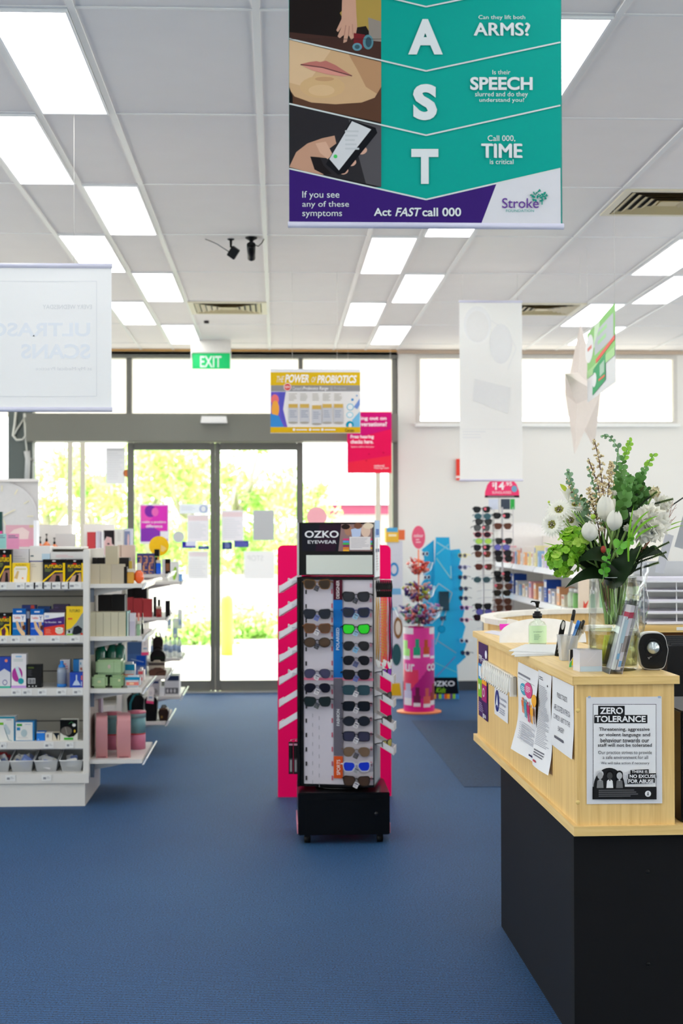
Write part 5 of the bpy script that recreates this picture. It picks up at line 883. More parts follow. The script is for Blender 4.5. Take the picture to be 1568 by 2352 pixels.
for k, (px, py, w_) in enumerate(((396, 1420, 12), (408, 1400, 10), (384, 1400, 9))):
    p = A(px, py+45, 11.15); q = A(px+w_, py, 11.15); mb = MB(); mb.tube([((q.x-p.x)/2, .01, q.z-p.z), ((q.x-p.x)/2, .01, g3z[0]-.022-p.z)], .002, CHROME, 5); mb.box(0, q.x-p.x, 0, .02, 0, q.z-p.z, mat((224, 228, 236), .2, alpha=.7, var=0), .004); mb.deco([('r', .2, .5, .8, .8, (160, 190, 220))], lambda u, v: ((q.x-p.x)*u, (q.z-p.z)*(1-v))); mb.build('hanging_pack', loc=p, label='clear blister pack hanging at the farthest unit, %s of three' % ['middle', 'right', 'left'][k], cat='packet', group='clear hanging packs')
# on top of the units
t2 = 1.343; g4 = 'goods standing on top of the middle unit'
def tp(lab, a, b, yt, Y, dep, base, ds=(), z=t2): carton(lab, a, b, yt, Y, z, dep, base, ds, group=g4)
mb = MB(); mb.box(-2.3, -.0, -.18, .25, t2-.0125, t2-.0005, shm); mb.build('top_board', loc=(XR-.04, Y2+.34, 0), label='white top board across the middle shelving unit', cat='shelf board')
tp('tall red box on the middle unit beside the model picture', 200, 219, 1222, 9.9, .06, (200, 62, 70))
tp('glossy silver box right of the red box', 220, 229, 1220, 9.9, .06, (222, 220, 232), [('r', .5, 0, .7, 1, (190, 180, 210))])
tp('glossy silver and white slim box, further right of the red box', 230, 237, 1222, 9.9, .06, (236, 236, 240), [('r', .1, 0, .4, 1, (170, 160, 180))])
tp('box with a picture of a dark haired model', 238, 262, 1218, 9.95, .04, (236, 206, 206), [('p', [(0, 0), (1, 0), (1, .5), (.85, .45), (.75, .3), (.3, .25), (.1, .4), (0, .45)], (56, 50, 56)), ('e', .45, .62, .3, .36, (232, 190, 190)), ('e', .45, .55, .12, .035, (60, 50, 60)), ('p', [(.75, .3), (1, .35), (1, .6), (.8, .55)], (50, 44, 50))])
tp('white printed box right of the model picture', 263, 284, 1215, 9.95, .05, (228, 226, 222), [('L', .3, .1, .7, .5, 6, (200, 198, 196))])
tp('white and blue box with a small portrait at the unit edge', 285, 304, 1214, 9.95, .05, (206, 212, 226), [('r', .05, .1, .7, 1, (130, 140, 176)), ('e', .5, .45, .12, .25, (226, 190, 190))])
tp('plain grey card standing on the middle unit', 127, 173, 1226, 9.95, .02, (214, 214, 214))
tp('white packaging box behind the grey card', 84, 163, 1205, 10.1, .05, (236, 234, 232))
tp('white packaging box behind the red box', 192, 262, 1204, 10.15, .05, (240, 238, 236))
for k, (px, h, lab) in enumerate(((92, .118, 'small amber pump bottle, left of three on the middle unit'), (107, .137, 'tall amber pump bottle, middle of three on the middle unit'), (125, .112, 'small amber pump bottle, right of three beside the grey card'))):
    lathe_thing('pump_bottle', lab, 'bottle', px, 9.88, t2, [('body', [(.028, 0), (.028, h*.5), (.008, h*.68)], mat((226, 120, 60), .15, coat=1)), ('pump', [(.008, h*.68), (.009, h*.8), (.003, h*.84), (.003, h), (.008, h), (.008, h*1.06), (0, h*1.07)], BLACK)], 'amber pump bottles')
# clock board
p = A(0, 1250, 9.9); t = thing('clock_board', 'white board with a large pale round clock above the left shelves', 'clock', (AX(5, 9.9), 9.9, t2)); zb_ = AZ(1100, 9.9, 40)-t2; wl_, wr_ = AX(-80, 9.9)-AX(5, 9.9), AX(87, 9.9)-AX(5, 9.9)
mb = MB(); mb.box(wl_, wr_, .01, .04, 0, zb_, mat((216, 214, 214), .5)); mb.box(wl_-.01, wr_+.004, -.02, .05, zb_-.02, zb_, mat((236, 232, 230), .5)); mb.build('board', t)
cz = AZ(1186, 9.9, 5)-t2; mb = MB(); mb.M = Matrix.Translation((0, 0, cz)) @ Matrix.Rotation(PI/2, 4, 'X'); mb.lathe([(.232, -.008), (.236, .004), (.226, .006), (0, .006)], mat((214, 213, 214), .4), seg=48); mb.build('face', t)
gl = mat((236, 230, 204), .4, var=0)
for k in range(12):
    a_ = PI/2-k*PI/6; mb = MB(); mb.M = Matrix.Translation((.19*math.cos(a_), -.009, cz+.19*math.sin(a_))) @ Matrix.Rotation(-(a_-PI/2), 4, 'Y'); mb.box(-.004, .004, -.001, .001, -.02, .02, gl); mb.build('hour_mark', t)
for (nm, an, ln) in (('hour_hand', 1.1, .1), ('minute_hand', 2.75, .16)):
    mb = MB(); mb.M = Matrix.Translation((0, -.012, cz)) @ Matrix.Rotation(an, 4, 'Y'); mb.box(-.004, .004, -.001, .001, -.02, ln, gl); mb.build(nm, t)
top_ = top1
g5 = 'goods on top of the nearest unit'
mb = MB(); mb.box(-2.3, -.03, .2, .5, top1+.0005, top1+.0115, shm); mb.build('top_board', loc=(XR-.04, Y1, 0), label='white top board along the nearest shelving unit', cat='shelf board')
for (lab, a, b, yt, Y, dep, base, ds) in (('pink lavender carton with a picture of white cloth beneath the clock', 13, 77, 1206, 8.42, .1, (228, 176, 190), [('p', [(.0, .55), (.3, .2), (.6, .1), (.85, .3), (.8, .65), (.1, .65)], (240, 216, 214)), ('r', 0, .65, 1, 1, (236, 166, 190)), ('r', .85, 0, 1, .12, (220, 200, 150))]),
    ('white upright divider at the end of the pink carton', 77, 84, 1195, 8.4, .1, (240, 242, 248), [])):
    carton(lab, a, b, yt, Y, top1+.012, dep, base, ds, group=g5)
for (lab, a, b, y0_, y1_, c) in (('mint green shelf talker card at the left edge', -8, 14.5, 1226, 1260, (150, 206, 200)), ('pink shelf talker card beside the mint one', 15, 44, 1226, 1261, (232, 150, 186))):
    sheet('price_card', lab, 'card', a, y0_, b, y1_, 8.08, mat(c, .5), [('L', a+4, y0_+4, b-3, y0_+12, 2, (110, 120, 140))], .001, group='coloured shelf cards')
mb = MB(); p = A(0, 1160, 9.0); mb.box(-.03, .012, 0, .03, 0, .2, mat((20, 70, 66), .4)); mb.deco([('r', 0, .55, 1, 1, (236, 80, 160))], lambda u, v: (-.03+.042*u, .2*(1-v))); mb.build('product_box', loc=(AX(0, 8.3), 8.3, top1+.012), label='dark teal and pink box at the left edge of the picture', cat='box')
# ---------------------------------------------------------------- hanging signs
def line(mb, a, b, r=.0009, m_=None): mb.tube([a, b], r, m_ or mat((215, 212, 205), .5, var=0), 4)
def hung(name, label, cat, px0, py0, px1, py1, Y, base, ds, ropes, rod=None, group=None, thick=.002):
    a = A(px0, py1, Y); b = A(px1, py0, Y); w_ = b.x-a.x; h_ = b.z-a.z; cx = (a.x+b.x)/2; t = thing(name, label, cat, (cx, Y, a.z), 0, group)
    mb = MB(); mb.box(-w_/2, w_/2, 0, thick, 0, h_, base); mb.deco(ds, lambda u, v: (A(u, v, Y).x-cx, A(u, v, Y).z-a.z)); mb.build('printed_sheet', t)
    if rod:
        for z, nm in ((0, 'bottom_rail'), (h_, 'top_rail')):
            mb = MB(); mb.M = Matrix.Translation((0, 0, z)) @ Matrix.Rotation(PI/2, 4, 'Y'); mb.lathe([(0, -w_/2-.003), (rod, -w_/2-.003), (rod, w_/2+.003), (0, w_/2+.003)], mat((214, 214, 232), .35, var=0), seg=12); mb.build(nm, t)
    for u in ropes: x_ = AX(u, Y)-cx; mb = MB(); line(mb, (x_, 0, h_), (x_, 0, CZ-a.z)); mb.build('cord', t)
    return t
TE = (0, 164, 148); PU = (56, 28, 112); WL = (214, 222, 220); SK = (214, 170, 134)
ch = [[(664, 90+149*k), (978, 164+147.5*k), (1286, 98+145*k)] for k in (-1, 0, 1, 2)]
ds = [('r', 664, -365, 1287, 518, TE), ('r', 664, -365, 875, 430, (44, 40, 42)), ('p', [(664, -365), (875, -365), (875, -10), (664, -60)], (120, 96, 84)),
      # arm and mug photo
      ('p', [(664, -58), (875, -10), (875, 141), (664, 91)], (40, 32, 30)), ('p', [(826, -20), (875, -10), (875, 120), (840, 60), (800, 66), (780, 30)], (176, 148, 74)), ('p', [(845, 40), (875, 50), (875, 141), (850, 130)], (150, 140, 130)), ('p', [(664, 74), (875, 96), (875, 141), (664, 91)], (70, 46, 40)),
      ('p', [(786, -20), (816, -20), (818, 30), (820, 62), (816, 84), (806, 92), (800, 80), (796, 96), (788, 99), (790, 80), (780, 88), (775, 84), (784, 62), (776, 74), (772, 70), (784, 44)], (206, 160, 136)), ('l', [(800, 82), (802, 60)], .002, (170, 120, 100)), ('l', [(790, 82), (794, 58)], .002, (170, 120, 100)), ('l', [(810, 80), (809, 56)], .002, (180, 130, 108)), ('p', [(812, 76), (838, 80), (836, 112), (812, 108)], (120, 34, 40)), ('e', 845, 97, 12, 17, (90, 140, 150)), ('e', 846, 97, 7, 12, (54, 84, 96)), ('e', 820, 108, 11, 9, (100, 150, 165)), ('e', 820, 108, 6, 5, (60, 90, 100)),
      # mouth and chin photo
      ('p', [(664, 92), (875, 143), (875, 280), (664, 238)], (208, 172, 130)), ('p', [(664, 92), (760, 116), (700, 200), (664, 190)], (220, 188, 148)), ('p', [(800, 125), (875, 143), (875, 222), (840, 200), (820, 160)], (184, 142, 104)), ('e', 740, 200, 52, 26, (212, 176, 128)), ('e', 738, 208, 30, 13, (220, 186, 140)),
      ('p', [(664, 205), (676, 222), (715, 236), (770, 240), (830, 236), (860, 225), (875, 200), (875, 282), (664, 238)], (92, 62, 46)), ('p', [(664, 200), (672, 222), (672, 240), (664, 239)], (30, 28, 30)), ('p', [(690, 148), (710, 143), (726, 141), (735, 143), (748, 140), (770, 150), (795, 166), (808, 174), (780, 168), (740, 157), (705, 152)], (188, 116, 106)), ('p', [(692, 150), (705, 151), (740, 156), (780, 167), (806, 174), (786, 176), (750, 171), (716, 162)], (216, 148, 134)), ('l', [(690, 149), (706, 151), (740, 155.5), (780, 167), (808, 175)], .0025, (96, 44, 44)), ('e', 745, 182, 22, 5, (196, 154, 112)),
      # hand and phone photo
      ('p', [(664, 240), (875, 290), (875, 430), (664, 386)], (56, 54, 58)), ('p', [(800, 275), (875, 290), (875, 430), (840, 422)], (84, 82, 86)), ('p', [(664, 384), (680, 350), (706, 330), (740, 318), (768, 312), (772, 330), (752, 345), (764, 356), (752, 364), (735, 362), (742, 380), (760, 398), (740, 402), (700, 394)], (196, 152, 126)), ('p', [(712, 360), (735, 362), (742, 380), (762, 400), (745, 402), (722, 390)], (40, 34, 36)), ('p', [(724, 330), (748, 326), (764, 356), (752, 366), (735, 352)], (214, 172, 146)),
      ('e', 832, 347, 11, 8, (216, 172, 150), -.4), ('e', 808, 374, 10, 8, (216, 170, 148), -.4), ('e', 790, 394, 10, 7, (210, 164, 142), -.4), ('p', [(748, 378), (806, 276), (862, 294), (866, 306), (792, 398), (776, 402)], (24, 26, 34)), ('p', [(756, 366), (808, 279), (852, 298), (778, 392)], (214, 216, 218)), ('L', 792, 300, 826, 350, 5, (196, 200, 202)), ('e', 770, 360, 4.5, 4.5, (70, 200, 100)),
      ('p', [(664, 390), (976, 458), (1286, 386), (1286, 518), (664, 518)], PU), ('p', [(1140, 421), (1286, 387), (1287, 518), (1103, 518)], (222, 222, 226))]
for c in ch: ds.append(('l', c, .0036, WL))
W_ = (226, 232, 232)
ds += [('t', 'A', 937, 45, 1016, 126, W_, .045), ('t', 'S', 948, 194, 1003, 277, W_, .045), ('t', 'T', 944, 343, 1006, 423, W_, .045), ('t', 'F', 948, -100, 1003, -20, W_, .045),
       ('t', 'Can they lift both', 1098, 36, 1205, 48, W_, 0), ('t', 'ARMS?', 1087, 54, 1214, 83, W_, 0), ('t', 'ARMS?', 1088.2, 54, 1215.2, 83, W_, 0), ('t', 'ARMS?', 1089.4, 54.5, 1216.4, 83.5, W_, 0), ('t', 'ARMS?', 1087.6, 53.2, 1215, 82.2, W_, 0), ('t', 'Is their', 1130, 162, 1171, 172, W_, 0), ('t', 'SPEECH', 1079, 178, 1222, 208, W_, .03), ('t', 'slurred and do they', 1090, 212, 1211, 226, W_, 0), ('t', 'understand you?', 1100, 226, 1203, 238, W_, 0),
       ('t', 'Call 000,', 1119, 312, 1182, 327, W_, 0), ('t', 'TIME', 1104, 332, 1196, 363, W_, 0), ('t', 'TIME', 1105.4, 332, 1197.4, 363, W_, 0), ('t', 'TIME', 1106.8, 332.6, 1198.8, 363.6, W_, 0), ('t', 'TIME', 1104.6, 331, 1197, 362, W_, 0), ('t', 'is critical', 1124, 367, 1178, 378, W_, 0), ('t', 'If you see', 694, 440, 779, 460, W_, 0), ('t', 'any of these', 694, 463, 801, 480, W_, 0), ('t', 'symptoms', 694, 486, 785, 502, W_, 0),
       ('t', 'Act', 858, 479, 898, 497, W_, .02), ('t', 'FAST', 907, 478, 962, 498, W_, .02, .25), ('t', 'call 000', 969, 478, 1058, 498, W_, .02), ('t', 'Stroke', 1152, 456, 1236, 479, (104, 60, 150), .005), ('t', 'FOUNDATION', 1161, 482, 1225, 488, (70, 170, 160), 0)]
rr = random.Random(2)
for k in range(44):
    a_ = rr.uniform(0, 6.28); r_ = rr.random()**.5; u, v = 1236+19*r_*math.cos(a_), 451+13*r_*math.sin(a_); s_ = rr.uniform(2.4, 4); ds.append(('p', [(u+s_*math.cos(a_+q), v+s_*math.sin(a_+q)) for q in (0, 1.9, 4)], (20, 150, 130)))
ds += [('l', [(1243, 452), (1243, 472)], .003, (20, 150, 130)), ('r', 664, 92, 875, 93, (60, 50, 46))]
hung('hanging_banner', 'large teal and purple hanging banner with A S T letters and three photos', 'banner', 664, -365, 1287, 516, 3.4, mat((0, 150, 136), .35), ds, (700, 1250), .0075)
hung('hanging_banner', 'wide white banner with faint mirrored lettering hanging on the left', 'banner', -330, 611, 256, 940, 5.92, mat((252, 252, 252), .5, sub=.15, var=0),
     [('t', 'ULTRASOUND', 207, 741, -150, 773, (236, 240, 246), .03), ('t', 'SCANS', 207, 790, 48, 824, (236, 240, 246), .03), ('t', 'EVERY WEDNESDAY', 211, 700, 98, 710, (226, 228, 230), .01), ('t', 'at My Medical Practice', 211, 843, 82, 853, (230, 231, 234), 0), ('l', [(-300, 646), (222, 646), (222, 910), (-300, 910), (-300, 646)], .003, (235, 236, 238))], (170, -250), .01)
fa = (243, 244, 245)
hung('hanging_banner', 'tall narrow white banner hanging right of the middle', 'banner', 1056, 693, 1198, 1103, 9.5, mat((252, 252, 250), .5, sub=.15, var=0),
     [('e', 1096, 745, 32, 42, fa), ('e', 1096, 750, 26, 36, (239, 239, 238)), ('l', [(1125, 735), (1165, 760), (1185, 800), (1165, 850)], .006, fa), ('p', [(1090, 870), (1172, 890), (1166, 950), (1085, 920)], (236, 237, 237)), ('e', 1150, 790, 26, 46, (236, 237, 238)), ('r', 1060, 985, 1180, 986.5, fa), ('L', 1062, 990, 1120, 1010, 3, fa)], (1064, 1190), .008)
GOLDY = (226, 186, 30); bw_ = (236, 238, 242)
pd = [('r', 621, 855, 827, 885, GOLDY), ('r', 622, 885, 827, 899, (150, 148, 150)), ('t', 'THE', 633, 864, 650, 878, bw_, 0, .2), ('t', 'POWER', 654, 860, 709, 879, (250, 250, 250), .03, .15), ('t', 'OF', 714, 866, 724, 878, bw_, 0, .2), ('t', 'PROBIOTICS', 728, 862, 817, 880, (250, 250, 250), .03, .15), ('t', "Caruso's", 671, 888, 694, 896, bw_, 0, .15), ('t', 'Probiotics Range', 695, 888, 753, 898, (245, 245, 248), .01, .15), ('t', '@ Probiotic', 757, 888, 795, 897, (190, 190, 194), 0), ('e', 660, 889, 9, 9, (236, 226, 226)), ('e', 660, 889, 7.5, 7.5, (222, 60, 50)), ('t', 'NEW', 654, 886, 666, 892, bw_, .01),
      ('r', 623, 900, 826, 981, (232, 230, 228)), ('p', [(622, 900), (656, 900), (650, 940), (660, 981), (621, 981)], (110, 90, 200)), ('e', 631, 918, 9, 12, (236, 120, 120)), ('e', 632, 940, 9, 20, (240, 170, 70)), ('p', [(621, 950), (640, 955), (652, 981), (621, 981)], (60, 140, 210)), ('p', [(640, 900), (656, 900), (648, 940), (656, 975), (646, 960)], (90, 90, 190)),
      ('p', [(826, 915), (812, 935), (820, 940), (826, 930)], (120, 150, 214)), ('p', [(826, 945), (808, 965), (812, 981), (826, 981)], (120, 190, 226)), ('e', 809, 918, 3, 3, (60, 140, 200)), ('e', 819, 909, 1.8, 1.8, (60, 140, 200)), ('e', 804, 935, 8, 8, (70, 180, 210)), ('e', 804, 935, 6.5, 6.5, (230, 236, 238)), ('e', 803, 953, 8, 7, (120, 200, 220)), ('e', 803, 953, 6.5, 5.5, (232, 236, 238)), ('e', 803, 976, 9, 9, (20, 150, 180)), ('e', 804, 978, 4, 6, (236, 230, 226)), ('r', 621, 981, 827, 994, (220, 178, 26))]
for k in range(5):
    x_ = 662+26*k+(2 if k == 2 else 0); y_ = 971+(3 if k == 2 else 0); pd += [('r', x_, y_-36, x_+22, y_, (196, 198, 204)), ('e', x_+11, y_, 11, 2.5, (170, 166, 156)), ('r', x_+.5, y_-43, x_+21.5, y_-34, (206, 172, 90)), ('L', x_+3, y_-28, x_+20, y_-10, 4, (150, 158, 176)), ('L', x_+1, 904, x_+20, 922, 5, (190, 186, 178))]
for x_ in (675, 712, 740): pd += [('e', x_, 987, 3, 3, bw_), ('r', x_+5, 986, x_+30 if x_ != 712 else x_+22, 988.5, bw_)]
pd += [('t', 'Caruso', 792, 985, 813, 992, (60, 60, 60), .01)]
hung('hanging_poster', 'yellow and white probiotics poster with five tubs hanging before the doors', 'poster', 621, 848, 827, 995, 9.5, mat((236, 238, 244), .35), pd, (672, 775))
pk_d = [('r', 799, 948, 899, 1086, (226, 16, 84)), ('p', [(799, 948), (899, 948), (899, 985), (799, 1010)], (200, 16, 110)), ('p', [(799, 1086), (799, 1062), (899, 1046), (899, 1086)], (236, 40, 70)), ('t', 'Missing out on', 785, 955, 888, 966, (245, 236, 240), .02), ('t', 'conversations?', 787, 968, 889, 979, (245, 236, 240), .02), ('t', 'Free hearing', 805, 999, 858, 1009, (250, 240, 245), .02), ('t', 'checks here.', 805, 1010, 857, 1019, (250, 240, 245), .02), ('t', 'Speak to staff to check your', 806, 1024, 859, 1029, (250, 220, 230), 0), ('t', 'national', 859, 1067, 882, 1072, (250, 225, 230), .01), ('t', 'Hearing Care', 859, 1073, 892, 1078, (250, 225, 230), .01), ('e', 847, 1043, 1.5, 1.5, (190, 0, 60)), ('e', 841, 1058, 1.5, 1.5, (190, 0, 60)), ('e', 880, 1040, 1.5, 1.5, (190, 0, 60))]
pk_d[3] = ('t', 'Missing out on', 774, 955, 888, 966, (245, 236, 240), .02)
hung('hanging_poster', 'crimson hearing check poster hanging behind the yellow and white one', 'poster', 797, 946, 899, 1087, 13.15, mat((220, 20, 90), .35), pk_d[:3]+[('t', 'ing out on', 828, 957, 887, 967, (245, 236, 240), .02), ('t', 'versations?', 828, 969, 888, 979, (245, 236, 240), .02)]+pk_d[5:], (800, 897))
# angled green poster
R_, L0 = A(1412, 722, 7.4), A(1348, 768, 8.6); vx = R_-L0; wq = math.hypot(vx.x, vx.y); t = thing('hanging_poster', 'angled green and white tablet poster hanging above the flowers', 'poster', (L0.x, L0.y, L0.z-.41), math.atan2(vx.y, vx.x))
gd = [('r', 0, 0, 1, .55, (140, 202, 116)), ('p', [(.3, 0), (.5, 0), (.4, .3), (.25, .3)], (206, 232, 196)), ('p', [(.3, .25), (.45, .1), (.95, .1), (.95, .42), (.3, .42)], (190, 196, 200)), ('L', .42, .15, .88, .38, 2, (160, 216, 150)), ('e', .1, .25, .16, .2, (236, 238, 238)), ('r', .03, .22, .19, .27, (226, 120, 110)), ('p', [(.35, .49), (1, .4), (1, .46), (.35, .55)], (232, 96, 84)), ('r', 0, .55, 1, .66, (170, 216, 150)), ('p', [(.25, .6), (.7, .52), (.7, .88), (.22, .96)], (40, 160, 100)), ('p', [(.5, .62), (.66, .6), (.66, .76), (.5, .78)], (170, 200, 180)), ('e', .3, .76, .08, .1, (236, 238, 238)), ('r', .46, .8, .68, .83, (232, 110, 84))]
mb = MB(); mb.box(0, wq, 0, .002, 0, .41, mat((232, 234, 236), .35, sub=.2)); mb.deco(gd, lambda u, v: (u*wq, .41*(1-v))); mb.build('printed_sheet', t)
for x_ in (.01, wq-.01): mb = MB(); line(mb, (x_, 0, .41), (x_, 0, CZ-L0.z+.41)); mb.build('cord', t)
# paper star
c = A(1338, 906, 8.9); ps = mat((236, 228, 222), .6, sub=.4, ns=60, var=.06); R1, R2, dd = .44, .17, .11
t = thing('star_lantern', 'pale pink folded paper star hanging behind the green poster', 'paper star', c, 1.12); mb = MB(); P = []
for k in range(10): a_ = PI/2+.12+k*PI/5; r_ = R1 if k % 2 == 0 else R2; P.append((r_*math.cos(a_), 0, r_*math.sin(a_)))
mb.add(P+[(0, -dd, 0), (0, dd, 0)], [(k, (k+1) % 10, 10) for k in range(10)]+[((k+1) % 10, k, 11) for k in range(10)], ps); mb.build('paper_body', t); mb = MB(); line(mb, P[0], (P[0][0], 0, CZ-c.z)); mb.build('cord', t)
# exit sign
Ye = 12.9; a = A(438, 847, Ye); b = A(530, 797, Ye); t = thing('exit_sign', 'green and white emergency exit sign on the ceiling before the doors', 'exit sign', ((a.x+b.x)/2, Ye, a.z)); hw = (b.x-a.x)/2; hh = CZ-a.z
mb = MB(); mb.box(-hw, hw, 0, .07, AZ(811, Ye)-a.z, hh, mat((222, 218, 212), .4), .006); mb.box(-hw, -hw+.006, .0, .06, .0, AZ(811, Ye)-a.z, mat((236, 236, 236), .3)); mb.box(hw-.006, hw, .0, .06, .0, AZ(811, Ye)-a.z, mat((236, 236, 236), .3)); mb.build('housing', t)
mb = MB(); mb.box(-hw+.012, hw-.008, .02, .03, .002, AZ(811, Ye)-a.z, mat((0, 176, 96), .4, emit=.35)); mb.M = Matrix.Translation((0, .02, 0)); cx = (a.x+b.x)/2
mb.deco([('t', 'EXIT', 459, 817, 508, 843, (226, 240, 232), .015)], lambda u, v: (A(u, v, Ye).x-cx, A(u, v, Ye).z-a.z)); mb.build('sign_face', t)
# ceiling security cameras
pc = G(577, 545, CZ); t = thing('security_camera', 'black bullet security camera on the ceiling, right of two', 'camera', pc); mb = MB(); mb.lathe([(.035, 0), (.035, -.008), (.012, -.02), (.01, -.05), (0, -.05)], BLACK, cap=False); mb.build('mount', t)
mb = MB(); mb.M = Matrix.Translation((0, -.02, -.085)) @ Matrix.Rotation(.95, 4, 'X'); mb.lathe([(.0, -.055), (.024, -.055), (.026, .05), (.02, .052), (.019, .045), (0, .045)], mat((26, 26, 28), .3)); mb.build('body', t); mb = MB(); mb.tube([(.01, 0, -.04), (.04, .01, -.05), (.06, .02, -.03), (.075, .02, -.002)], .003, BLACK, 6); mb.build('cable', t)
pc = G(530, 549, CZ); t = thing('security_camera', 'small black box camera with a curling cable on the ceiling, left of two', 'camera', pc); mb = MB(); mb.lathe([(.02, 0), (.02, -.004), (.008, -.01), (.006, -.05), (0, -.05)], BLACK, cap=False); mb.build('mount', t)
mb = MB(); mb.M = Matrix.Translation((.015, 0, -.08)) @ Matrix.Rotation(.6, 4, 'Y') @ Matrix.Rotation(.4, 4, 'X'); mb.box(-.026, .026, -.015, .015, -.032, .032, mat((24, 24, 26), .35), .003); mb.build('body', t)
mb = MB(); mb.tube([(-.01, 0, -.075), (-.05, 0, -.05), (-.08, 0, -.03), (-.12, 0, -.012), (-.15, 0, -.001)], .0025, mat((70, 76, 76), .5), 6); mb.build('cable', t)
# door sensor, cables, wall sign
a = A(461, 972, YW-.2); b = A(522, 957, YW-.2); mb = MB(); w_ = (b.x-a.x)/2; mb.prism([(-w_, 0), (w_, 0), (w_*.92, b.z-a.z), (-w_*.92, b.z-a.z)], -.05, .04, mat((236, 234, 234), .35)); mb.build('door_sensor', loc=((a.x+b.x)/2, YW-.2, a.z), label='white motion sensor on the beam above the sliding doors', cat='sensor')
cm = mat((222, 222, 214), .5, var=0); Yc = YW-.06
def cpath(pts): return [A(u, v, Yc) for u, v in pts]
t = thing('wall_cable', 'pale cable looped and hanging on the grey column at the left', 'cable', (0, 0, 0))
for P in ([(37, 940), (34, 975), (30, 1000), (38, 1010), (52, 1010), (60, 1000), (62, 960), (55, 950)], [(55, 962), (40, 985), (33, 998)], [(55, 950), (58, 1000), (62, 1040)], [(62, 1040), (68, 1050), (76, 1062), (80, 1040), (78, 1020)]):
    mb = MB(); mb.tube(cpath(P), .012 if P[0][0] == 37 else .008, cm, 6); mb.build('loop', t)
mb = MB(); mb.tube(cpath([(62, 1036), (64, 1055), (62, 1100)]), [.03, .024, .024], mat((200, 200, 200), .5), 10); mb.build('conduit', t)
hung('wall_sign', 'narrow red sign edge showing beside the tall white banner', 'sign', 1047, 1054, 1080, 1103, YW-.03, mat((232, 60, 40), .4), [('r', 1047, 1093, 1080, 1098, (240, 230, 226))], ())
# stickers and posters on the glass doors
yd = YW-.032+.02; sg = 'stickers and notices on the shopfront glass'
def stk(lab, a, b, c_, d, base, ds=(), Y=YW-.012, nm='door_sticker'): return sheet(nm, lab, 'sticker' if nm == 'door_sticker' else 'poster', a, b, c_, d, Y, base if not isinstance(base, tuple) else mat(base, .5, sub=.3, var=0), list(ds), .002, group=sg)
stk('framed purple and pink poster on the left door', 321, 1158, 388, 1249, (236, 232, 240), [('r', 323, 1161, 385, 1244, (226, 60, 190)), ('p', [(323, 1161), (340, 1161), (350, 1190), (340, 1200), (323, 1195)], (240, 90, 190)), ('e', 345, 1174, 13, 14, (130, 50, 170)), ('e', 356, 1176, 8, 10, (240, 110, 190)), ('p', [(323, 1215), (350, 1210), (370, 1222), (385, 1218), (385, 1244), (323, 1244)], (140, 60, 180)), ('t', 'make a positive', 326, 1196, 381, 1203, (250, 236, 246), .02), ('t', 'difference', 335, 1205, 373, 1212, (250, 236, 246), .02), ('r', 368, 1220, 386, 1238, (240, 236, 244))], nm='door_poster')
ball_ = [('e', .5, .5, .5, .5, (206, 208, 212))]
def disc(lab, cx, cy, r_, c_): 
    p = A(cx, cy, YW-.012); mb = MB(); q = r_*YW/F; mb.prism([(q*math.cos(2*PI*k/28), q*math.sin(2*PI*k/28)) for k in range(28)], 0, .002, mat(c_, .5, sub=.3, var=0)); return mb.build('door_sticker', loc=(p.x, p.y, p.z), label=lab, cat='sticker', group=sg)
disc('round grey sticker on the left door beside the pink poster', 410, 1233, 13, (212, 214, 218)); disc('large pale pink round sticker on the right fixed pane', 727, 1187, 23, (244, 196, 206)); disc('small orange round sticker left of the door frame', 292, 1087, 9, (226, 140, 80))
stk('white notice with a blue drop emblem at the left door edge', 412, 1158, 479, 1180, (240, 244, 250), [('e', 467, 1169, 9, 9, (150, 170, 220)), ('e', 467, 1169, 6, 7, (240, 244, 250)), ('L', 416, 1163, 450, 1174, 3, (220, 226, 236))])
stk('white notice sheet on the left door', 430, 1182, 479, 1244, (242, 240, 246), [('r', 431, 1185, 478, 1196, (240, 222, 226)), ('L', 434, 1200, 474, 1238, 9, (226, 228, 234))])
stk('blue and white strip on the left door, left of two', 418, 1244, 450, 1259, (226, 228, 245), [('r', 418, 1244, 427, 1256, (50, 50, 170)), ('r', 418, 1254, 450, 1259, (90, 80, 190))])
stk('dark blue strip on the left door, right of two', 455, 1254, 480, 1262, (36, 62, 160), [('L', 458, 1256, 476, 1261, 2, (150, 170, 220))])
stk('dark blue square on the right door beside the middle stile', 510, 1245, 533, 1262, (36, 56, 150), [('L', 516, 1247, 528, 1260, 4, (150, 170, 220))])
stk('blue rectangle on the right door, right of the dark square', 538, 1242, 571, 1257, (74, 74, 180), [('L', 541, 1244, 568, 1256, 4, (120, 126, 214))])
stk('plain pale grey sheet on the right door', 581, 1172, 629, 1241, (206, 208, 212))
stk('white notice sheet with a pale pink heading on the right door', 509, 1172, 559, 1243, (242, 240, 246), [('r', 510, 1176, 557, 1187, (244, 222, 226)), ('L', 513, 1192, 554, 1238, 9, (230, 232, 238))])
stk('white notice panel with fine lines in the left fixed pane', 243, 1028, 287, 1112, (236, 236, 240), [('r', 247, 1032, 284, 1034, (190, 190, 196)), ('L', 247, 1040, 284, 1104, 12, (224, 224, 230))])
stk('white lettered sheet low on the left door', 432, 1266, 478, 1330, (248, 248, 250), [('r', 434, 1268, 476, 1278, (244, 232, 236)), ('L', 434, 1284, 474, 1326, 8, (238, 238, 242))])
stk('white sheet with faint mirrored lettering low on the right door', 560, 1266, 630, 1330, (248, 248, 250), [('t', 'STOP', 604, 1276, 568, 1288, (226, 228, 230), 0)])

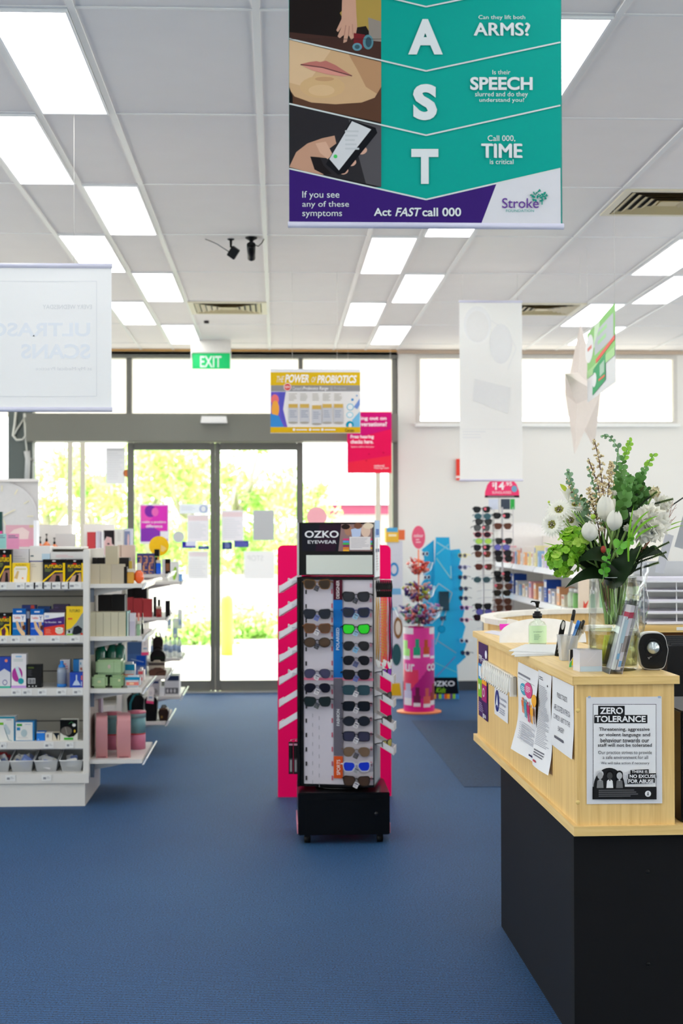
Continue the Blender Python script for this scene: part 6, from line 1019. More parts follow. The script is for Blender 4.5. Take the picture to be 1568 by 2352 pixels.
# ---------------------------------------------------------------- right side of the shop: shelf unit, sunglasses rack
rs = thing('shelving_unit', 'white wall shelving unit on the right, stocked with small packets, behind the flowers', 'shelving unit', (1.785, 8.05, 0)); LY = 3.7
mb = MB(); mb.box(0, .4, 0, LY, 0, .3, shm); mb.build('plinth', rs); mb = MB(); mb.box(.38, .42, 0, LY, .3, 1.46, shm); mb.build('back_panel', rs)
mb = MB(); P = [(0.02, .3), (.42, .3), (.42, 1.5)]+[(.22+.2*math.cos(u), 1.5+.07*math.sin(u)) for u in (.3, .7, 1.1, 1.57, 2.0, 2.5, 2.9)]+[(.02, 1.5)]; mb.prism(P, LY-.02, LY, mat((236, 234, 232), .4)); mb.build('end_panel', rs)
RZs = [1.25, 1.02, .72, .45]
for z in RZs:
    mb = MB(); mb.box(0, .38, 0, LY-.02, z-.02, z, shm); s = mb.build('shelf', rs)
    for k in range(4):
        y0, y1 = LY*k/4+.01, LY*(k+1)/4-.01; mb = MB(); vs = [(-.002, y0, z-.04), (-.03, y0, z-.032), (-.01, y0, z+.004), (-.002, y0, z+.004)]; vs += [(a, y1, c) for a, _, c in vs]; mb.add(vs, [(0, 1, 2, 3), (7, 6, 5, 4), (0, 4, 5, 1), (1, 5, 6, 2), (2, 6, 7, 3), (3, 7, 4, 0)], mat((240, 244, 250), .2)); mb.build('price_rail', s)
mb = MB(); mb.box(0, .02, .0, .02, .3, 1.35, shm); mb.build('upright', rs)
palr = [('red and white', (206, 60, 64)), ('white', (232, 230, 228)), ('pale blue', (150, 186, 226)), ('cream', (232, 222, 200)), ('orange and white', (240, 180, 130)), ('white and blue', (214, 220, 236)), ('pale yellow', (236, 226, 170)), ('pink', (232, 170, 180)), ('lilac', (200, 190, 224)), ('dark blue', (30, 80, 176))]
rr = random.Random(21)
NUM = ['first', 'second', 'third', 'fourth', 'fifth', 'sixth', 'seventh', 'eighth', 'ninth', 'tenth', 'eleventh', 'twelfth', 'thirteenth', 'fourteenth', 'fifteenth', 'sixteenth', 'seventeenth', 'eighteenth', 'nineteenth', 'twentieth', 'next', 'following', 'later', 'last']
for si, (z, nm, seq) in enumerate(((1.25, 'upper', [7, 0, 1, 0, 2, 4, 1, 4, 6, 1, 6, 2, 1, 8, 1, 4, 3, 1, 5, 6]), (1.02, 'second', [1, 3, 9, 9, 1, 2, 3, 1, 7, 4, 1, 9, 5, 1, 4, 3]))):
    y = LY-.12
    for k, ci in enumerate(seq):
        w_ = rr.uniform(.045, .075) if si == 0 else rr.uniform(.06, .1); h = rr.uniform(.09, .15) if si == 0 else rr.uniform(.07, .13)
        if ci == 9: h = .15
        y -= w_+rr.uniform(.04, .11); 
        if y < 1.0 and si == 0 or y < .2: break
        cn, c = palr[ci]; mb = MB(); mb.box(0, w_, 0, .1, 0, h, mat(c, .5)); mb.deco([('r', .1, .1, .9, .35, (236, 234, 232) if ci in (0, 4, 9, 8) else (200, 120, 110) if k % 3 == 0 else (120, 150, 200)), ('L', .15, .5, .85, .85, 3, (180, 176, 180))], lambda u, v: (w_*u, h*(1-v)))
        mb.build('product_box', loc=(1.81, 8.05+y+w_, z), rz=-PI/2, label='%s packet, %s from the far end, right-hand unit %s shelf' % (cn, NUM[k], nm), cat='packet', group='packets on the right-hand shelving unit')
for k, (yy, c, cn, h) in enumerate(((.18, (170, 222, 180), 'pale green', .17), (.34, (190, 226, 196), 'mint green', .14), (.5, (140, 26, 40), 'dark red capped white', .13), (.62, (150, 40, 50), 'red banded white', .13), (.8, (120, 190, 100), 'leaf green', .12), (.95, (206, 226, 196), 'pale lime', .12))):
    t = thing('supplement_tub', '%s tub at the near end of the right-hand unit, second shelf' % cn, 'tub', (1.855, 8.05+yy, 1.02), 0, 'tubs on the right-hand unit'); mb = MB(); mb.lathe([(.035, 0), (.037, .01), (.037, h*.75), (.028, h*.8)], mat(c, .35)); mb.build('body', t); mb = MB(); mb.lathe([(.03, h*.8), (.03, h), (0, h)], mat((232, 234, 232), .4)); mb.build('lid', t)
p = A(1329, 1428, 7.95); t = thing('card_sign', 'upright cream card panel with red print at the near end of the right shelves', 'display panel', (p.x, 7.95, 1.02-.0)); hh = AZ(1316, 7.95, 1340)-1.02
mb = MB(); mb.box(0, .06, 0, .02, -.0, hh, mat((234, 218, 200), .5)); mb.deco([('p', [(.35, .98), (.45, .62), (.6, .7), (.95, .6), (.7, .78), (.95, .98)], (226, 90, 76))], lambda u, v: (.06*u, hh*(1-v))); mb.build('card', t); mb = MB(); mb.box(0, .16, .02, .2, 0, .008, mat((234, 218, 200), .5)); mb.build('foot', t)
# price-signed rack
Yr = 10.9; pr = A(1135, 1500, Yr); t = thing('sunglasses_rack', 'white wire sunglasses rack with a pink arched price sign by the far wall', 'display stand', (pr.x, Yr, 0)); wire = mat((196, 196, 200), .3, .6, var=0)
def rx_(px): return AX(px, Yr)-pr.x
def rz_(py): return AZ(py, Yr, 1135)
mb = MB(); mb.lathe([(.11, 0), (.11, .015), (0, .02)], WHITE); mb.build('base', t)
mb = MB(); mb.tube([(0, .02, .02), (0, .02, rz_(1170))], .015, WHITE); mb.build('pole', t)
for px in (1108, 1152, 1177):
    mb = MB(); mb.tube([(rx_(px), -.02, .15), (rx_(px), -.02, rz_(1165))], .008 if px < 1170 else .003, wire, 6); mb.build('column', t)
    mb = MB(); mb.tube([(rx_(px), -.02, .2), (0, .02, .2)], .006, wire, 6); mb.build('bracket', t)
for k in range(17):
    z = rz_(1185+17*k); mb = MB(); mb.tube([(rx_(1093), -.03, z-.01), (rx_(1108), -.02, z), (rx_(1152), -.02, z), (rx_(1180), .02, z-.01)], .0018, wire, 4); mb.build('wire_arm', t)
mb = MB(); P = [(1113, 1143), (1193, 1143), (1192, 1128), (1186, 1112), (1180, 1105), (1126, 1105), (1119, 1114), (1114, 1130)]; mb.prism([(rx_(a), rz_(b)) for a, b in P], 0, .006, mat((240, 50, 110), .4))
mb.deco([('r', 1113.5, 1138, 1192.5, 1143, (60, 40, 50)), ('t', '$', 1130, 1108, 1136, 1119, (250, 240, 244), .02), ('t', '14', 1137, 1107, 1158, 1125, (250, 240, 244), .03), ('t', '.95', 1159, 1107, 1176, 1116, (250, 240, 244), .02), ('t', 'SUNGLASSES', 1130, 1128, 1174, 1134, (250, 210, 222), .01), ('e', 1181, 1123, 6.5, 7.5, (120, 170, 200)), ('L', 1120, 1139.5, 1186, 1142, 1, (190, 170, 180))], lambda u, v: (rx_(u), rz_(v))); mb.build('price_sign', t)
mb = MB(); mb.box(rx_(1146)-.004, rx_(1146)+.004, 0, .008, rz_(1190), rz_(1143), wire); mb.build('sign_post', t)
for (a, b, c_, nm) in ((1122, 1144, (206, 214, 232), 'pale'), (1150, 1171, (50, 62, 80), 'dark'), (1172, 1182, (40, 170, 70), 'green')): mb = MB(); mb.box(rx_(a), rx_(b), .0, .004, rz_(1170), rz_(1146), mat(c_, .3)); mb.build('topper_card', t, label='%s card under the price sign' % nm)
gg = 'sunglasses on the white wire rack'
stl = {'k': ('black', (20, 20, 24), (40, 44, 50), 'way'), 't': ('teal', (60, 110, 130), (50, 90, 100), 'round'), 'p': ('pink framed', (190, 70, 90), (60, 50, 60), 'round'), 'b': ('brown', (110, 56, 36), (90, 50, 36), 'way'), 'g': ('yellow green', (120, 190, 150), (180, 220, 90), 'round'), 'u': ('blue violet', (70, 70, 150), (110, 110, 200), 'round')}
C1 = [(1171, 'k'), (1186, 't'), (1199, 'k'), (1213, 'k'), (1228, 'p'), (1243, 'g'), (1258, 'k'), (1273, 'b'), (1302, 'b'), (1331, 't'), (1392, 'k'), (1404, 'u'), (1418, 'k')]
C2 = [(1185, 'k'), (1209, 'b'), (1243, 'k'), (1257, 'u'), (1271, 'k'), (1284, 'k'), (1318, 'k'), (1330, 'k'), (1347, 'b'), (1362, 'k'), (1381, 'b'), (1396, 'b'), (1408, 'p'), (1422, 'k')]
for nm, cx, L in (('left', 1104, C1), ('right', 1150, C2)):
    for k, (py, s_) in enumerate(L):
        n_, fc, lc, sh = stl[s_]; g_ = glasses('%s sunglasses with a round tag, %s down the %s column of the wire rack' % (n_, ORD[k] if k else 'first', nm), gg, fc, lc, sh, (AX(cx+(k % 3)*2, Yr), Yr-.05, rz_(py)), .15*((k*5) % 4-1.5), None, 1.0, lodn=10)
for k, (py, px) in enumerate(((1169, 1114), (1212, 1110), (1257, 1113), (1271, 1113), (1302, 1115), (1185, 1157), (1244, 1157), (1318, 1155), (1345, 1138), (1407, 1132))):
    p = A(px, py, Yr-.058); mb = MB(); mb.M = Matrix.Rotation(PI/2, 4, 'X'); mb.lathe([(.011, 0), (.011, .001), (0, .001)], mat((240, 110, 130), .5), seg=12); mb.build('lens_sticker', loc=p, label='round coral price sticker on a lens of the wire rack', cat='sticker', group='coral stickers on the wire rack')
# ---------------------------------------------------------------- back desk with letter trays at the right edge
Yb = 5.5; xb0 = AX(1468, Yb); zt_ = AZ(1437, Yb, 1520); t = thing('desk_cabinet', 'open maple cabinet behind the counter carrying the letter trays', 'cabinet', (xb0, Yb, 0)); wd = 1.1
mb = MB(); mb.box(0, wd, 0, .45, zt_-.026, zt_, WOODH); mb.build('top', t)
mb = MB(); mb.box(.0, .02, .01, .45, 0, zt_-.026, WOODV); mb.build('side', t); mb = MB(); mb.box(wd-.02, wd, .01, .45, 0, zt_-.026, WOODV); mb.build('side', t); mb = MB(); mb.box(.02, wd-.02, .43, .45, 0, zt_-.026, WOODV); mb.build('back', t)
z2 = AZ(1494, Yb, 1520); mb = MB(); mb.box(.02, wd-.02, .01, .43, z2-.02, z2, WOODH); mb.build('shelf', t)
q = A(1553, 1442, Yb); mb = MB(); mb.box(q.x-xb0, q.x-xb0+.03, -.001, 0, zt_-.018, zt_-.006, WHITE); mb.build('label_sticker', t)
mb = MB(); brn = mat((126, 86, 54), .7); mb.box(0, .5, 0, .3, 0, .065, brn); mb.box(-.004, .504, -.004, .31, .065, .085, mat((140, 98, 62), .7)); mb.deco([('r', .1, .4, .4, .45, (170, 150, 130)), ('r', .5, .5, .9, .55, (170, 150, 130))], lambda u, v: (.5*u, .09*(1-v)), -.005); mb.build('cardboard_box', loc=(xb0+.04, Yb+.06, z2), label='brown cardboard box on the cabinet shelf behind the speaker', cat='box')
tb_ = mat((232, 234, 240), .25, var=0)
for k, py in enumerate((1432, 1411, 1385, 1360, 1338)):
    zz = AZ(py, Yb+.05, 1520); mb = MB(); x0_ = AX(1478, Yb+.05); mb.box(0, .33, 0, .24, 0, .003, CLEAR); mb.box(0, .004, 0, .24, 0, .03, CLEAR); mb.box(.326, .33, 0, .24, 0, .03, CLEAR); mb.box(.01, .32, 0, .002, .0, .006, tb_)
    t = thing('letter_tray', 'clear letter tray of papers at the right edge, %s from the bottom of the stack' % ['first', 'second', 'third', 'fourth', 'fifth'][k], 'letter tray', (x0_, Yb+.05, zt_+.002 if k == 0 else zz), 0, 'stacked letter trays'); mb.build('tray', t)
    mb = MB(); mb.box(.012, .3, .004, .22, .004, .004+(.006, .008, .01, .004, .014)[k], mat((226, 224, 236), .6)); mb.build('paper_stack', t)
    if k: 
        for xx in (.002, .328, .13): mb = MB(); mb.box(xx-.0015, xx+.0015, .01, .016, -(zz-AZ((1432, 1411, 1385, 1360)[k-1], Yb+.05, 1520)), 0, tb_); mb.build('post', t)
mb = MB(); mb.box(-.0, .33, .24, .25, .0, .24, mat((204, 206, 208), .5)); mb.build('file_divider', loc=(AX(1478, Yb+.05), Yb+.06, zt_+.001), label='grey divider board behind the letter trays', cat='divider')
t = thing('leaflet_holder', 'clear holder of green and yellow leaflets left of the letter trays', 'leaflet holder', A(1472, 1436, 5.3).xyz); t.location.z = zt_; t.location.y = Yb+.02
mb = MB(); P = [(0, 0), (.06, 0), (.055, .14), (.035, .17), (.01, .17), (0, .12)]; mb.prism(P, 0, .05, CLEAR); mb.build('holder', t)
for k in range(4): mb = MB(); mb.box(.006, .05, .01+.0*k, .016, .01+.036*k, .042+.036*k, mat([(206, 220, 130), (190, 214, 150), (222, 222, 140), (196, 224, 170)][k], .5, ns=60, var=.15)); mb.build('leaflet', t)
t = thing('sneeze_guard', 'clear curved acrylic screen with a black rim at the right edge', 'screen', (AX(1478, 5.7), 5.75, zt_)); mb = MB(); P = [(0, 0), (.34, 0), (.34, .54)]+[(.3*math.cos(u)*1.0+.34*0+.3, .54+.0+.02*math.sin(u)) for u in ()]+[(.34-.34*math.cos(u*PI/24), .2+.34*math.sin(u*PI/24)) for u in range(11, -1, -1)]; mb.prism(P, 0, .003, CLEAR); mb.build('panel', t)
mb = MB(); mb.tube([(0, 0, 0)]+[(.34-.34*math.cos(u*PI/24), 0, .2+.34*math.sin(u*PI/24)) for u in range(13)], .003, BLACK, 6); mb.build('rim', t)
for k, (x_, z_, h_) in enumerate(((.06, .2, .16), (.14, .3, .18), (.2, .12, .14))): mb = MB(); mb.M = Matrix.Translation((x_, .012, z_)) @ Matrix.Rotation(.28, 4, 'Y'); mb.box(0, .035, 0, .002, 0, h_, mat((190, 192, 198) if k != 1 else (160, 164, 170), .5)); mb.build('brochure', t)
# black things on the ledge at the far right
mb = MB(); mb.box(0, .12, 0, .35, 0, .31, mat((26, 26, 28), .4), .004); mb.box(.01, .11, -.002, 0, .02, .29, mat((18, 18, 20), .3)); p = M_ctr @ Vector((CW+.012, .03, zl+.0005)); mb.build('computer_tower', loc=p, rz=crz, label='black computer case on the counter ledge at the right edge', cat='computer')
mb = MB(); mb.box(0, .5, 0, .25, 0, .09, mat((24, 24, 26), .5)); 
for k in range(5): mb.box(.02, .48, .01+.04*k, .016+.04*k, .09, .098+.004*k, mat((60, 62, 66), .4))
p = A(1524, 1545, 5.0); st2 = thing('office_desk', 'low dark desk behind the counter at the right edge', 'desk', (p.x, 5.0, 0)); m2 = MB(); m2.box(0, .9, 0, .4, .0, p.z, mat((20, 20, 22), .5)); m2.build('body', st2)
mb.build('document_tray', loc=(p.x+.02, 5.03, p.z), label='black tray of papers on the dark desk beside the speaker', cat='tray')
# ---------------------------------------------------------------- things on the counter
t = thing('hand_sanitiser', 'clear pump bottle of pale green hand gel on the counter', 'pump bottle', G(1234, 1484, CT)); t.location.z = CT
s_ = t.location.y/F; mb = MB(); gel = mat((196, 226, 186), .15, var=0, coat=1)
bw2 = 21*s_; mb.lathe([(bw2*.9, 0), (bw2, .006), (bw2, .072), (bw2*.8, .084), (.011, .090), (.011, .1)], glass('bottle_plastic', (246, 252, 246), .2), seg=28, sy=.7); mb.build('bottle', t)
mb = MB(); mb.lathe([(bw2*.86, .003), (bw2*.94, .01), (bw2*.94, .066), (bw2*.8, .07), (0, .07)], mat((222, 238, 216), .1, alpha=.5, var=0), seg=28, sy=.7); mb.build('gel', t)
mb = MB(); mb.M = Matrix.Translation((0, -bw2*.7-.001, 0)); lw = bw2*.86
vs = []; n = 12
for i in range(n+1):
    a_ = -1.25+2.5*i/n; vs += [((bw2+.0008)*math.sin(a_), bw2*.7-(bw2*.7+.0008)*math.cos(a_)+.001, .012), ((bw2+.0008)*math.sin(a_), bw2*.7-(bw2*.7+.0008)*math.cos(a_)+.001, .072)]
mb.add(vs, [(2*i, 2*i+2, 2*i+3, 2*i+1) for i in range(n)], mat((196, 224, 178), .4, var=0), True)
mb.deco([('t', 'no sanitiser', .15, .3, .72, .38, (110, 140, 110), 0), ('l', [(.68, .36), (.76, .28), (.8, .38)], .0004, (110, 140, 110)), ('L', .2, .5, .65, .85, 4, (150, 180, 146))], lambda u, v: (-lw+2*lw*u, .072-.06*v), .002-.003); mb.build('label', t)
mb = MB(); mb.lathe([(.012, .097), (.0165, .099), (.0165, .113), (.011, .115), (.011, .121), (0, .121)], BLACK, seg=20); mb.build('collar', t)
mb = MB(); mb.lathe([(.004, .12), (.004, .136)], mat((220, 220, 220), .2), seg=10); mb.lathe([(.005, .134), (.0065, .147), (.009, .15), (.009, .156), (0, .157)], BLACK, seg=14); mb.tube([(0, 0, .154), (-.02, 0, .156), (-.022, 0, .151)], .003, BLACK, 6); mb.build('pump', t)
# papers
def on(pts, z0=CT): return [(G(u, v, z0).x, G(u, v, z0).y) for u, v in pts]
for k, (pts, lab) in enumerate((([(1181, 1509), (1284, 1505), (1286, 1487), (1192, 1486)], 'white papers at the bottom of the loose pile on the counter'), ([(1174, 1505), (1280, 1503), (1286, 1484), (1196, 1484)], 'white sheet in the middle of the loose paper pile'), ([(1168, 1496), (1270, 1500), (1284, 1482), (1206, 1481)], 'top white sheet of the loose paper pile'))):
    z = CT+.0005+.003*k; P = on(pts, z); cx, cy = sum(p[0] for p in P)/4, sum(p[1] for p in P)/4; mb = MB(); mb.slab([(a-cx, b-cy) for a, b in P], 0, .0026, PAPER); mb.build('paper_sheet', loc=(cx, cy, z), label=lab, cat='paper', group='loose papers on the counter')
P = on([(1112, 1453), (1150, 1461), (1168, 1455), (1130, 1449)]); cx, cy = sum(p[0] for p in P)/4, sum(p[1] for p in P)/4; mb = MB(); mb.slab([(a-cx, b-cy) for a, b in P], 0, .002, mat((214, 212, 222), .6)); mb.build('paper_sheet', loc=(cx, cy, CT+.0004), label='small flat card near the far corner of the counter', cat='paper')
# white half-round board
p = G(1220, 1476, CT); Yd = p.y; a, b = AX(1146, Yd), AX(1345, Yd); hh = AZ(1419, Yd, 1245)-CT; t = thing('display_board', 'large white half-round board standing behind the hand gel', 'display board', ((a+b)/2, Yd, CT)); hw = (b-a)/2
mb = MB(); mb.M = Matrix.Rotation(-.25, 4, 'X'); mb.prism([(-hw, 0), (hw, 0)]+[(hw*math.cos(PI*k/20), .012+(hh-.012)*math.sin(PI*k/20)**.75) for k in range(21)], 0, .006, mat((242, 240, 238), .35)); mb.build('board', t)
mb = MB(); mb.box(-hw*.4, hw*.4, .006, .06, 0, .006, WHITE); mb.build('foot', t)
# card holder with pink cards
p = G(1163, 1450, CT); t = thing('card_holder', 'clear card holder with magenta and white cards at the far counter corner', 'card holder', (p.x, p.y, CT)); s_ = p.y/F
mb = MB(); mb.M = Matrix.Rotation(-.3, 4, 'X'); mb.box(-24*s_, 40*s_, .0, .002, 0, 38*s_, CLEAR); mb.box(-24*s_, 40*s_, -.014, -.012, 0, 12*s_, CLEAR); mb.box(-24*s_, 40*s_, -.014, 0, 0, .002, CLEAR); mb.build('holder', t)
mb = MB(); mb.M = Matrix.Rotation(-.3, 4, 'X'); mb.box(-16*s_, 8*s_, -.010, -.004, .003, 16*s_, mat((244, 40, 200), .4)); mb.build('card', t, label='magenta card'); mb = MB(); mb.M = Matrix.Rotation(-.3, 4, 'X') @ Matrix.Rotation(.2, 4, 'Y'); mb.box(-2*s_, 22*s_, -.004, -.002, .003, 30*s_, mat((232, 228, 220), .5)); mb.build('card', t, label='white card')
# pen cup and pens
p = G(1303, 1516, CT); t = thing('pen_cup', 'frosted clear pen cup on the counter', 'pen cup', (p.x, p.y, CT)); s_ = p.y/F; frost = mat((226, 228, 230), .3, alpha=.35, var=0); r_ = 19*s_; h_ = 58*s_
mb = MB(); w1, w2 = r_*.86, r_*1.12
for sx_, sy_ in ((1, 0), (-1, 0), (0, 1), (0, -1)):
    if sx_: vs = [(sx_*w1, -w1, 0), (sx_*w1, w1, 0), (sx_*w2, w2, h_), (sx_*w2, -w2, h_)]
    else: vs = [(-w1, sy_*w1, 0), (w1, sy_*w1, 0), (w2, sy_*w2, h_), (-w2, sy_*w2, h_)]
    mb.add(vs+[tuple(Vector(v)*.94) for v in vs], [(0, 1, 2, 3), (4, 5, 6, 7), (2, 3, 7, 6)], frost)
mb.box(-w1, w1, -w1, w1, 0, .003, frost); mb.build('cup', t)
pens = [('grey ballpoint pen leaning left-most in the pen cup', (150, 150, 152), -.012, .026, .10, .152, (60, 60, 62)), ('blue capped pen in the pen cup', (90, 140, 200), -.006, .038, .085, .118, (30, 120, 220)), ('dark grey pen behind the blue pen in the cup', (110, 108, 100), 0, .044, .08, .115, (70, 68, 62)), ('short dark pen on the right side of the cup', (120, 116, 104), .004, .052, .075, .118, (60, 58, 52)), ('pale beige pen in the pen cup', (214, 206, 186), .004, .058, .075, .1, (200, 190, 170)), ('upright grey pen at the back of the pen cup', (140, 140, 138), .012, .048, .05, .1, (90, 90, 88))]
for k, (lab, c, x0_, x1_, h1, h2, cc_) in enumerate(pens):
    y0_ = -.008+.004*k; o = thing('pen', lab, 'pen', (p.x+x0_, p.y+y0_, CT+.005), 0, 'pens in the pen cup'); d = Vector((x1_-x0_*.5, .002*k, h2)); mb = MB(); mb.tube([(0, 0, 0), d*.12, d*.8], [.0012, .0042, .0042], mat(c, .3, var=0), 10); mb.build('barrel', o); mb = MB(); mb.tube([d*.78, d*.98, d], [.0048, .0048, .003], mat(cc_, .3, var=0), 10); mb.tube([d*.97+Vector((.005, 0, 0)), d*.75+Vector((.006, 0, 0))], .001, mat(cc_, .3, var=0), 5); mb.build('cap', o)
t = thing('reading_glasses_case', 'slim black striped pouch clip standing behind the pen cup', 'case', (p.x-.005, p.y+.14, CT)); mb = MB(); mb.M = Matrix.Rotation(.18, 4, 'Y'); mb.prism([(-.008, .0), (.008, 0), (.009, .1), (.006, .115), (-.002, .118), (-.007, .1)], 0, .008, mat((26, 26, 28), .3)); mb.deco([('l', [(-.004, .02), (.004, .07)], .001, (190, 190, 190)), ('l', [(0, .01), (.006, .05)], .001, (190, 190, 190)), ('e', .001, .1, .005, .014, (200, 202, 204))], lambda u, v: (u, v)); mb.build('body', t)
# small rainbow card holder and white card box
p = G(1316, 1532, CT); t = thing('card_holder', 'small clear holder with a black and rainbow card beside the pen cup', 'card holder', (p.x, p.y, CT)); s_ = p.y/F; mb = MB(); mb.box(-14*s_, 12*s_, 0, .002, 0, 44*s_, CLEAR); mb.build('holder', t)
mb = MB(); W2, H2 = 20*s_, 40*s_; mb.box(-W2/2, W2/2, -.001, -.0002, 0, H2, mat((236, 232, 226), .4)); mb.deco([('p', [(.15, 0), (.95, 0), (.1, .7)], (50, 50, 54)), ('p', [(.95, .1), (1, .6), (.6, .6)], (70, 90, 200)), ('p', [(.6, .4), (1, .6), (.8, .9), (.5, .9)], (230, 50, 60)), ('p', [(.4, .5), (.6, .4), (.6, .9), (.2, .9)], (250, 220, 40)), ('p', [(.1, .75), (.35, .6), (.25, 1), (0, 1)], (100, 210, 120))], lambda u, v: (-W2/2+W2*u, H2*(1-v)), -.0012); mb.build('card', t)
p = G(1355, 1543, CT); s_ = p.y/F; t = thing('card_box', 'white topped clear business card box at the front of the counter', 'card box', (p.x, p.y+.02, CT), .12); mb = MB(); W2, H2 = 27*s_, 50*s_
mb.box(-W2, W2, -.02, .04, 0, H2, mat((232, 230, 236), .25, alpha=.75, var=0)); mb.deco([('r', .02, .75, .98, .98, (196, 216, 232)), ('l', [(.35, .55), (.75, .1)], .0006, (214, 214, 226))], lambda u, v: (-W2+2*W2*u, H2*(1-v)), -.0205); mb.build('box', t)
mb = MB(); mb.box(-W2-.002, W2+.002, -.022, .042, H2, H2+.002, CLEAR); mb.build('rim', t); mb = MB(); mb.box(-W2*.9, W2*.85, -.014, .034, .003, H2*.8, mat((240, 238, 240), .5)); mb.build('card_stack', t)
# leaning leaflet holder seen edge-on
p = G(1414, 1549, CT); t = thing('leaflet_holder', 'clear leaning leaflet holder seen edge-on in front of the vase', 'leaflet holder', (p.x, p.y+.005, CT)); s_ = p.y/F; sh = (1456-1414)*s_; H2 = 170*s_; tw_ = 15*s_
def para(mb, x0, x1, y0, y1, z0, z1, m_):
    f = lambda z: sh*z/H2; vs = [(x0+f(z0), y0, z0), (x1+f(z0), y0, z0), (x1+f(z0), y1, z0), (x0+f(z0), y1, z0), (x0+f(z1), y0, z1), (x1+f(z1), y0, z1), (x1+f(z1), y1, z1), (x0+f(z1), y1, z1)]
    mb.add(vs, [(0, 3, 2, 1), (4, 5, 6, 7), (0, 1, 5, 4), (1, 2, 6, 5), (2, 3, 7, 6), (3, 0, 4, 7)], m_)
mb = MB(); para(mb, -tw_, -tw_+.0025, 0, .1, 0, H2, CLEAR); para(mb, tw_-.0025, tw_, 0, .1, 0, H2, CLEAR); para(mb, -tw_, tw_, 0, .002, 0, H2, CLEAR); para(mb, -tw_, tw_, 0, .1, 0, .003, CLEAR); mb.build('holder', t)
mb = MB(); ed = mat((150, 146, 160), .3, var=0)
for x_ in (-tw_, tw_): para(mb, x_-.0007, x_+.0007, -.0012, 0, 0, H2, ed)
mb.build('edge_strip', t)
for k, (x0_, x1_, z0_, z1_, c, lab) in enumerate(((-.55, -.1, .06, .78, (196, 204, 206), None), (0, .6, .06, .93, (206, 202, 206), None), (-.05, .65, .76, .84, (170, 30, 70), 'maroon leaflet band'), (-.5, .1, .42, .74, (170, 196, 206), None), (.1, .6, .3, .52, (150, 140, 136), None), (-.4, -.0, .2, .28, (120, 170, 206), 'pale blue leaflet'), (.15, .55, .1, .18, (110, 160, 206), 'blue leaflet'))):
    mb = MB(); para(mb, tw_*x0_, tw_*x1_, .004-.0004*k, .09, H2*z0_, H2*z1_, mat(c, .5)); mb.build('leaflet', t, label=lab)
# second clear holder behind it
p2_ = G(1452, 1528, CT); t = thing('leaflet_holder', 'tall clear leaflet holder between the vase and the speaker', 'leaflet holder', (p2_.x-.01, p2_.y, CT)); mb = MB(); s_ = p2_.y/F; H3 = 190*s_; mb.M = Matrix.Rotation(.12, 4, 'Y'); mb.box(-.016, -.0135, 0, .12, 0, H3, CLEAR); mb.box(.0135, .016, 0, .12, 0, H3*.8, CLEAR); mb.box(-.016, .016, 0, .12, 0, .003, CLEAR); mb.build('holder', t); mb = MB(); mb.M = Matrix.Rotation(.12, 4, 'Y'); mb.box(-.01, .006, .003, .11, .004, H3*.55, mat((226, 224, 206), .4, alpha=.8, var=0)); mb.build('leaflet', t)
# speaker
Ysp = G(1497, 1540, CT).y; cx = AX(1497, Ysp); SO = [(1480, 1540), (1518, 1540), (1526, 1531), (1530, 1512), (1533.5, 1493), (1530.5, 1484), (1528, 1468), (1521, 1457), (1510, 1453), (1484, 1453.5), (1473, 1458), (1466, 1470), (1463, 1488), (1464.5, 1500), (1468, 1518), (1471, 1532)]
def smooth(P, n=2):
    for _ in range(n): P = [q for i in range(len(P)) for q in ((P[i][0]*.75+P[(i+1) % len(P)][0]*.25, P[i][1]*.75+P[(i+1) % len(P)][1]*.25), (P[i][0]*.25+P[(i+1) % len(P)][0]*.75, P[i][1]*.25+P[(i+1) % len(P)][1]*.75))]
    return P
SP = [(AX(u, Ysp)-cx, AZ(v, Ysp, 1497)-AZ(1540, Ysp, 1497)) for u, v in smooth(SO)]; zc_ = .055
def scl(P, s): return [(x*s, zc_+(z-zc_)*s) for x, z in P]
t = thing('loudspeaker', 'small black fronted white desktop speaker on the counter corner', 'speaker', (cx, Ysp+.0, CT+.0015), -.1)
mb = MB(); mb.prism(scl(SP, 1.0), .006, .05, mat((236, 234, 228), .35), True); mb.prism(scl(SP, .9), .05, .065, mat((236, 234, 228), .35), True); mb.box(-.022, .022, .01, .055, -.0015, .003, mat((110, 90, 70), .5)); mb.build('shell', t)
mb = MB(); gbk = mat((8, 8, 9), .25, var=0, coat=.15); mb.prism(scl(SP, .94), -.002, .008, gbk, True); mb.build('front', t)
zd = AZ(1489, Ysp, 1497)-AZ(1540, Ysp, 1497); mb = MB(); mb.M = Matrix.Translation((.001, -.002, zd)) @ Matrix.Rotation(PI/2, 4, 'X'); mb.lathe([(.026, -.002), (.0245, .0015), (.019, -.003)], mat((20, 20, 20), .3), seg=32, cap=False); mb.build('surround', t)
mb = MB(); mb.M = Matrix.Translation((.001, -.003, zd)) @ Matrix.Rotation(PI/2, 4, 'X'); mb.lathe([(.0185, .000), (.016, .003), (.009, .0065), (0, .008)], mat((196, 206, 206), .25, .7, var=0), seg=32); mb.build('cone', t)
mb = MB(); mb.deco([('l', [(-.014, .037), (-.011, .031), (-.009, .037), (-.003, .038)], .0022, (130, 130, 132))], lambda u, v: (u, v), -.0026); mb.build('badge', t)

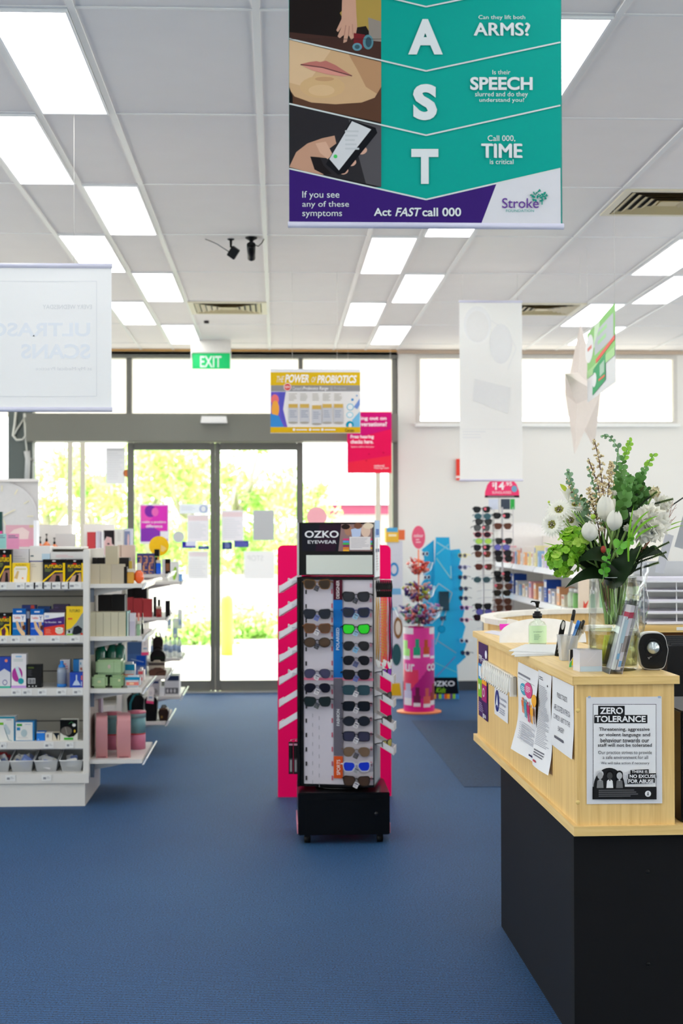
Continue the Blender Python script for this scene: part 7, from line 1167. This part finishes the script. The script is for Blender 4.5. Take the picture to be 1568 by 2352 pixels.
# ---------------------------------------------------------------- vase and flowers
Yv = G(1407, 1543, CT).y+.072; xv = AX(1407, Yv); VB = Vector((xv, Yv, CT)); vg = glass('vase_glass', (253, 255, 253), .2)
zr = AZ(1325, Yv, 1407)-CT; t = thing('vase', 'clear glass cylinder vase half filled with water, holding the bouquet', 'vase', VB)
mb = MB(); mb.lathe([(.0, .0), (.066, 0), (.071, .006), (.073, .1), (.068, zr), (.0655, zr), (.0705, .1), (.068, .014), (0, .012)], vg, seg=48, cap=False); mb.build('body', t)
wz = AZ(1446, Yv, 1407)-CT; mb = MB(); mb.lathe([(0, .0135), (.0665, .0145), (.069, wz), (0, wz)], glass('vase_water', (246, 246, 205), .1), seg=40, cap=False); mb.build('water', t)
mb = MB(); mb.tube([(.069*math.cos(a_), .069*math.sin(a_), wz) for a_ in [2*PI*k/32 for k in range(33)]], .0008, mat((200, 206, 170), .2, var=0), 4); mb.build('water_line', t)
mb = MB(); mb.tube([(.067*math.cos(a_), .067*math.sin(a_), zr) for a_ in [2*PI*k/32 for k in range(33)]], .0012, mat((214, 220, 220), .1, var=0), 5); mb.build('rim', t)
# cellophane
mb = MB(); rr = random.Random(5); vs = []; fs = []
for i in range(15):
    for j in range(9):
        a_ = -.9+1.9*i/14; z = zr*.35+zr*.8*j/8; r_ = .078+.012*math.sin(5*a_+j)+.006*rr.random()+.02*j/8; vs.append((r_*math.cos(a_), r_*math.sin(a_), z))
for i in range(14):
    for j in range(8): q_ = i*9+j; fs.append((q_, q_+9, q_+10, q_+1))
mb.add(vs, fs, glass('cellophane', (250, 252, 255), .5, .1), True); mb.build('cellophane_wrap', loc=VB+Vector((.0, .0, 0)), label='crinkled clear cellophane around the right side of the vase', cat='wrapping')
def FP(px, py, dy=0): return A(px, py, Yv+dy)
GS = mat((146, 180, 96), .45, ns=30, var=.15); GD = mat((36, 60, 30), .4, ns=25, var=.2); GM = mat((104, 156, 78), .4, ns=30, var=.15); GL = mat((150, 200, 70), .4, sub=.3, ns=30, var=.12); GE = mat((136, 168, 134), .5, ns=30, var=.15); GY = mat((196, 214, 70), .4, sub=.3, var=.1); YST = mat((196, 196, 50), .4, ns=30, var=.15)
WP = mat((246, 244, 234), .5, sub=.35, ns=20, var=.03); CRM = mat((232, 222, 190), .5, ns=20, var=.1)
ns_ = [0]
def stem(mb, top, r=.0028, m_=None, into=True):
    k = ns_[0]; ns_[0] += 1; g_ = random.Random(k*7+1); m_ = m_ or GS
    neck = VB+Vector((g_.uniform(-.038, .036), g_.uniform(-.03, .03), zr+.0)); bot = VB+Vector((g_.uniform(-.03, .032)-.005, g_.uniform(-.03, .02), .018)); mid = neck.lerp(bot, .55)+Vector((g_.uniform(-.006, .006)*0-.0, 0, 0))
    mid.x = VB.x+(mid.x-VB.x)*.62
    a = Vector(top)-VB; P = [Vector(top), Vector(top).lerp(neck, .55)+Vector((0, 0, -.012)), neck, mid, bot]
    out = []
    for i in range(len(P)-1):
        p0 = P[max(0, i-1)]; p1, p2 = P[i], P[i+1]; p3 = P[min(len(P)-1, i+2)]
        for j in range(4): u = j/4; out.append(.5*((2*p1)+(p2-p0)*u+(2*p0-5*p1+4*p2-p3)*u*u+(3*p1-p0-3*p2+p3)*u**3))
    out.append(P[-1]); wl = VB.z+wz; up_ = [q for q in out if q.z > wl-.01]; lo_ = [q for q in out if q.z <= wl+.012]; mb.tube(up_, r, m_, 7); mb.tube(lo_, r*1.35, YST, 7)
def grid(mb, f, n, m, mt):
    vs = [f(-1+2*i/n, j/m) for i in range(n+1) for j in range(m+1)]; fs = [(i*(m+1)+j, (i+1)*(m+1)+j, (i+1)*(m+1)+j+1, i*(m+1)+j+1) for i in range(n) for j in range(m)]; mb.add(vs, fs, mt, True)
def frame(ax):
    ax = Vector(ax).normalized(); a = ax.orthogonal().normalized(); return ax, a, ax.cross(a)
def cup(mb, c, ax, R, H, n, prof, half, mt, ph=0, rag=0, gi=4, gj=6, seed=1):
    ax, e1, e2 = frame(ax); g_ = random.Random(seed); c = Vector(c)
    for k in range(n):
        a0_ = ph+2*PI*k/n; kk = g_.uniform(.92, 1.08); rg = g_.uniform(-rag, rag)
        def f(s, t_, a0_=a0_, kk=kk, rg=rg):
            i = t_*(len(prof)-1); i0 = min(int(i), len(prof)-2); pr_ = prof[i0]*(1-(i-i0))+prof[i0+1]*(i-i0); wp = math.sin(PI*(t_*.8+.13))**.55
            a = a0_+s*half*wp; rr_ = R*(pr_*(1-.08*s*s)+rg*t_)
            return c+ax*(H*kk*t_*(1-.06*s*s))+(e1*math.cos(a)+e2*math.sin(a))*rr_
        grid(mb, f, gi, gj, mt)
def leaf(mb, base, tip, w, mt, bend=(0, 0, 0), fold=.25, up=(0, -1, .3), shape=.9, nj=8):
    b, t_ = Vector(base), Vector(tip); d = t_-b; sd_ = d.cross(Vector(up)).normalized(); nn = sd_.cross(d).normalized(); bd = Vector(bend)
    grid(mb, lambda s, u: b+d*u+bd*(4*u*(1-u))+sd_*(s*w*(2*math.sqrt(u*(1-u)) if shape == 0 else math.sin(PI*max(.001, min(.999, u))**shape)))+nn*(abs(s)*w*fold*math.sin(PI*u)), 2, nj, mt)
fg = 'flowers in the vase'
def flower(name, label, cat='flower', g=fg): return thing(name, label, cat, (0, 0, 0), 0, g)
def fin(mb, nm, t): return mb.build(nm, t)
# tulips
TP = [.15, .7, .95, 1.0, .93, .74, .38]
for (px, py, hp, rp, ax, dy, lab) in ((1355, 1243, 46, 20, (-.1, -.25, 1), -.06, 'closed white tulip, lowest and leftmost of the three tulips'), (1407, 1219, 48, 19, (.12, -.25, 1), -.07, 'closed white tulip at the right of the three tulips'), (1390, 1198, 62, 22, (0, -.15, 1), -.03, 'tall open white tulip behind the other two tulips')):
    t = flower('tulip', lab); c = FP(px, py, dy); s_ = c.y/F; mb = MB(); cup(mb, c, ax, rp*s_, hp*s_, 3, TP, 1.05, WP, .5, seed=px); cup(mb, c, ax, rp*s_*.93, hp*s_*.98, 3, TP, 1.0, WP, 1.55, seed=px+1)
    if hp > 60: cup(mb, c, (-.4, -.3, .9), rp*s_*1.5, hp*s_*.62, 2, [.1, .6, .9, 1.1, 1.25], .6, WP, 2.6)
    fin(mb, 'petals', t); mb = MB(); stem(mb, c, .0032); fin(mb, 'stem', t)
# peonies and roses
def peony(label, px, py, rp, dy, ax=(0, -.8, .5), nm='peony', m_=None):
    t = flower(nm, label); c = FP(px, py, dy); s_ = c.y/F; R_ = rp*s_; mb = MB(); m_ = m_ or WP; axv = Vector(ax).normalized(); g_ = random.Random(px)
    mb.ball(c, R_*.62, m_, 12); n = 130 if rp > 30 else 44
    for k in range(n):
        v = (Vector((g_.gauss(0, 1), g_.gauss(0, 1), g_.gauss(0, 1))).normalized()+axv*.55).normalized(); e = v.orthogonal().normalized(); e = Matrix.Rotation(g_.uniform(0, 6.28), 3, v) @ e
        b_ = c+v*R_*.35-e*R_*.1; tip = c+v*R_*g_.uniform(.85, 1.02)+e*R_*g_.uniform(.05, .3); leaf(mb, b_, tip, R_*g_.uniform(.24, .34), m_, v*R_*.05+e*R_*.08, g_.uniform(.2, .5), e, .45, 5)
    fin(mb, 'petals', t); mb = MB(); stem(mb, c, .0032); fin(mb, 'stem', t)
peony('large ruffled white peony on the right of the bouquet', 1489, 1204, 54, -.04, (.25, -.9, .35)); peony('white rose at the upper right behind the large peony', 1520, 1160, 28, .05, (.5, -.6, .7), 'rose'); peony('cream carnation at the upper right of the bouquet', 1500, 1133, 20, .07, (.3, -.4, .9), 'carnation', CRM)
peony('small white blossom beside the tall tulip', 1409, 1133, 9, 0, (.2, -.5, .8), 'blossom'); peony('small cream blossom beneath the right tulip', 1381, 1216, 9, -.06, (0, -.9, .3), 'blossom', CRM); peony('small ragged white blossom left of the large peony', 1441, 1212, 12, -.05, (-.5, -.8, .2), 'blossom')
# daisies
def daisy(label, px, py, rp, dy, ax):
    t = flower('daisy', label); c = FP(px, py, dy); s_ = c.y/F; axv, e1, e2 = frame(ax); R_ = rp*s_; mb = MB()
    for lay in range(2):
        n = 22
        for k in range(n):
            a = 2*PI*(k+.5*lay)/n; d = (e1*math.cos(a)+e2*math.sin(a)); tip = c+d*R_*(1-.18*lay)+axv*R_*(.02+.15*lay)-axv*R_*.25*(1-lay); leaf(mb, c+d*R_*.15, tip, R_*.11, WP, axv*R_*.1, .1, axv, .6, 4)
    fin(mb, 'petals', t); mb = MB(); g_ = random.Random(px)
    for k in range(26):
        a = 2.4*k; r_ = R_*.3*math.sqrt(k/26); p_ = c+(e1*math.cos(a)+e2*math.sin(a))*r_+axv*R_*.1; mb.ball(p_, R_*.055, mat((150, 150, 50), .5) if k > 8 else mat((90, 80, 30), .5), 6)
    fin(mb, 'centre', t); mb = MB(); stem(mb, c, .0024); fin(mb, 'stem', t)
daisy('white daisy facing the camera at the left, upper one', 1284, 1172, 35, -.02, (-.3, -.8, .6)); daisy('white daisy at the far left just above the green hydrangea', 1268, 1205, 33, -.03, (-.6, -.8, .15)); daisy('smaller white daisy at the left, turned away towards the tulips', 1318, 1162, 25, 0, (.2, -.6, .9)); daisy('white daisy hidden between the upper one and the hydrangea', 1310, 1196, 27, .02, (-.1, -.8, .4))
# hydrangea
t = flower('hydrangea', 'lime green hydrangea head at the left of the bouquet'); mb = MB(); g_ = random.Random(9); HG = [mat(c_, .45, sub=.3, ns=25, var=.1) for c_ in ((150, 206, 50), (120, 184, 40), (186, 222, 90))]
for (px, py, rp, n) in ((1290, 1288, 40, 64), (1316, 1244, 34, 50)):
    c = FP(px, py, -.03); s_ = c.y/F; R_ = rp*s_
    mb.ball(c, R_*.75, mat((60, 100, 30), .6), 10)
    for k in range(n):
        v = Vector((g_.gauss(0, 1), -abs(g_.gauss(0, 1)) if k % 5 else g_.gauss(0, 1), g_.gauss(0, 1))).normalized(); fc_ = c+v*R_*g_.uniform(.82, 1.05); axv, e1, e2 = frame(v+Vector((g_.gauss(0, .25),)*3)); w_ = g_.uniform(10, 13)*s_; m_ = g_.choice(HG); ph_ = g_.uniform(0, 1.5)
        for q_ in range(4):
            a = ph_+q_*PI/2; d = e1*math.cos(a)+e2*math.sin(a); leaf(mb, fc_, fc_+d*w_+axv*w_*.1, w_*.52, m_, -axv*w_*.14, .08, axv, 0, 8)
fin(mb, 'florets', t); mb = MB(); stem(mb, FP(1310, 1285, 0), .004); fin(mb, 'stem', t)
# large dark leaves
for k, (b_, t_, w_, bd, lab, m_) in enumerate((((1425, 1318), (1322, 1292), 26, (0, -.03, .03), 'broad dark green leaf curving left under the tulips', GD), ((1420, 1345), (1296, 1352), 18, (0, -.02, .035), 'long dark leaf drooping at the lower left', GD), ((1395, 1350), (1472, 1252), 26, (-.015, -.035, -.01), 'broad dark green leaf rising right under the peony', GD), ((1460, 1290), (1535, 1290), 8, (0, -.01, .03), 'small drooping pointed leaf at the right', GD), ((1385, 1330), (1345, 1215), 16, (0, .02, 0), 'dark leaf rising behind the lowest tulip', GD), ((1400, 1330), (1380, 1225), 17, (0, .01, 0), 'dark upright leaf between the tulips', GD), ((1415, 1335), (1432, 1205), 16, (0, .01, 0), 'dark upright leaf left of the peony', GD), ((1405, 1335), (1408, 1235), 18, (0, .03, 0), 'dark leaf at the heart of the bouquet', GM), ((1370, 1325), (1325, 1240), 17, (0, .03, 0), 'dark leaf right of the hydrangea', GD), ((1430, 1325), (1475, 1260), 16, (0, .04, 0), 'dark leaf beneath the peony', GD), ((1425, 1200), (1446, 1150), 14, (.01, .02, 0), 'dark oval leaf above the peony left edge', GD))):
    t = flower('leaf', lab, 'leaf', 'leaves in the bouquet'); mb = MB(); b_ = FP(*b_, -.02); leaf(mb, b_, FP(*t_, -.06 if k < 3 else .0), w_*1.25*Yv/F, m_, bd, .3, (0, -.6, .8) if k < 3 else (0, -1, .1), .75, 12); fin(mb, 'blade', t); mb = MB(); stem(mb, b_, .0026, GD if k % 2 else GS); fin(mb, 'stem', t)
# grass blades
for k, (P, lab) in enumerate(((((1443, 1290), (1440, 1225), (1455, 1160)), 'bright upright grass blade left of the peony'), (((1446, 1240), (1455, 1195), (1492, 1172)), 'bright arching grass blade, highest over the peony'), (((1452, 1235), (1470, 1198), (1512, 1184)), 'bright arching grass blade, middle one over the peony'), (((1460, 1237), (1476, 1215), (1514, 1206)), 'bright arching grass blade, lowest over the peony'), (((1525, 1215), (1545, 1200), (1572, 1196)), 'pale grass blade reaching out of the picture at the right'), (((1525, 1222), (1548, 1210), (1572, 1206)), 'second pale grass blade reaching right'), (((1340, 1205), (1322, 1185), (1302, 1160)), 'thin green blade crossing the small daisy'), (((1300, 1262), (1275, 1252), (1245, 1246)), 'wispy green blade sticking out left above the hydrangea'), (((1300, 1275), (1275, 1278), (1243, 1279)), 'wispy green blade sticking out left beside the hydrangea'))):
    t = flower('grass_blade', lab, 'leaf', 'grass blades in the bouquet'); a, b, c = [FP(*p_, -.1 if k < 4 else -.02) for p_ in P]; mb = MB(); w_ = (4.5 if k < 4 else 2)*Yv/F
    def bez(u): return a*(1-u)**2+b*2*u*(1-u)+c*u*u
    grid(mb, lambda s, u: bez(u)+Vector((-(c-a).z, 0, (c-a).x)).normalized()*(s*w_*(1-u)**.6*(.4+u*1.2 if u < .5 else 1)), 2, 10, mat((132, 196, 50), .4, sub=.3, var=.1) if k < 4 else GL); fin(mb, 'blade', t)
# leafy sprigs
def sprig(label, P, n, lw, m_, dy=0, kind='leaf', tipm=None, spread=1.0, sm=None, name='foliage_sprig', r=.0016):
    t = flower(name, label, 'foliage', 'greenery sprigs in the bouquet'); pts = [FP(*p_, dy) for p_ in P]; mb = MB(); path = []
    for i in range(len(pts)-1):
        for j in range(5): path.append(pts[i].lerp(pts[i+1], j/5))
    path.append(pts[-1]); mb.tube(path, r, sm or GM, 5); stem(mb, pts[0], .002, sm or GS); fin(mb, 'stem', t); mb = MB(); g_ = random.Random(len(label)*3+P[0][0]); s_ = Yv/F; L = len(path)-1
    for k in range(n):
        u = .1+.9*k/n; i = min(L-1, int(u*L)); p_ = path[i].lerp(path[i+1], u*L-i); d = (path[i+1]-path[i]).normalized(); a = 2.4*k; e = d.orthogonal().normalized(); sd_ = Matrix.Rotation(a, 3, d) @ e
        q_ = lw*1.12*s_*(1.15-.6*u)*g_.uniform(.8, 1.2); mt = tipm if tipm and u > .7 else m_
        if kind == 'leaf': tip = p_+(sd_*spread+d*.7).normalized()*q_*2; leaf(mb, p_, tip, q_*.8, mt, (0, 0, 0), .15, (g_.uniform(-.5, .5), -1, g_.uniform(-.5, .5)), .0 if lw > 5 else .7, 7)
        elif kind == 'berry':
            for b_ in range(4): q2 = p_+(sd_*g_.uniform(.3, 1.6)+Vector((g_.uniform(-.5, .5), g_.uniform(-.5, .5), g_.uniform(-.2, .8))))*lw*s_*(1.4-.9*u); mb.tube([p_, q2], .0005, sm or GM, 3, False); mb.ball(q2, lw*s_*.33, mt, 6)
        elif kind == 'needle':
            for b_ in range(5): sd2 = Matrix.Rotation(a+b_*1.25, 3, d) @ e; mb.tube([p_, p_+(sd2*.8+d).normalized()*lw*s_], .0006, mt, 3, False)
    fin(mb, {'leaf': 'leaves', 'berry': 'berries', 'needle': 'needles'}[kind], t)
sprig('full dark leafy sprig right of the tulips', [(1415, 1260), (1440, 1200), (1452, 1150)], 30, 13, mat((66, 112, 50), .4, ns=30, var=.2), .03)
sprig('leafy sprig standing behind the tall tulip', [(1395, 1230), (1412, 1160), (1418, 1100)], 30, 11, GM, .05)
sprig('dark leafy sprig above the peony', [(1440, 1210), (1470, 1160), (1486, 1120)], 24, 10, mat((76, 122, 58), .4, ns=30, var=.2), .05)
sprig('leafy sprig filling the gap between the daisies and the tulips', [(1370, 1250), (1340, 1200), (1335, 1140)], 26, 10, mat((84, 124, 70), .4, ns=30, var=.2), .04)
sprig('low dark leafy sprig beneath the large peony', [(1420, 1300), (1460, 1270), (1510, 1262)], 24, 10, mat((50, 86, 40), .4, ns=30, var=.2), .02)
sprig('leafy sprig behind the hydrangea, dark and low', [(1380, 1300), (1340, 1280), (1322, 1230)], 26, 11, mat((50, 90, 40), .4, ns=30, var=.2), .04)
sprig('slim green sprig right of the second tallest eucalyptus', [(1450, 1200), (1475, 1140), (1470, 1085)], 22, 9, mat((88, 136, 66), .4, ns=30, var=.2), .04)
BR = mat((96, 62, 40), .6); BE = mat((216, 196, 150), .5, ns=30, var=.12)
sprig('tall eucalyptus sprig with a bright tip, highest of the bouquet', [(1412, 1200), (1420, 1120), (1430, 1060), (1448, 1010)], 34, 9, GM, .02, tipm=GL)
sprig('eucalyptus sprig leaning right with a lime tip', [(1430, 1190), (1462, 1110), (1480, 1080), (1502, 1042)], 24, 8, GM, .02, tipm=GL)
sprig('dense leafy sprig in the upper middle', [(1415, 1210), (1436, 1140), (1445, 1090)], 36, 10, GM, .0)
sprig('leafy green sprig filling the upper right of the middle', [(1430, 1215), (1458, 1150), (1466, 1100)], 34, 10, mat((80, 130, 60), .4, ns=30, var=.15), .03)
sprig('grey green round leaved sprig arching over the top', [(1400, 1180), (1412, 1090), (1420, 1030), (1400, 1003), (1380, 1001)], 22, 6, GE, .03)
sprig('grey green eucalyptus sprig at the upper left', [(1345, 1220), (1325, 1160), (1312, 1110), (1302, 1080)], 22, 7.5, GE, 0)
sprig('grey green eucalyptus sprig above the small daisy', [(1360, 1230), (1340, 1185), (1350, 1150)], 20, 8, GE, .01)
sprig('small leaved sprig left of the tall berry branch', [(1380, 1200), (1368, 1130), (1350, 1070)], 18, 6, GE, .02)
sprig('pale berry branch, tallest one in the middle', [(1390, 1190), (1384, 1120), (1376, 1060), (1364, 1008)], 26, 8, BE, -.01, 'berry', sm=BR, name='berry_branch')
sprig('pale berry branch left of the tallest one', [(1385, 1185), (1372, 1110), (1350, 1052)], 18, 8, BE, 0, 'berry', sm=BR, name='berry_branch')
sprig('pale berry branch right of the tallest one', [(1392, 1190), (1398, 1110), (1405, 1060)], 26, 8.5, BE, 0, 'berry', sm=BR, name='berry_branch')
sprig('pale berry branch leaning left above the daisies', [(1345, 1210), (1322, 1150), (1300, 1098)], 22, 7.5, BE, .01, 'berry', sm=BR, name='berry_branch')
sprig('pale berry branch spreading left behind the tulips', [(1375, 1215), (1362, 1160), (1350, 1120)], 24, 8, BE, 0, 'berry', sm=BR, name='berry_branch')
DN = mat((44, 64, 34), .5, ns=30, var=.2)
for k, (P, lab) in enumerate((([(1420, 1320), (1470, 1290), (1530, 1268)], 'dark needled stem at the lower right, middle one'), ([(1420, 1325), (1470, 1305), (1512, 1292)], 'dark needled stem at the lower right, lowest one'), ([(1425, 1310), (1475, 1275), (1536, 1245)], 'dark needled stem at the lower right, highest one'), ([(1440, 1190), (1490, 1160), (1545, 1146)], 'dark needled stem reaching right above the peony'), ([(1430, 1200), (1450, 1150), (1478, 1118)], 'dark needled stem rising in the upper right'), ([(1440, 1195), (1480, 1150), (1508, 1130)], 'dark needled stem behind the cream carnation'), ([(1425, 1180), (1437, 1130), (1452, 1108)], 'dark needled stem curling in the upper middle'), ([(1420, 1320), (1450, 1300), (1490, 1240)], 'dark needled stem beneath the peony'))):
    sprig(lab, P, 26, 6, DN, -.03 if k < 3 else .02, 'needle', tipm=mat((120, 150, 60), .5), sm=DN, name='needled_stem', r=.0024)
sprig('bright leafy sprig curling below the tulips, right one', [(1410, 1270), (1432, 1245), (1455, 1240)], 9, 9, mat((110, 190, 50), .4, sub=.2), -.09, name='leafy_sprig'); sprig('bright leafy sprig curling below the tulips, left one', [(1385, 1330), (1388, 1300), (1402, 1262)], 10, 8, mat((96, 180, 50), .4, sub=.2), -.09, name='leafy_sprig')
t = flower('lily', 'white lily with a lime tipped bud at the upper left'); mb = MB(); c = FP(1305, 1150, .03); cup(mb, c, (-.1, -.2, 1), .022, .04, 5, [.2, .5, .8, 1.2], .5, WP); fin(mb, 'petals', t); mb = MB(); leaf(mb, FP(1303, 1130, .02), FP(1285, 1111, .02), .007, GY, (0, 0, 0), .3); stem(mb, c, .0024); fin(mb, 'bud', t)
for k, (px, py, c_, lab, r_) in enumerate(((1362, 1187, (160, 190, 60), 'round green bud beside the open tulip', 6.5), (1385, 1262, (170, 60, 44), 'red oval bud deep in the bouquet', 6.5), (1260, 1153, (200, 220, 60), 'tiny yellow green bud at the far left', 3))):
    t = flower('flower_bud', lab, 'bud'); mb = MB(); mb.ball(FP(px, py, -.06 if k < 2 else 0), r_*Yv/F, mat(c_, .4), 10, 1.35 if k == 1 else 1); fin(mb, 'bud', t); mb = MB(); stem(mb, FP(px, py+4, -.055 if k < 2 else 0), .0014); fin(mb, 'stem', t)
TW = mat((150, 104, 84), .6)
for k, P in enumerate(([(1500, 1230), (1530, 1200), (1553, 1158)], [(1505, 1225), (1535, 1195), (1545, 1148)], [(1500, 1232), (1530, 1210), (1552, 1186)])):
    t = flower('twig', 'bare brown branching twig at the right, %s of three' % ['right', 'left', 'lowest'][k], 'twig', 'bare twigs'); mb = MB(); Q = [FP(*p_, .02) for p_ in P]; mb.tube(Q, [.0014, .001, .0005], TW, 5); g_ = random.Random(k)
    for j in range(6): u = .3+.1*j; p_ = Q[0].lerp(Q[2], u); mb.tube([p_, p_+Vector((g_.uniform(-.004, .016), 0, g_.uniform(.002, .014)))], .0005, TW, 4)
    fin(mb, 'branch', t); mb = MB(); stem(mb, Q[0], .0014, TW); fin(mb, 'stem', t)
